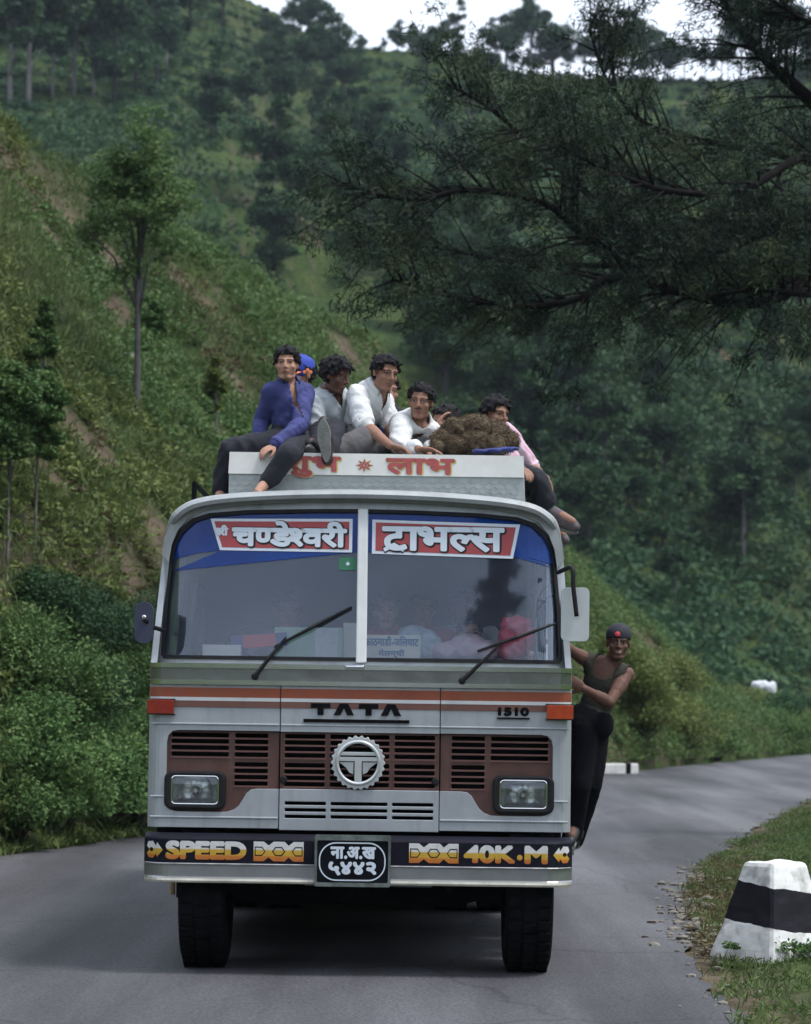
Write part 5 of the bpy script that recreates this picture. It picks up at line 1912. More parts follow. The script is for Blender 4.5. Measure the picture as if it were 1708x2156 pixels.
    if trousers is not None:
        B = Blob()
        g = 0.016 * s
        B.ell(V['pel'], sr * (0.162 * s * min(1, belly + .02) + g), sf * (0.118 * s + g), su * (0.125 * s), 22, 14)
        B.ell(V['pel'] + su * (0.055 if tank else 0.09) * s, sr * (min(0.140 * s, sw * 0.36) * min(1, belly + .02) + g), sf * (0.100 * s + g), su * (0.06 if tank else 0.10) * s, 22, 14)
        for k in ('L', 'R'):
            kn, an = V['kn' + k], V['an' + k]
            e = kn.lerp(an, leg)
            B.cone([V['hip' + k], V['hip' + k].lerp(kn, .5), kn, kn.lerp(e, .4), e], [0.088 * s + g, 0.076 * s + g, 0.058 * s + g, 0.056 * s + g, 0.050 * s + g], 14)
        B.skin('trousers', trousers, body, voxel=0.009, smooth=3, wrinkle=wr_amt * 0.8, wscale=24, seed=hairseed + 3.1)
    if shoes is not None:
        for k in ('L', 'R'):
            if k in barefoot: continue
            B = Blob()
            an, to = V['an' + k], V['to' + k]
            fd = (to - an).normalized()
            up_ = (V['kn' + k] - an).normalized()
            up_ = (up_ - fd * up_.dot(fd)).normalized()
            hl = an - fd * 0.045 * s - up_ * 0.045 * s
            B.cone([an, an.lerp(to, 0.5) - up_ * 0.012 * s, to - up_ * 0.02 * s], [0.050 * s, 0.048 * s, 0.036 * s], 12)
            B.cone([hl, to - up_ * 0.035 * s + fd * 0.02 * s], [0.036 * s, 0.034 * s], 12)
            sh_ = B.skin('shoe', shoes, body, voxel=0.007, smooth=2)
            # sole
            sdv = fd.cross(up_)
            sm_ = MB()
            ln = (to - hl).length + 0.06 * s
            c_ = (hl + to) / 2 - up_ * 0.050 * s + fd * 0.01
            lp = []
            for i in range(20):
                a = 2 * math.pi * i / 20
                wv = 0.043 if math.cos(a) > 0 else 0.034
                lp.append((math.cos(a) * ln / 2 * s, math.sin(a) * wv * s))
            vs_ = [c_ + fd * a + sdv * b + up_ * h for h in (-0.010 * s, 0.012 * s) for a, b in lp]
            fs_ = [tuple(range(20)), tuple(range(20, 40))] + [(i, (i + 1) % 20, 20 + (i + 1) % 20, 20 + i) for i in range(20)]
            mesh_obj('sole', vs_, fs_, SOLEM, sh_)
    if sock is not None:
        for k in ('L', 'R'):
            kn, an = V['kn' + k], V['an' + k]
            MB().tube([kn.lerp(an, 0.60), an.lerp(kn, 0.02)], [0.052 * s, 0.045 * s], 14).build('sock', sock, body, smooth=True)
    return body

SOLEM = mat('shoe_sole_grey', (0.20, 0.20, 0.19), 0.8, var=0.25, scale=18, bump=0.3)
BLUESH = mat('blue_shirt_cloth', (0.042, 0.050, 0.175), 0.85, var=0.18, scale=9, bump=0.15, bscale=80)
WHITESH = mat('white_shirt_cloth', (0.68, 0.69, 0.70), 0.85, var=0.05, scale=9, bump=0.15, bscale=80)
GREYSH = mat('greyish_white_shirt_cloth', (0.46, 0.50, 0.53), 0.85, var=0.08, scale=9, bump=0.15, bscale=80)
DARKTR = mat('dark_navy_trouser_cloth', (0.016, 0.017, 0.026), 0.9, var=0.2, scale=9, bump=0.15, bscale=80)
GREYTR = mat('grey_trouser_cloth', (0.105, 0.10, 0.105), 0.9, var=0.15, scale=9, bump=0.15, bscale=80)
PINKC = mat('pink_cloth', (0.62, 0.30, 0.44), 0.85, col2=(0.70, 0.60, 0.66), scale=11)
OLIVE = mat('dark_olive_vest', (0.034, 0.034, 0.026), 0.9, var=0.2, scale=12, bump=0.2, bscale=90)
REDC = mat('red_cloth', (0.40, 0.045, 0.085), 0.85, var=0.15, scale=9)
PALEPK = mat('pale_pink_cloth', (0.60, 0.46, 0.54), 0.85, var=0.12, scale=9)
DRIVSH = mat('driver_shirt_cloth', (0.20, 0.22, 0.28), 0.85, var=0.1, scale=9)
SHOEB = mat('black_shoe_leather', (0.022, 0.019, 0.020), 0.5, var=0.3, scale=14)
SHOEG = mat('brown_grey_shoe', (0.095, 0.075, 0.085), 0.65, var=0.25, scale=14)
GREENSK = mat('green_sock', (0.035, 0.14, 0.105), 0.9, var=0.15, scale=14)

RG = 'passengers riding on the roof of the bus'
A = at

# the boy in blue on the left corner of the luggage box
boy = person(dict(head=A(604, 767, 16.74), fwd=(-0.06, -1, -0.03), neck=A(607, 808, 16.80), shL=A(575, 823, 16.76), shR=A(643, 827, 16.84),
    elL=A(552, 886, 16.86), wrL=A(545, 926, 16.78), elR=A(634, 895, 16.66), wrR=A(578, 938, 16.50), pel=A(611, 926, 16.86), hipL=A(590, 930, 16.80), hipR=A(634, 932, 16.80),
    knL=A(484, 945, 16.66), anL=A(464, 1034, 16.72), toL=A(462, 1062, 16.58), knR=A(607, 957, 16.36), anR=A(562, 1016, 16.40), toR=A(542, 1035, 16.30),
    handR=(-0.75, -0.45, -0.45), nR=(-.3, 0.2, -1), curlR=0.55, handL=(-0.3, -0.5, -0.8)),
    'boy in a blue shirt sitting on the left corner of the roof box', 'light', s=0.82, hs=0.86, shirt=BLUESH, sleeve=0.97, trousers=DARKTR, leg=0.93, shoes=None,
    hairseed=1, vol=1.25, fringe=0.004, open_neck=0.20, group=RG, barefoot=('L', 'R'), voxel=0.0045, jaw=0.9)
# his undershirt strip shows in the open neck
# person in the blue cap, almost hidden behind the boy
cap = person(dict(head=A(633, 790, 17.35), fwd=(-0.7, -0.6, -0.1), neck=A(640, 838, 17.42), shL=A(605, 855, 17.3), shR=A(668, 850, 17.5), elL=A(600, 900, 17.3), wrL=A(600, 935, 17.2), elR=A(676, 905, 17.5), wrR=A(655, 935, 17.3),
    pel=A(640, 938, 17.5), hipL=A(625, 940, 17.45), hipR=A(655, 940, 17.5), knL=A(600, 920, 17.15), anL=A(600, 950, 16.95), toL=A(590, 952, 16.85), knR=A(630, 925, 17.2), anR=A(625, 950, 17.0), toR=A(620, 952, 16.9)),
    'person in a blue cap with an orange edge, half hidden behind the boy', 'mid', s=0.92, hs=0.95, shirt=WHITESH, sleeve=0.4, trousers=DARKTR, shoes=SHOEB, hairseed=2, group=RG, voxel=0.007)
def cap_on(body, c, fwd, upv, s, m, band, brim=True, back=False, emblem=None):
    r, f, u = basis(fwd, upv)
    c = Vector(c)
    P = lambda x, y, z: c + (r * x + f * y + u * z) * s
    B = Blob()
    B.ell(P(0, -0.014, 0.046), r * 0.0815 * s, f * 0.100 * s, u * 0.083 * s, 24, 16)
    co_ = B.skin('cap', m, body, voxel=0.006, smooth=1, wrinkle=0.002, wscale=30, cut=lambda p: (p - c).dot(u) / s < 0.034 - 0.12 * ((p - c).dot(f) / s < -0.02) * 0.4)
    q = co_.modifiers.new('cloth', 'SOLIDIFY')
    q.thickness = 0.004
    k = -1 if back else 1
    vs_, fs_ = [], []
    for i in range(15):
        a = R(-62 + 124 * i / 14)
        for t in (0.9, 1.35 if brim else 1.05):
            vs_.append(P(0.084 * math.sin(a) * (1.0 if t < 1 else 1.06), k * (0.098 * math.cos(a) * t + (0.0 if t < 1 else 0.012)) - 0.014, 0.036 - (0.018 if t > 1 else 0) - (0.03 if back else 0)))
    for i in range(14):
        fs_.append((2 * i, 2 * i + 1, 2 * i + 3, 2 * i + 2))
    b_ = mesh_obj('cap_brim', vs_, fs_, band, co_, smooth=True)
    q = b_.modifiers.new('cloth', 'SOLIDIFY')
    q.thickness = 0.006
    return co_, P
CAPB = mat('blue_cap_cloth', (0.025, 0.055, 0.36), 0.8, var=0.12, scale=20)
CAPO = mat('orange_cap_edge', (0.62, 0.17, 0.075), 0.8, var=0.12, scale=20)
cq, P_ = cap_on(cap, A(636, 790, 17.35), (0.75, 0.55, -0.1), (0, 0, 1), 1.0, CAPB, CAPO, back=True)
r_, f_, u_ = basis((0.75, 0.55, -0.1), (0, 0, 1))
st_ = []
ctr = A(648, 784, 17.24)
mbq = MB()
for k in range(3):
    cc = ctr + Vector((0.018 * (k - 1), -0.012, 0.012 * (k % 2)))
    mbq.lathe(cc, (0.25, -1, 0.1), [(0.012, 0), (0.010, 0.004), (0.003, 0.005)], 10)
mbq.build('cap_badge', CAPO, cq)

# dark haired man looking down to the right, one shoe sole towards us
person(dict(head=A(708, 791, 16.98), fwd=(0.80, -0.50, -0.30), up=(0.12, -0.1, 1), neck=A(694, 832, 17.06), shL=A(662, 850, 16.98), shR=A(736, 846, 17.16), elL=A(668, 905, 16.95), wrL=A(690, 930, 16.80), elR=A(752, 905, 17.1), wrR=A(735, 935, 16.9),
    pel=A(702, 928, 17.18), hipL=A(684, 932, 17.12), hipR=A(724, 932, 17.15), knL=A(676, 912, 16.86), anL=A(660, 950, 16.64), toL=A(656, 930, 16.58), knR=A(703, 905, 16.86), anR=A(690, 952, 16.52), toR=A(684, 893, 16.50)),
    'man with thick black hair looking down to the right, shoe sole turned to the viewer', 'dark', s=0.95, hs=0.92, shirt=GREYSH, sleeve=0.45, trousers=DARKTR, leg=0.9, shoes=SHOEB, hairseed=3, vol=1.35, fringe=0.008, group=RG, open_neck=0.06)
# man in the crisp white shirt, sleeve rolled, arm reaching down to the right
person(dict(head=A(811, 786, 16.98), fwd=(0.50, -0.84, -0.22), up=(0.10, 0, 1), neck=A(791, 822, 17.06), shL=A(752, 832, 16.96), shR=A(806, 846, 17.22), elL=A(768, 897, 16.84), wrL=A(822, 938, 16.68), elR=A(818, 895, 17.2), wrR=A(838, 935, 17.0),
    pel=A(724, 926, 17.22), hipL=A(716, 930, 17.14), hipR=A(748, 930, 17.24), knL=A(768, 925, 16.80), anL=A(712, 945, 16.72), toL=A(700, 950, 16.66), knR=A(796, 938, 17.0), anR=A(742, 946, 16.9), toR=A(728, 950, 16.84),
    handL=(0.9, -0.2, -0.25), nL=(0, -0.2, -1), curlL=0.35, thL=1),
    'man in a white shirt with rolled sleeve resting his arm on the box', 'mid', s=1.0, hs=0.93, shirt=WHITESH, sleeve=0.47, trousers=GREYTR, shoes=SHOEB, hairseed=4, vol=1.15, fringe=0.0, group=RG, open_neck=0.08)
# face that shows under his chin
person(dict(head=A(813, 826, 17.55), fwd=(0.35, -0.9, -0.05), neck=A(806, 866, 17.66), shL=A(775, 880, 17.6), shR=A(842, 882, 17.72), elL=A(770, 915, 17.5), wrL=A(780, 940, 17.3), elR=A(850, 920, 17.6), wrR=A(840, 940, 17.4),
    pel=A(800, 935, 18.0), hipL=A(785, 938, 18.0), hipR=A(818, 938, 18.0), knL=A(770, 935, 18.4), anL=A(775, 943, 18.75), toL=A(770, 945, 18.85), knR=A(820, 935, 18.4), anR=A(822, 943, 18.75), toR=A(820, 945, 18.85)),
    'man whose face peers out from under the chin of the white shirted man', 'mid', s=0.93, hs=0.95, shirt=DARKTR, sleeve=0.9, trousers=DARKTR, shoes=SHOEB, hairseed=5, group=RG, voxel=0.006, moustache=True)
# moustached man lying on his elbow
person(dict(head=A(886, 846, 16.96), fwd=(-0.16, -0.98, -0.12), up=(0.10, 0, 1), neck=A(880, 886, 17.05), shL=A(846, 892, 16.98), shR=A(908, 910, 17.1), elL=A(842, 938, 16.84), wrL=A(880, 945, 16.66), elR=A(920, 938, 17.1), wrR=A(905, 946, 16.9),
    pel=A(826, 938, 17.42), hipL=A(812, 940, 17.42), hipR=A(842, 941, 17.46), knL=A(810, 938, 17.85), anL=A(820, 944, 18.2), toL=A(815, 946, 18.3), knR=A(845, 940, 17.9), anR=A(855, 944, 18.25), toR=A(850, 946, 18.35),
    handL=(0.92, -0.15, -0.05), nL=(0.1, -0.2, -1), curlL=0.30, thL=1),
    'man with a moustache and white shirt leaning on the box with one hand', 'mid', s=0.95, hs=0.92, shirt=WHITESH, sleeve=0.92, trousers=DARKTR, shoes=SHOEB, hairseed=6, vol=0.95, group=RG, open_neck=0.09, moustache=True)
# someone lying behind the shaggy bundle
person(dict(head=A(937, 893, 17.45), fwd=(-0.75, -0.62, -0.1), up=(0.25, 0, 1), neck=A(952, 925, 17.5), shL=A(938, 935, 17.35), shR=A(985, 935, 17.6), elL=A(915, 940, 17.25), wrL=A(918, 905, 17.3), elR=A(1000, 942, 17.6), wrR=A(985, 946, 17.4),
    pel=A(1015, 940, 17.85), hipL=A(1005, 942, 17.82), hipR=A(1022, 942, 17.95), knL=A(1010, 940, 18.25), anL=A(1012, 946, 18.55), toL=A(1010, 946, 18.65), knR=A(1030, 940, 18.3), anR=A(1030, 946, 18.6), toR=A(1030, 946, 18.7),
    handL=(0.4, 0.1, 1), nL=(1, 0.3, 0), curlL=0.5),
    'person with a hand to the face lying behind the brown shaggy bundle', 'mid', s=0.92, hs=0.96, shirt=GREYTR, sleeve=0.9, trousers=DARKTR, shoes=SHOEB, hairseed=7, group=RG, voxel=0.006)
# young man in pink on the right edge, legs over the side
person(dict(head=A(1044, 873, 17.32), fwd=(0.62, -0.76, -0.12), up=(0.06, 0, 1), neck=A(1050, 913, 17.42), shL=A(1030, 930, 17.30), shR=A(1086, 940, 17.46), elL=A(1072, 965, 17.22), wrL=A(1098, 985, 17.1), elR=A(1118, 985, 17.50), wrR=A(1150, 1008, 17.24),
    pel=A(1084, 1000, 17.55), hipL=A(1080, 1005, 17.46), hipR=A(1098, 1004, 17.60), knL=A(1130, 1008, 17.20), anL=A(1160, 1078, 17.24), toL=A(1206, 1098, 17.10), knR=A(1128, 1030, 17.62), anR=A(1152, 1110, 17.66), toR=A(1185, 1125, 17.56),
    handR=(0.25, -0.15, -1), nR=(-0.6, -0.6, -0.1), curlR=0.35),
    'young man in pink sitting on the right roof edge, shoe hanging over the side', 'mid', s=0.93, hs=0.92, shirt=PINKC, sleeve=0.5, trousers=DARKTR, leg=0.72, shoes=SHOEG, sock=GREENSK, hairseed=8, hairlen=0.02, vol=1.35, fringe=0.004, group=RG)

# the man hanging from the door
hang = person(dict(head=A(1302, 1354, 17.98), fwd=(-0.02, -1, -0.04), up=(0.04, 0, 1), neck=A(1285, 1397, 18.05), shL=A(1238, 1391, 18.08), shR=A(1320, 1420, 17.98), elL=A(1206, 1372, 18.02), wrL=A(1170, 1352, 17.9), elR=A(1283, 1479, 17.84), wrR=A(1230, 1450, 17.72),
    pel=A(1243, 1520, 18.05), hipL=A(1229, 1530, 18.0), hipR=A(1252, 1530, 18.1), knL=A(1222, 1650, 17.92), anL=A(1207, 1744, 18.0), toL=A(1203, 1760, 17.84), knR=A(1246, 1648, 18.02), anR=A(1216, 1744, 18.14), toR=A(1214, 1760, 18.0),
    handR=(-0.82, -0.15, 0.45), nR=(-0.3, 0.9, 0.2), curlR=0.9, handL=(-0.9, -0.2, 0.2), curlL=0.9),
    'man in a dark vest and cap hanging out of the bus door', 'dark', s=0.97, hs=0.93, hair=False, shirt=OLIVE, tank=True, trousers=mat('black_trouser_cloth', (0.007, 0.007, 0.010), 1.0, var=0.2, scale=9, spec=0.1), leg=1.26, shoes=SHOEB, belly=0.88, hairseed=9, smile=True, voxel=0.0045, wr_amt=0.004)
CAPK = mat('dark_cap_cloth', (0.017, 0.018, 0.028), 0.8, var=0.2, scale=20)
ck_, P_ = cap_on(hang, A(1302, 1354, 17.98), (-0.02, -1, -0.04), (0.04, 0, 1), 1.0, CAPK, CAPK, brim=False, back=True)
MB().lathe(P_(0.012, 0.086, 0.058), (-0.02, -1, 0.2), [(0.018, -0.01), (0.016, 0.006), (0.006, 0.009)], 10).build('cap_badge', mat('red_badge', (0.55, 0.03, 0.06), 0.6, var=0.1), ck_)

# passengers behind the windscreen
IG = 'passengers behind the windscreen'
def sitter(u, v, Y, label, skin, shirt, seed, s=0.9, fwd=(0.05, -1, 0), hs=0.95):
    k = 6000 / Y
    q = lambda du, dv, dy=0: A(u + du * k * s, v + dv * k * s, Y + dy)
    return person(dict(head=q(0, 0), fwd=fwd, neck=q(0, .125, .04), shL=q(-.17, .19, .04), shR=q(.17, .19, .04), elL=q(-.22, .44, -.02), wrL=q(-.12, .56, -.22), elR=q(.22, .44, -.02), wrR=q(.12, .56, -.22),
        pel=q(0, .62, .10), hipL=q(-.09, .64, .06), hipR=q(.09, .64, .06), knL=q(-.12, .62, -.34), anL=q(-.12, 1.0, -.30), toL=q(-.12, 1.04, -.42), knR=q(.12, .62, -.34), anR=q(.12, 1.0, -.30), toR=q(.12, 1.04, -.42)),
        label, skin, s=s, hs=hs, shirt=shirt, sleeve=0.8, trousers=DARKTR, shoes=None, hairseed=seed, group=IG, voxel=0.008, vol=1.0)
sitter(812, 1288, 16.90, 'passenger in red seated just right of the centre post', 'light', REDC, 11)
sitter(890, 1286, 17.00, 'passenger in dark red in the middle of the right windscreen', 'mid', REDC, 12)
sitter(976, 1280, 17.15, 'tall dim passenger seated behind the child in pale pink', 'mid', GREYSH, 13)
sitter(990, 1335, 16.80, 'child in pale pink seated low behind the windscreen', 'light', PALEPK, 14, s=0.72, hs=0.86)
sitter(605, 1290, 17.0, 'driver dimly seen behind the left windscreen and steering wheel', 'mid', DRIVSH, 15, s=1.0, hs=1.0)
# ------------------------------------------------------------------ things on the roof and on the dashboard
def fur_mat():
    return mat('shaggy_brown', (0.050, 0.035, 0.023), 0.95, col2=(0.17, 0.125, 0.08), scale=9, bump=0.9, bscale=50)
B = Blob()
a0, a1 = at(920, 945, 16.95), at(1072, 948, 17.0)
for (u, v, y, r) in ((940, 928, 16.95, .075), (965, 912, 16.98, .095), (1000, 912, 17.0, .105), (1035, 920, 17.02, .095), (1062, 932, 17.02, .070), (925, 940, 16.9, .045), (1000, 935, 16.92, .085), (1040, 938, 16.95, .07), (960, 938, 16.9, .07)):
    B.ell(at(u, v, y), (r * 1.15, 0, 0), (0, r * 1.1, 0), (0, 0, r * 0.95))
bundle = B.skin('blanket_bundle', fur_mat(), None, loc=at(1000, 953, 16.95), voxel=0.010, smooth=3, wrinkle=0.018, wscale=22, seed=2.0)
tag(bundle, 'brown shaggy blanket bundle lying on the roof box', 'blanket')
# shaggy pile on it
rngb = np.random.default_rng(5)
n = len(bundle.data.vertices)
co_ = np.empty(n * 3, np.float32)
bundle.data.vertices.foreach_get('co', co_)
no_ = np.empty(n * 3, np.float32)
bundle.data.vertices.foreach_get('normal', no_)
co_, no_ = co_.reshape(-1, 3), no_.reshape(-1, 3)
pick = rngb.integers(0, n, 9000)
P = co_[pick] + np.array(bundle.location) + no_[pick] * 0.006
dd = no_[pick] * 0.6 + rngb.normal(size=(9000, 3)) * 0.4 + np.array([0, 0, -0.7])
FURL = leafmat('shaggy_pile', (0.035, 0.024, 0.016), (0.10, 0.070, 0.043), (0.25, 0.19, 0.115), 0.05)
leaf_obj('pile', P, 0.006 + 0.008 * rngb.random(9000), 0.55 * rngb.random(9000) + 0.5 * np.clip(no_[pick][:, 2], 0, 1), FURL, bundle, r=rngb, up=0.0, aspect=0.16, dirs=dd)

B = Blob()
for (u, v, y) in ((1012, 951, 16.62), (1040, 949, 16.62), (1065, 947, 16.64), (1074, 945, 16.66)):
    B.ell(at(u, v, y), (0.055, 0, 0), (0, 0.06, 0), (0, 0, 0.012))
c = B.skin('folded_cloth', mat('navy_blue_cloth', (0.030, 0.040, 0.17), 0.85, var=0.2, scale=14), None, loc=at(1045, 954, 16.62), voxel=0.007, smooth=2, wrinkle=0.006, wscale=30)
tag(c, 'folded dark blue cloth on the right front edge of the roof box', 'cloth')

# dark rucksack between the two men in white
bg_ = empty('rucksack', at(806, 940, 17.25), 'dark rucksack with a blue strap between the men in white shirts', 'bag')
B = Blob()
B.ell(at(804, 905, 17.28), (0.085, 0, 0), (0, 0.09, 0), (0, 0, 0.105)).ell(at(822, 920, 17.25), (0.08, 0, 0), (0, 0.08, 0), (0, 0, 0.08))
B.skin('bag_body', mat('black_bag_cloth', (0.014, 0.015, 0.022), 0.75, var=0.25, scale=14), bg_, voxel=0.009, smooth=3, wrinkle=0.008, wscale=20)
MB().tube(curve([at(790, 880, 17.22), at(806, 905, 17.16), at(826, 922, 17.13), at(842, 944, 17.10)], 6), [0.016] * 19, 6).build('strap', mat('blue_strap', (0.03, 0.05, 0.24), 0.8, var=0.15), bg_, smooth=True)

def dash(u, v, Y):
    return at(u, v, Y)
def boxthing(name, lab, cat, u0, v0, u1, v1, Y, dep, m, m2=None, lets=None, tilt=0.0):
    a, b = at(u0, v1, Y), at(u1, v0, Y)
    root = empty(name, ((a.x + b.x) / 2, Y + dep / 2, min(a.z, b.z)), lab, cat)
    mb = MB()
    c = Vector(((a.x + b.x) / 2, Y + dep / 2, (a.z + b.z) / 2))
    ax = Vector((math.cos(tilt), 0, math.sin(tilt))) * abs(b.x - a.x) / 2
    az = Vector((-math.sin(tilt), 0, math.cos(tilt))) * abs(b.z - a.z) / 2
    mb.obox(c, ax, (0, dep / 2, 0), az)
    mb.build('carton', m, root, bevel=0.004)
    if m2 is not None:
        for f0, f1, mm in m2:
            q = MB()
            q.obox(c + ax * (f0 + f1) - ax * 1.0 + Vector((0, -dep / 2 - 0.0006, 0)) , ax * (f1 - f0), (0, 0.0012, 0), az * 0.96)
            q.build('printed_panel', mm, root)
    if lets:
        for wd_, x0, x1, z0, z1, mm, bold in lets:
            q = MB()
            letter(q, wd_, a.x + (b.x - a.x) * x0, a.x + (b.x - a.x) * x1, a.z + (b.z - a.z) * z0, a.z + (b.z - a.z) * z1, Y - 0.003, bold=bold)
            q.build('printed_writing', mm, root)
    return root
PB, PR, PG, PW = mat('packet_blue', (0.05, 0.06, 0.26), 0.5, var=0.1), mat('packet_red', (0.55, 0.06, 0.055), 0.5, var=0.1), mat('carton_green', (0.30, 0.50, 0.40), 0.6, var=0.1, scale=8), mat('paper_white', (0.70, 0.72, 0.68), 0.7, var=0.06, scale=8)
SKYB = mat('sign_blue_ink', (0.06, 0.17, 0.36), 0.6, var=0.1)
boxthing('green_carton', 'pale green carton on the dashboard left of the centre post', 'box', 577, 1322, 722, 1386, 16.42, 0.10, PG, [(0.6, 0.93, mat('carton_label', (0.50, 0.58, 0.66), 0.6, var=0.15, scale=30))])
boxthing('packet', 'blue packet with a red band lying on the dashboard', 'packet', 486, 1336, 604, 1362, 16.36, 0.05, PB, [(0.22, 0.80, PR)], tilt=R(5))
boxthing('paper_stack', 'stack of white papers at the left end of the dashboard', 'papers', 426, 1358, 508, 1386, 16.34, 0.10, PW)
boxthing('tissue_box', 'white box behind the foot of the centre post', 'box', 722, 1312, 766, 1386, 16.50, 0.08, PW)
boxthing('route_sign', 'white route board with blue writing at the foot of the right windscreen', 'sign', 763, 1338, 886, 1388, 16.30, 0.012, PW, None,
         [(word([('काठमाडौं',), ('-', 1, .06), ('जिलघाट', 1, .06)]), 0.03, 0.97, 0.55, 0.97, SKYB, 0.0022), (word([('मेलम्ची',)]), 0.27, 0.73, 0.06, 0.44, SKYB, 0.0022)])
def softthing(name, lab, cat, els, m, loc, wr=0.012, ws=24, vox=0.008, seed=0.0):
    B = Blob()
    for (u, v, y, rx, ry, rz) in els:
        B.ell(at(u, v, y), (rx, 0, 0), (0, ry, 0), (0, 0, rz))
    o = B.skin(name, m, None, loc=loc, voxel=vox, smooth=2, wrinkle=wr, wscale=ws, seed=seed)
    return tag(o, lab, cat)
softthing('plastic_bundle', 'clear bluish plastic bundle behind the route board', 'bundle', [(870, 1340, 16.52, .10, .07, .06), (905, 1358, 16.48, .07, .07, .09), (890, 1372, 16.48, .10, .07, .05)], mat('bluish_plastic', (0.36, 0.45, 0.56), 0.3, var=0.3, scale=16), at(885, 1386, 16.5))
softthing('cloth_pile', 'pale pink and white cloth heaped on the right of the dashboard', 'cloth', [(940, 1372, 16.45, .09, .08, .055), (985, 1362, 16.48, .10, .09, .075), (1025, 1372, 16.45, .08, .08, .06)], PALEPK, at(985, 1386, 16.46), seed=1.0)
softthing('plastic_bag', 'crumpled red plastic bag hanging at the right of the windscreen', 'bag', [(1086, 1348, 16.32, .095, .06, .10), (1092, 1325, 16.32, .09, .05, .06), (1080, 1372, 16.32, .075, .06, .055), (1066, 1316, 16.32, .03, .02, .03), (1108, 1312, 16.32, .03, .02, .03)], mat('red_plastic', (0.56, 0.045, 0.085), 0.28, var=0.25, scale=14), at(1086, 1392, 16.32), wr=0.020, ws=34, seed=3.0)
# aerial-like hoops of cable inside the right corner
cbl = MB()
cbl.tube(curve([at(1130, 1300, 16.36), at(1134, 1260, 16.34), at(1150, 1235, 16.32), at(1172, 1222, 16.30)], 6), 0.006, 6)
cbl.tube(curve([at(1130, 1290, 16.37), at(1142, 1270, 16.35), at(1158, 1256, 16.33), at(1174, 1252, 16.31)], 6), 0.006, 6)
tag(cbl.build('cable_loop', BLACK, None, smooth=True), 'black cable curving inside the right corner of the windscreen', 'cable')

# ------------------------------------------------------------------ roadside things
# painted kerb stone on the right
def frustum(mb, c, w0, d0, w1, d1, z0, z1, rot):
    cx, cy = c
    rm = lambda x, y: (cx + x * math.cos(rot) - y * math.sin(rot), cy + x * math.sin(rot) + y * math.cos(rot))
    vs = []
    for w, d, z in ((w0, d0, z0), (w1, d1, z1)):
        for sx, sy in ((-1, -1), (1, -1), (1, 1), (-1, 1)):
            x, y = rm(sx * w / 2, sy * d / 2)
            vs.append((x, y, z))
    mb.add(vs, [(0, 1, 2, 3), (4, 5, 6, 7), (0, 1, 5, 4), (1, 2, 6, 5), (2, 3, 7, 6), (3, 0, 4, 7)])
    return mb
def stone_mat():
    m = bpy.data.materials.new('painted_stone')
    m.use_nodes = True
    t = m.node_tree
    b = t.nodes['Principled BSDF']
    b.inputs['Roughness'].default_value = 0.75
    b.inputs['Specular IOR Level'].default_value = 0.25
    co = t.nodes.new('ShaderNodeTexCoord')
    sp = t.nodes.new('ShaderNodeSeparateXYZ')
    t.links.new(co.outputs['Object'], sp.inputs[0])
    n = t.nodes.new('ShaderNodeTexNoise')
    n.inputs['Scale'].default_value = 5
    n.inputs['Detail'].default_value = 6
    t.links.new(co.outputs['Object'], n.inputs['Vector'])
    ad = t.nodes.new('ShaderNodeMath')
    ad.operation = 'MULTIPLY_ADD'
    ad.inputs[1].default_value = 0.05
    t.links.new(n.outputs['Fac'], ad.inputs[0])
    sl_ = t.nodes.new('ShaderNodeMath')
    sl_.operation = 'MULTIPLY_ADD'
    sl_.inputs[1].default_value = 0.14
    t.links.new(sp.outputs['X'], sl_.inputs[0])
    t.links.new(sp.outputs['Z'], sl_.inputs[2])
    t.links.new(sl_.outputs[0], ad.inputs[2])
    r = t.nodes.new('ShaderNodeValToRGB')
    r.color_ramp.interpolation = 'CONSTANT'
    e = r.color_ramp.elements
    e[0].position = 0
    e[0].color = (0, 0, 0, 1)
    e[1].position = 0.245
    e[1].color = (1, 1, 1, 1)
    q = e.new(0.478)
    q.color = (0, 0, 0, 1)
    t.links.new(ad.outputs[0], r.inputs['Fac'])
    n2 = t.nodes.new('ShaderNodeTexNoise')
    n2.inputs['Scale'].default_value = 9
    n2.inputs['Detail'].default_value = 8
    t.links.new(co.outputs['Object'], n2.inputs['Vector'])
    w = t.nodes.new('ShaderNodeValToRGB')
    w.color_ramp.elements[0].position = 0.28
    w.color_ramp.elements[1].position = 0.52
    w.color_ramp.elements[0].color = (0.30, 0.29, 0.27, 1)
    w.color_ramp.elements[1].color = (0.76, 0.76, 0.75, 1)
    t.links.new(n2.outputs['Fac'], w.inputs['Fac'])
    mm = t.nodes.new('ShaderNodeMix')
    mm.data_type = 'RGBA'
    mm.inputs[7].default_value = (0.010, 0.010, 0.015, 1)
    t.links.new(r.outputs['Color'], mm.inputs[0])
    t.links.new(w.outputs['Color'], mm.inputs[6])
    t.links.new(mm.outputs[2], b.inputs['Base Color'])
    bp = t.nodes.new('ShaderNodeBump')
    bp.inputs['Strength'].default_value = 0.5
    bp.inputs['Distance'].default_value = 0.01
    t.links.new(n2.outputs['Fac'], bp.inputs['Height'])
    t.links.new(bp.outputs['Normal'], b.inputs['Normal'])
    return m
bc_ = ground(1640, 2000, 0.10)
zb_ = hz(bc_.x, bc_.y) - 0.04
k_ = bc_.y / 6000
bm = bmesh.new()
vs, fs = [], []
mbx = frustum(MB(), (bc_.x, bc_.y + 0.2), 0.58, 0.56, 0.275, 0.26, zb_, zb_ + 0.605, R(38))
o = mesh_obj('kerb_stone', mbx.v, mbx.f, stone_mat(), None, bevel=0.03)
sub = o.modifiers.new('sub', 'SUBSURF')
sub.subdivision_type = 'SIMPLE'
sub.levels = sub.render_levels = 4
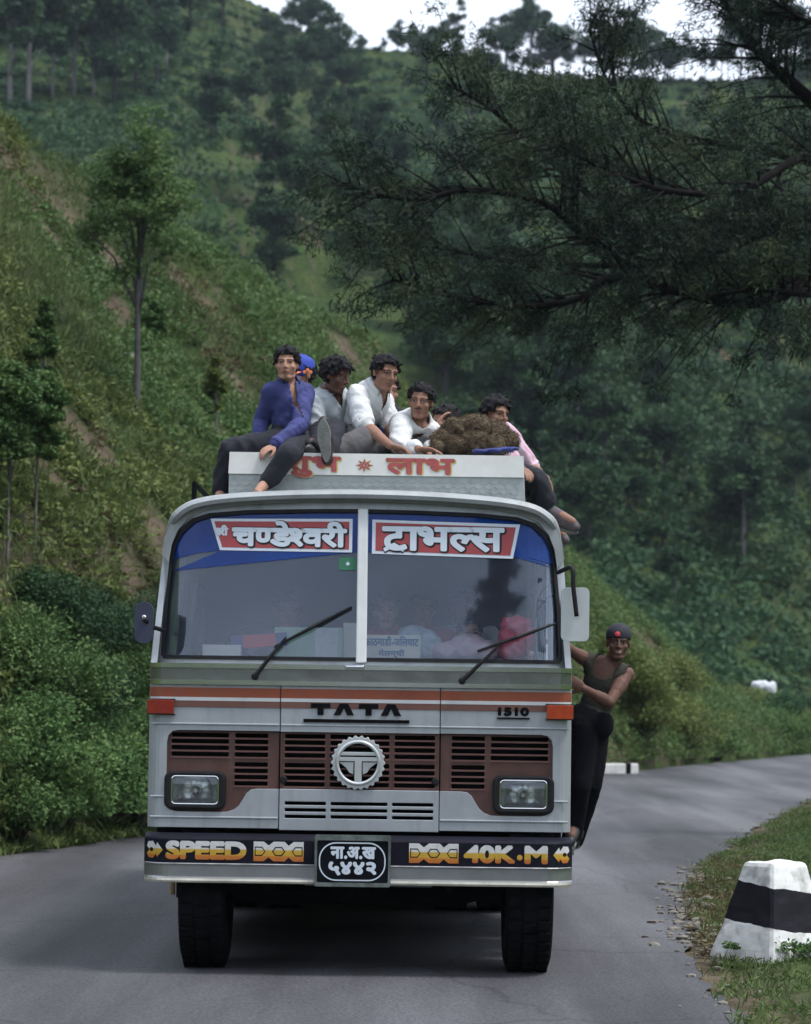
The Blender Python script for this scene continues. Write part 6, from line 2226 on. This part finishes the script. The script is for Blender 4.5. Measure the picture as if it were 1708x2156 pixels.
dtx = bpy.data.textures.new('lumps', 'CLOUDS')
dtx.noise_scale = 0.22
dm = o.modifiers.new('lumps', 'DISPLACE')
dm.texture = dtx
dm.strength = 0.035
tag(o, 'white tapering kerb stone with a black band in the grass by the road', 'kerb stone')
make_shrub(0.07, 0.46, 1100, 0.016, L_NEAR, 'small weeds growing at the foot of the black and white stone', cat='weeds', seed=301, loc=(bc_.x + 0.20, bc_.y - 0.16, hz(bc_.x + .2, bc_.y - .16)), blobs=16)
make_shrub(0.30, 0.5, 900, 0.028, L_NEAR, 'leafy plant behind the right side of the painted stone', cat='plant', seed=302, loc=(bc_.x + 0.45, bc_.y + 0.55, hz(bc_.x + .45, bc_.y + .55)), blobs=16)

# low parapet blocks on the outer edge of the bend
p0 = ground(1300, 1629, 0)
mbp = MB()
mbp.obox((p0.x, p0.y, 0.09), (0.36, 0.20, 0), (-0.07, 0.12, 0), (0, 0, 0.11))
o = mbp.build('parapet_block', mat('chalky_white', (0.58, 0.57, 0.56), 0.8, var=0.2, scale=6, bump=0.4), None, bevel=0.03)
tag(o, 'low whitewashed block on the far edge of the road behind the hanging man', 'kerb stone')
MB().obox((p0.x + 0.14, p0.y + 0.08, 0.09), (0.05, 0.028, 0), (-0.075, 0.128, 0), (0, 0, 0.114)).build('black_band', BLACKP, o)
# pale cloth drying on the bank, and a pale stone beyond it
pc = on_land(1603, 1460)
if pc is not None:
    B = Blob()
    B.ell(pc + Vector((0, -0.5, 0.20)), (0.36, 0, -0.04), (0, 0.16, 0), (0, 0, 0.17)).ell(pc + Vector((0.22, -0.52, 0.10)), (0.16, 0, 0), (0, 0.14, 0), (0.03, 0, 0.26))
    o = B.skin('white_cloth', mat('white_rag', (0.62, 0.64, 0.68), 0.9, var=0.1, scale=6), None, loc=pc, voxel=0.02, smooth=2, wrinkle=0.03, wscale=14)
    tag(o, 'white cloth spread on the bank by the bend', 'cloth')
ps = on_land(1690, 1440)
for (u, v, s_, lab) in ((250, 758, 0.24, 'grey boulder lying beside the slim tree trunk'), (1690, 1450, 0.20, 'small pale stone on the bank at the far right'), (1345, 1400, 0.30, 'grey-brown rock in the bare part of the bank')):
    p = on_land(u, v)
    if p is None: continue
    q = bmesh.new()
    bmesh.ops.create_icosphere(q, subdivisions=4, radius=1)
    vs = []
    for w in q.verts:
        n_ = mnoise.noise(w.co * 1.3 + Vector((u, v, 0))) * 0.35 + mnoise.noise(w.co * 3.5 + Vector((v, u, 3))) * 0.14
        c_ = w.co * (1 + n_)
        vs.append(p + Vector((0, s_ * 0.55, 0)) + Vector((c_.x * 1.3, c_.y * 0.9, c_.z * (1.25 if 'face' in lab or 'bluff' in lab else 0.55))) * s_)
    fs = [tuple(w.index for w in f.verts) for f in q.faces]
    q.free()
    mm = mat('grey_rock', (0.13, 0.13, 0.135), 0.9, col2=(0.28, 0.28, 0.28), scale=5, bump=0.7) if 'grey' in lab or 'small' in lab else mat('ochre_rock', (0.075, 0.060, 0.034), 0.9, col2=(0.20, 0.15, 0.085), scale=4, bump=0.8)
    o = mesh_obj('boulder' if 'boulder' in lab or 'stone' in lab else 'rock_outcrop', vs, fs, mm, None)
    tag(o, lab, 'rock')
# ------------------------------------------------------------------ vegetation in place
def clumps(name, X, Y, size, per, leaf, m, kind='stuff', hfac=0.9, seed=1, tintoff=0.0, patch=None):
    r = np.random.default_rng(seed)
    n = len(X)
    Z = height(X, Y)
    k = np.repeat(np.arange(n), per)
    P = np.stack([X, Y, Z], 1)[k] + ball(n * per, r, 0.3) * (size[k])[:, None] * np.array([1, 1, hfac])
    P[:, 2] = np.maximum(P[:, 2], Z[k] + 0.02)
    ct = r.random(n) * 0.55 + 0.12 * vn(X, Y, 6, 8) if patch is None else r.random(n) * 0.35 + patch
    tn = 0.12 + tintoff + ct[k] + 0.28 * r.random(n * per)
    o = leaf_obj(name, P, leaf * (0.6 + 0.8 * r.random(n * per)), tn, m, None, r=r)
    tag(o, kind=kind)
    return o

# undergrowth all over the spur
def spur_points(n, seed, a0=-0.20, a1=0.165, s0=0.0, s1=1.03):
    r = np.random.default_rng(seed)
    a = a0 + (a1 - a0) * r.random(n)
    yc = np.interp(a, cA, cY)
    yf = np.interp(a, ga, gF) + 0.9
    s = s0 + (s1 - s0) * r.random(n)
    Y = yf + (yc - yf) * s
    return a * Y, Y, s

X, Y, s = spur_points(12500, 3, a0=-0.27)
keep = vn(X, Y, 3.2, 21) + 0.5 * vn(X, Y, 1.2, 22) > -0.85
keep &= bare(X, Y) < 0.12
X, Y, s = X[keep], Y[keep], s[keep]
r3 = np.random.default_rng(4)
sel = vn(X, Y, 7, 23) > 0.05
clumps('undergrowth', X[~sel], Y[~sel], 0.20 + 0.36 * r3.random((~sel).sum()) ** 2, 70, 0.036, L_NEAR, seed=5)
clumps('grassy_undergrowth', X[sel], Y[sel], 0.16 + 0.26 * r3.random(sel.sum()) ** 2, 70, 0.036, L_YEL, seed=6, hfac=0.7)

X, Y, s = spur_points(2600, 77)
keep = (vn(X, Y, 4.0, 78) > 0.25) | (bare(X, Y) > 0.4) & (vn(X, Y, 0.6, 79) > 0.1)
X, Y = X[keep], Y[keep]
clumps('dry_scrub', X, Y, 0.12 + 0.22 * np.random.default_rng(79).random(len(X)), 46, 0.034, L_DRY, seed=80, hfac=0.7)

# long grass over the spur: blades
X, Y, s = spur_points(33000, 11, a0=-0.27)
keep = vn(X * 0.8 + Y * 0.6, Y * 0.8 - X * 0.6, 2.6, 31) + 0.6 * vn(X, Y, 0.9, 32) > -0.45
keep &= bare(X, Y) < 0.25
X, Y = X[keep], Y[keep]
rg = np.random.default_rng(12)
n = len(X)
per = 9
k = np.repeat(np.arange(n), per)
P = np.stack([X, Y, height(X, Y)], 1)[k] + np.concatenate([rg.normal(size=(n * per, 2)) * 0.14, 0.04 + 0.08 * rg.random((n * per, 1))], 1)
dr_ = rg.normal(size=(n * per, 3)) * 0.45 + np.array([0.25, -0.2, 1.0])
o = leaf_obj('long_grass', P, 0.055 + 0.06 * rg.random(n * per), 0.1 + 0.45 * rg.random(n * per) + 0.3 * (vn(X, Y, 5, 33)[k] + 0.4), L_GRASS, None, r=rg, up=0.0, aspect=0.11, dirs=dr_)
tag(o, kind='stuff')

# far slope: scrub and wood that read as one mass
rf = np.random.default_rng(21)
n = 14000
a = -0.19 + 0.36 * rf.random(n)
Y = 105 + (332 - 105) * rf.random(n) ** 0.8
X = a * Y
keep = vn(X, Y, 26, 41) + 0.6 * vn(X, Y, 9, 42) > np.where(X > 2, -1.2, -0.45)
keep2 = terr_zone(X, Y) < 0.35 + 0.8 * (rf.random(len(X)) < 0.30)
X, Y = X[keep], Y[keep]
keep2 = keep2[keep]
X, Y = X[keep2], Y[keep2]
sz = (0.9 + 1.5 * rf.random(len(X)) ** 2) * (1 - 0.5 * sstep(285, 325, Y))
sel = vn(X, Y, 30, 43) > 0.1
clumps('hill_scrub', X[~sel], Y[~sel], sz[~sel], 66, 0.20, L_DARK, seed=22, hfac=1.0)
clumps('hill_thicket', X[sel], Y[sel], sz[sel] * 0.8, 66, 0.19, L_FAR, seed=23, hfac=0.8)

# trees of the far slope, each its own
protos = []
labs = ['rounded dark broadleaf tree standing on the far hillside', 'taller loose-crowned tree standing on the far hillside', 'pale green young tree on the far hillside', 'narrow columnar tree on the far hillside']
defs = [('broadleaf_tree', 8.5, 3.3, 1.0, 5200, 0.19, L_DARK, 'round'), ('broadleaf_tree', 11, 3.2, 2.2, 5200, 0.19, L_DARK, 'round'), ('young_tree', 7, 1.9, 1.6, 2600, 0.17, L_FAR, 'cone'), ('columnar_tree', 9, 1.5, 1.2, 3000, 0.17, L_DARK, 'column')]
FAR = {0: [], 1: [], 2: [], 3: []}
# hand-placed (foot u, v and kind, scale)
spots = [(20, 225, 1, 1.25), (60, 222, 1, 1.35), (110, 215, 1, 1.2), (155, 215, 1, 1.3), (195, 205, 1, 1.1), (240, 215, 2, 1.4), (285, 190, 2, 1.2), (330, 190, 0, 1.0), (350, 150, 1, 1.1),
         (30, 110, 1, 1.3), (95, 100, 1, 1.2), (150, 95, 1, 1.25), (215, 90, 1, 1.2), (275, 80, 1, 1.2), (330, 70, 0, 1.2), (400, 70, 0, 1.1), (470, 60, 0, 1.0),
         (652, 108, 0, .85), (618, 70, 0, .55), (690, 190, 0, 1.0), (640, 180, 0, .8), (445, 300, 3, .8), (590, 250, 0, .8), (520, 250, 0, .7), (455, 285, 0, .6),
         (962, 118, 3, .80), (870, 105, 0, .45), (925, 112, 0, .45), (1065, 150, 0, .8), (1118, 168, 1, .95), (1165, 172, 0, .95), (1040, 140, 2, .55),
         (1270, 165, 0, .9), (1330, 175, 0, 1.0), (1400, 175, 0, .8), (1560, 172, 1, .9), (1640, 165, 1, 1.1), (1700, 160, 0, 1.1),
         (760, 330, 0, .8), (800, 420, 0, .9), (700, 420, 0, .8), (660, 480, 0, .7), (740, 520, 0, .8), (850, 560, 0, .8), (900, 640, 0, .9), (980, 700, 1, .8), (1060, 760, 0, .9), (860, 700, 0, .7), (930, 780, 1, .8), (1000, 830, 0, .8)]
for i in range(46):
    spots.append((rf.uniform(880, 1760), rf.uniform(640, 1330), int(rf.integers(0, 3)), rf.uniform(0.40, 0.80)))
for uu in range(560, 1740, 34):
    spots.append((uu + rf.uniform(-14, 14), 95 + 70 * min(1, max(0, (uu - 760) / 450)) + rf.uniform(-4, 14), int(rf.integers(0, 2)), rf.uniform(0.30, 0.6) if not 690 < uu < 930 else rf.uniform(0.2, 0.32)))
for i in range(26):
    spots.append((rf.uniform(560, 1000), rf.uniform(130, 640), int(rf.integers(0, 2)), rf.uniform(0.4, 0.8)))
for (u, v, kd, s_) in spots:
    p = on_land(u, v, 100)
    if p is None:
        q = at(u, v, 328)
        p = Vector((q.x, 328, hz(q.x, 328)))
    if p.y < 98:
        continue
    nm, h, cr_, cz0, nl, lf, m_, shp = defs[kd]
    if not FAR[kd]:
        t = make_tree(nm, h, cr_, cz0, nl, lf, m_, BARKP if kd == 1 else BARK, 0.16 if kd else 0.2, labs[kd], seed=50 + kd, shape=shp, group=labs[kd].replace(' tree', ' trees', 1).replace(' standing', ''))
        t.location = p
        t.scale = (s_, s_, s_)
    else:
        t = dup(FAR[kd][0], p, rf.uniform(0, 6.28), s_ * rf.uniform(0.9, 1.1))
    FAR[kd].append(t)

# slim tree on the near slope, with its pale trunk (foot at 285,895)
p = on_land(286, 897)
d = p.y
sc_ = d / 6000
make_tree('slim_tree', 715 * sc_, 150 * sc_, 265 * sc_, 10500, 0.038, L_TREE, BARKS, 8.5 * sc_, 'slim tree with a bare pale trunk and wide leafy crown on the near slope', seed=61, loc=p, blobs=110, lean=0.006, limbs=24, bs=0.60)
# smaller ones near it
for (u, v, hpx, crp, c0, lab, sd, m_) in [
        (90, 905, 300, 40, 70, 'thin sapling with a slight trunk and sparse crown on the grassy slope', 62, L_NEAR),
        (14, 1235, 480, 92, 170, 'dark leafy tree with a grey trunk at the foot of the left slope', 63, L_NEAR),
        (72, 1200, 420, 70, 180, 'young leafy tree just right of the dark tree on the left slope', 64, L_NEAR),
        (455, 930, 190, 30, 60, 'small sapling on the slope behind the boy on the roof', 65, L_YEL),
        (318, 740, 130, 40, 10, 'short bushy sapling beside the slim trunk on the slope', 66, L_NEAR)]:
    p = on_land(u, v)
    k_ = p.y / 6000
    make_tree('sapling', hpx * k_, crp * k_, c0 * k_, 5000 if crp < 60 else 15000, 0.028, m_, BARKP, 4.5 * k_, lab, cat='tree', seed=sd, loc=p, blobs=30, lean=0.01, limbs=6)

# shrubs along the foot of the slope, left of the bus
sh = [(60, 1700, 250, 230, L_BRIGHT, 'round yellow-green shrub at the left edge of the road verge', 1), (205, 1745, 210, 260, L_BRIGHT, 'bright leafy shrub leaning over the left road edge', 2), (20, 1790, 150, 150, L_NEAR, 'low dark shrub at the left road edge', 3), (270, 1735, 300, 170, L_BRIGHT, 'tall light green shrub close beside the bus', 4), (110, 1760, 150, 150, L_BRIGHT, 'small dense shrub between two bigger ones at the left verge', 5),
      (130, 1560, 200, 240, L_DARK, 'dark shrub above the bright ones on the left bank', 6), (250, 1545, 200, 200, L_NEAR, 'mid green shrub behind the left mirror', 7), (30, 1500, 240, 220, L_NEAR, 'bluish green shrub high on the left bank', 8), (200, 1420, 170, 240, L_DARK, 'dark overgrown bush under the brown bank', 9), (290, 1430, 180, 160, L_DARK, 'dark bush touching the bus corner', 10), (90, 1390, 190, 200, L_DARK, 'black-green bush in the hollow of the slope', 11), (170, 1690, 130, 150, L_BRIGHT, 'short pale shrub in front of the left verge', 12),
      (1340, 1560, 150, 140, L_YEL, 'olive shrub on the bank right of the hanging man', 13), (1430, 1575, 110, 140, L_YEL, 'yellow-green shrub on the bank by the road bend', 14), (1510, 1592, 80, 100, L_NEAR, 'small bright shrub beside the road at the bend', 15), (1650, 1560, 70, 120, L_NEAR, 'low shrub at the far right of the bend', 16), (1290, 1480, 150, 130, L_YEL, 'bush on the bank behind the hanging man', 17), (1410, 1470, 110, 120, L_YEL, 'bush near the top of the bare bank', 18), (1655, 1505, 50, 90, L_FAR, 'flat bush beside the white cloth', 19)]
for (u, v, hp, wp, m_, lab, sd) in sh:
    p = on_land(u, v)
    k_ = p.y / 6000
    make_shrub(hp * k_, wp * k_, 17000 if hp > 120 else 6000, 0.023 if p.y < 45 else 0.034, m_, lab, seed=100 + sd, loc=p, blobs=46)

# verge on the right: mown grass, weeds by the stone, rubble at the road's edge
rv = np.random.default_rng(31)
n = 19000
Yv = 7 + 38 * rv.random(n) ** 1.4
Xv = XR(Yv) - 0.04 + 5.5 * rv.random(n) ** 1.3
ok = (Xv < 0.17 * Yv + 0.6) & (vn(Xv, Yv, 0.8, 51) + 0.5 * vn(Xv, Yv, 0.25, 52) > -0.45) & (Xv - XR(Yv) > 0.06 + 0.18 * vn(Xv, Yv, 0.7, 57) + 0.12 * vn(Xv, Yv, 0.22, 58))
Xv, Yv = Xv[ok], Yv[ok]
n = len(Xv)
per = 7
k = np.repeat(np.arange(n), per)
P = np.stack([Xv, Yv, height(Xv, Yv)], 1)[k] + np.concatenate([rv.normal(size=(n * per, 2)) * 0.05, 0.01 + 0.025 * rv.random((n * per, 1))], 1)
dr_ = rv.normal(size=(n * per, 3)) * 0.7 + np.array([0, 0, 1.0])
o = leaf_obj('verge_grass', P, 0.022 + 0.028 * rv.random(n * per), 0.1 + 0.5 * rv.random(n * per) + 0.25 * vn(Xv, Yv, 1.5, 53)[k], L_GRASS, None, r=rv, up=0.0, aspect=0.12, dirs=dr_)
tag(o, kind='stuff')
# straw-coloured tufts among the rubble at the broken road edge
n = 380
Yv = 17 + 10 * rv.random(n)
Xv = XR(Yv) + 0.02 + 0.30 * np.abs(rv.normal(size=n))
per = 8
k = np.repeat(np.arange(n), per)
P = np.stack([Xv, Yv, height(Xv, Yv)], 1)[k] + np.concatenate([rv.normal(size=(n * per, 2)) * 0.04, 0.01 + 0.025 * rv.random((n * per, 1))], 1)
dr_ = rv.normal(size=(n * per, 3)) * np.array([1.0, 1.0, 0.35]) + np.array([0, 0, 0.4])
o = leaf_obj('dry_grass', P, 0.030 + 0.035 * rv.random(n * per), 0.2 + 0.8 * rv.random(n * per), L_DRY, None, r=rv, up=0.0, aspect=0.10, dirs=dr_)
tag(o, kind='stuff')
# left verge grass strip
n = 5000
Yv = 20 + 24 * rv.random(n)
Xv = XL(Yv) - 0.05 - 0.9 * rv.random(n)
per = 6
k = np.repeat(np.arange(n), per)
P = np.stack([Xv, Yv, height(Xv, Yv)], 1)[k] + np.concatenate([rv.normal(size=(n * per, 2)) * 0.06, 0.03 + 0.05 * rv.random((n * per, 1))], 1)
dr_ = rv.normal(size=(n * per, 3)) * 0.6 + np.array([0, 0, 1.0])
o = leaf_obj('roadside_grass', P, 0.05 + 0.05 * rv.random(n * per), 0.3 + 0.5 * rv.random(n * per), L_GRASS, None, r=rv, up=0.0, aspect=0.12, dirs=dr_)
tag(o, kind='stuff')

# rubble where the tar breaks off
mbv, mbf = [], []
ico = bmesh.new()
bmesh.ops.create_icosphere(ico, subdivisions=1, radius=1)
iv = np.array([v.co[:] for v in ico.verts])
ifc = [tuple(v.index for v in f.verts) for f in ico.faces]
ico.free()
n = 560
for i in range(n):
    if i < 380:
        y = float(rv.uniform(17.5, 26.5))
        x = float(XR(y)) + float(rv.normal() * 0.13 + 0.05)
        s_ = float(0.010 + 0.030 * rv.random() ** 2.5)
    else:
        y = float(rv.uniform(11, 44))
        x = float(XR(y)) + float(rv.normal() * 0.10)
        s_ = float(0.008 + 0.02 * rv.random() ** 2)
    z = max(hz(x, y), 0.004)
    q = iv * (s_ * np.array([1.3, 1.0, 0.6]) * (0.75 + 0.5 * rv.random((len(iv), 1)))) + np.array([x, y, z + s_ * 0.2])
    b_ = len(mbv)
    mbv += q.tolist()
    mbf += [tuple(j + b_ for j in f) for f in ifc]
o = mesh_obj('gravel', mbv, mbf, mat('gravel_stone', (0.10, 0.09, 0.075), 0.95, col2=(0.26, 0.235, 0.20), scale=11))
tag(o, kind='stuff')

# ------------------------------------------------------------------ the pine that reaches in from the right
def pine():
    r = np.random.default_rng(77)
    D = 32.0
    base = at(1830, 1720, D)
    bx, by = base.x, D
    z0 = hz(bx, by)
    root = empty('pine_tree', (bx, by, z0), 'tall dark pine whose long branches reach over the road from the right', 'tree')
    mb = MB()
    tp = [Vector((bx + 0.05 * math.sin(z), by + 0.04 * math.cos(1.3 * z), z0 - 0.3 + z)) for z in np.linspace(0, 15, 16)]
    mb.tube(tp, list(np.linspace(0.30, 0.10, 16)), 12)
    mb.build('trunk', PINEBARK, root, smooth=True)
    limbs = [
        ([(1830, 470, 0), (1700, 590, -.8), (1560, 640, -1.4), (1300, 585, -2), (1230, 625, -2.2), (1110, 645, -2.3), (960, 625, -2.3), (830, 590, -2.2)], 0.075),
        ([(1830, 420, 0), (1650, 470, -.6), (1450, 545, -1), (1250, 505, -1.4), (1150, 430, -1.6), (1000, 400, -1.8), (860, 420, -1.9), (720, 385, -2.0)], 0.075),
        ([(1830, 400, 0), (1600, 470, .4), (1420, 520, .6), (1260, 425, .8), (1150, 330, .8), (1040, 235, .8), (960, 185, .9)], 0.07),
        ([(1830, 330, 0), (1700, 205, -.3), (1600, 110, -.4), (1540, 30, -.4), (1500, -60, -.4)], 0.10),
        ([(1830, 380, 0), (1660, 330, .8), (1500, 300, 1.2), (1360, 260, 1.5), (1280, 170, 1.6), (1240, 60, 1.6)], 0.06),
        ([(1830, 560, 0), (1640, 590, 1), (1480, 560, 1.4), (1280, 560, 1.8), (1080, 550, 2), (900, 520, 2.2), (760, 520, 2.2)], 0.06),
        ([(1830, 300, 0), (1690, 330, -1.2), (1560, 400, -2), (1400, 400, -2.4), (1240, 340, -2.6), (1120, 270, -2.7)], 0.06),
        ([(1830, 600, 0), (1720, 620, -1), (1600, 610, -1.5), (1480, 620, -1.8), (1350, 600, -2)], 0.05),
        ([(1830, 120, 0), (1760, 60, -.6), (1690, 40, -1), (1600, -20, -1.4)], 0.06),
        ([(1830, 500, 0), (1700, 480, 1.4), (1540, 470, 2), (1400, 440, 2.4), (1250, 260, 2.4), (1130, 210, 2.4)], 0.05)]
    pts, dirs, wts = [], [], []
    for pl, rd in limbs:
        w = [at(u, v, D + dy) for u, v, dy in pl]
        w[0] = Vector((bx, by, w[0].z))
        c = curve(w, 7)
        m2 = MB()
        m2.tube(c, list(np.linspace(rd, rd * 0.22, len(c))), 7)
        n = len(c)
        for i in range(3, n):
            f = i / n
            for q in range(2):
                # side twigs
                d = (c[min(i + 1, n - 1)] - c[i - 1]).normalized()
                sd_ = Vector((r.normal(), r.normal() * 1.1, r.normal() * 0.8 + 0.1))
                sd_ = (sd_ - d * sd_.dot(d)).normalized()
                ln = (0.35 + 0.75 * r.random()) * (0.55 + 0.75 * (1 - abs(f - 0.45)))
                e = c[i] + (sd_ * 0.8 + d * 0.6) * ln + Vector((0, 0, 0.02 * ln))
                mid = c[i] + (e - c[i]) * 0.5 + Vector((0, 0, 0.06 * ln))
                m2.tube([c[i], mid, e], [rd * 0.2 + 0.003, 0.007, 0.004], 4)
                for t in (0.62, 1.0):
                    pts.append(c[i] * (1 - t) ** 2 + mid * 2 * t * (1 - t) + e * t * t)
                    dirs.append((e - mid).normalized())
        m2.build('branch', PINEBARK, root, smooth=True)
    pts = np.array([p[:] for p in pts])
    dirs = np.array([d[:] for d in dirs])
    n = len(pts)
    # tufts of long needles
    per = 88
    k = np.repeat(np.arange(n), per)
    dd = dirs[k] * 0.7 + r.normal(size=(n * per, 3)) * 0.65 + np.array([0, 0, -0.25])
    dd /= np.linalg.norm(dd, axis=1, keepdims=True)
    ln = 0.028 + 0.034 * r.random(n * per)
    P = pts[k] + r.normal(size=(n * per, 3)) * np.array([0.085, 0.085, 0.060]) + dd * ln[:, None]
    tn = 0.05 + 0.60 * r.random(n)[k] ** 1.4 + 0.3 * r.random(n * per) + 0.25 * vn(P[:, 0], P[:, 2], 0.7, 5)
    leaf_obj('needles', P, ln, tn, L_PINE, root, r=r, up=0.0, aspect=0.15, dirs=dd)
    print('pine tufts', n)
pine()
# the dark tree behind the photographer that the right-hand pane mirrors
make_tree('roadside_tree', 15.8, 0.50, 7.0, 15000, 0.060, L_PINE, BARK, 0.20, 'tall dark narrow tree mirrored as a black streak in the right windscreen', seed=91, loc=(1.57, -14, hz(1.57, -14)), blobs=80, shape='column', lean=0.0, limbs=14)
# ------------------------------------------------------------------ the air of the valley
hv = bpy.data.materials.new('valley_air')
hv.use_nodes = True
t = hv.node_tree
t.nodes.remove(t.nodes['Principled BSDF'])
pv = t.nodes.new('ShaderNodeVolumePrincipled')
pv.inputs['Color'].default_value = (0.72, 0.82, 1.0, 1)
pv.inputs['Density'].default_value = 0.00017
pv.inputs['Anisotropy'].default_value = 0.1
t.links.new(pv.outputs['Volume'], t.nodes['Material Output'].inputs['Volume'])
zlo = float(GZ.min()) - 1.0
zhi = float(GZ.max()) + 16.0
hb_ = MB().box(-436, 436, -436, 436, zlo, zhi)
tag(hb_.build('haze', hv, None, loc=(0, 0, 0)), kind='stuff')
print('objects', len(bpy.data.objects))
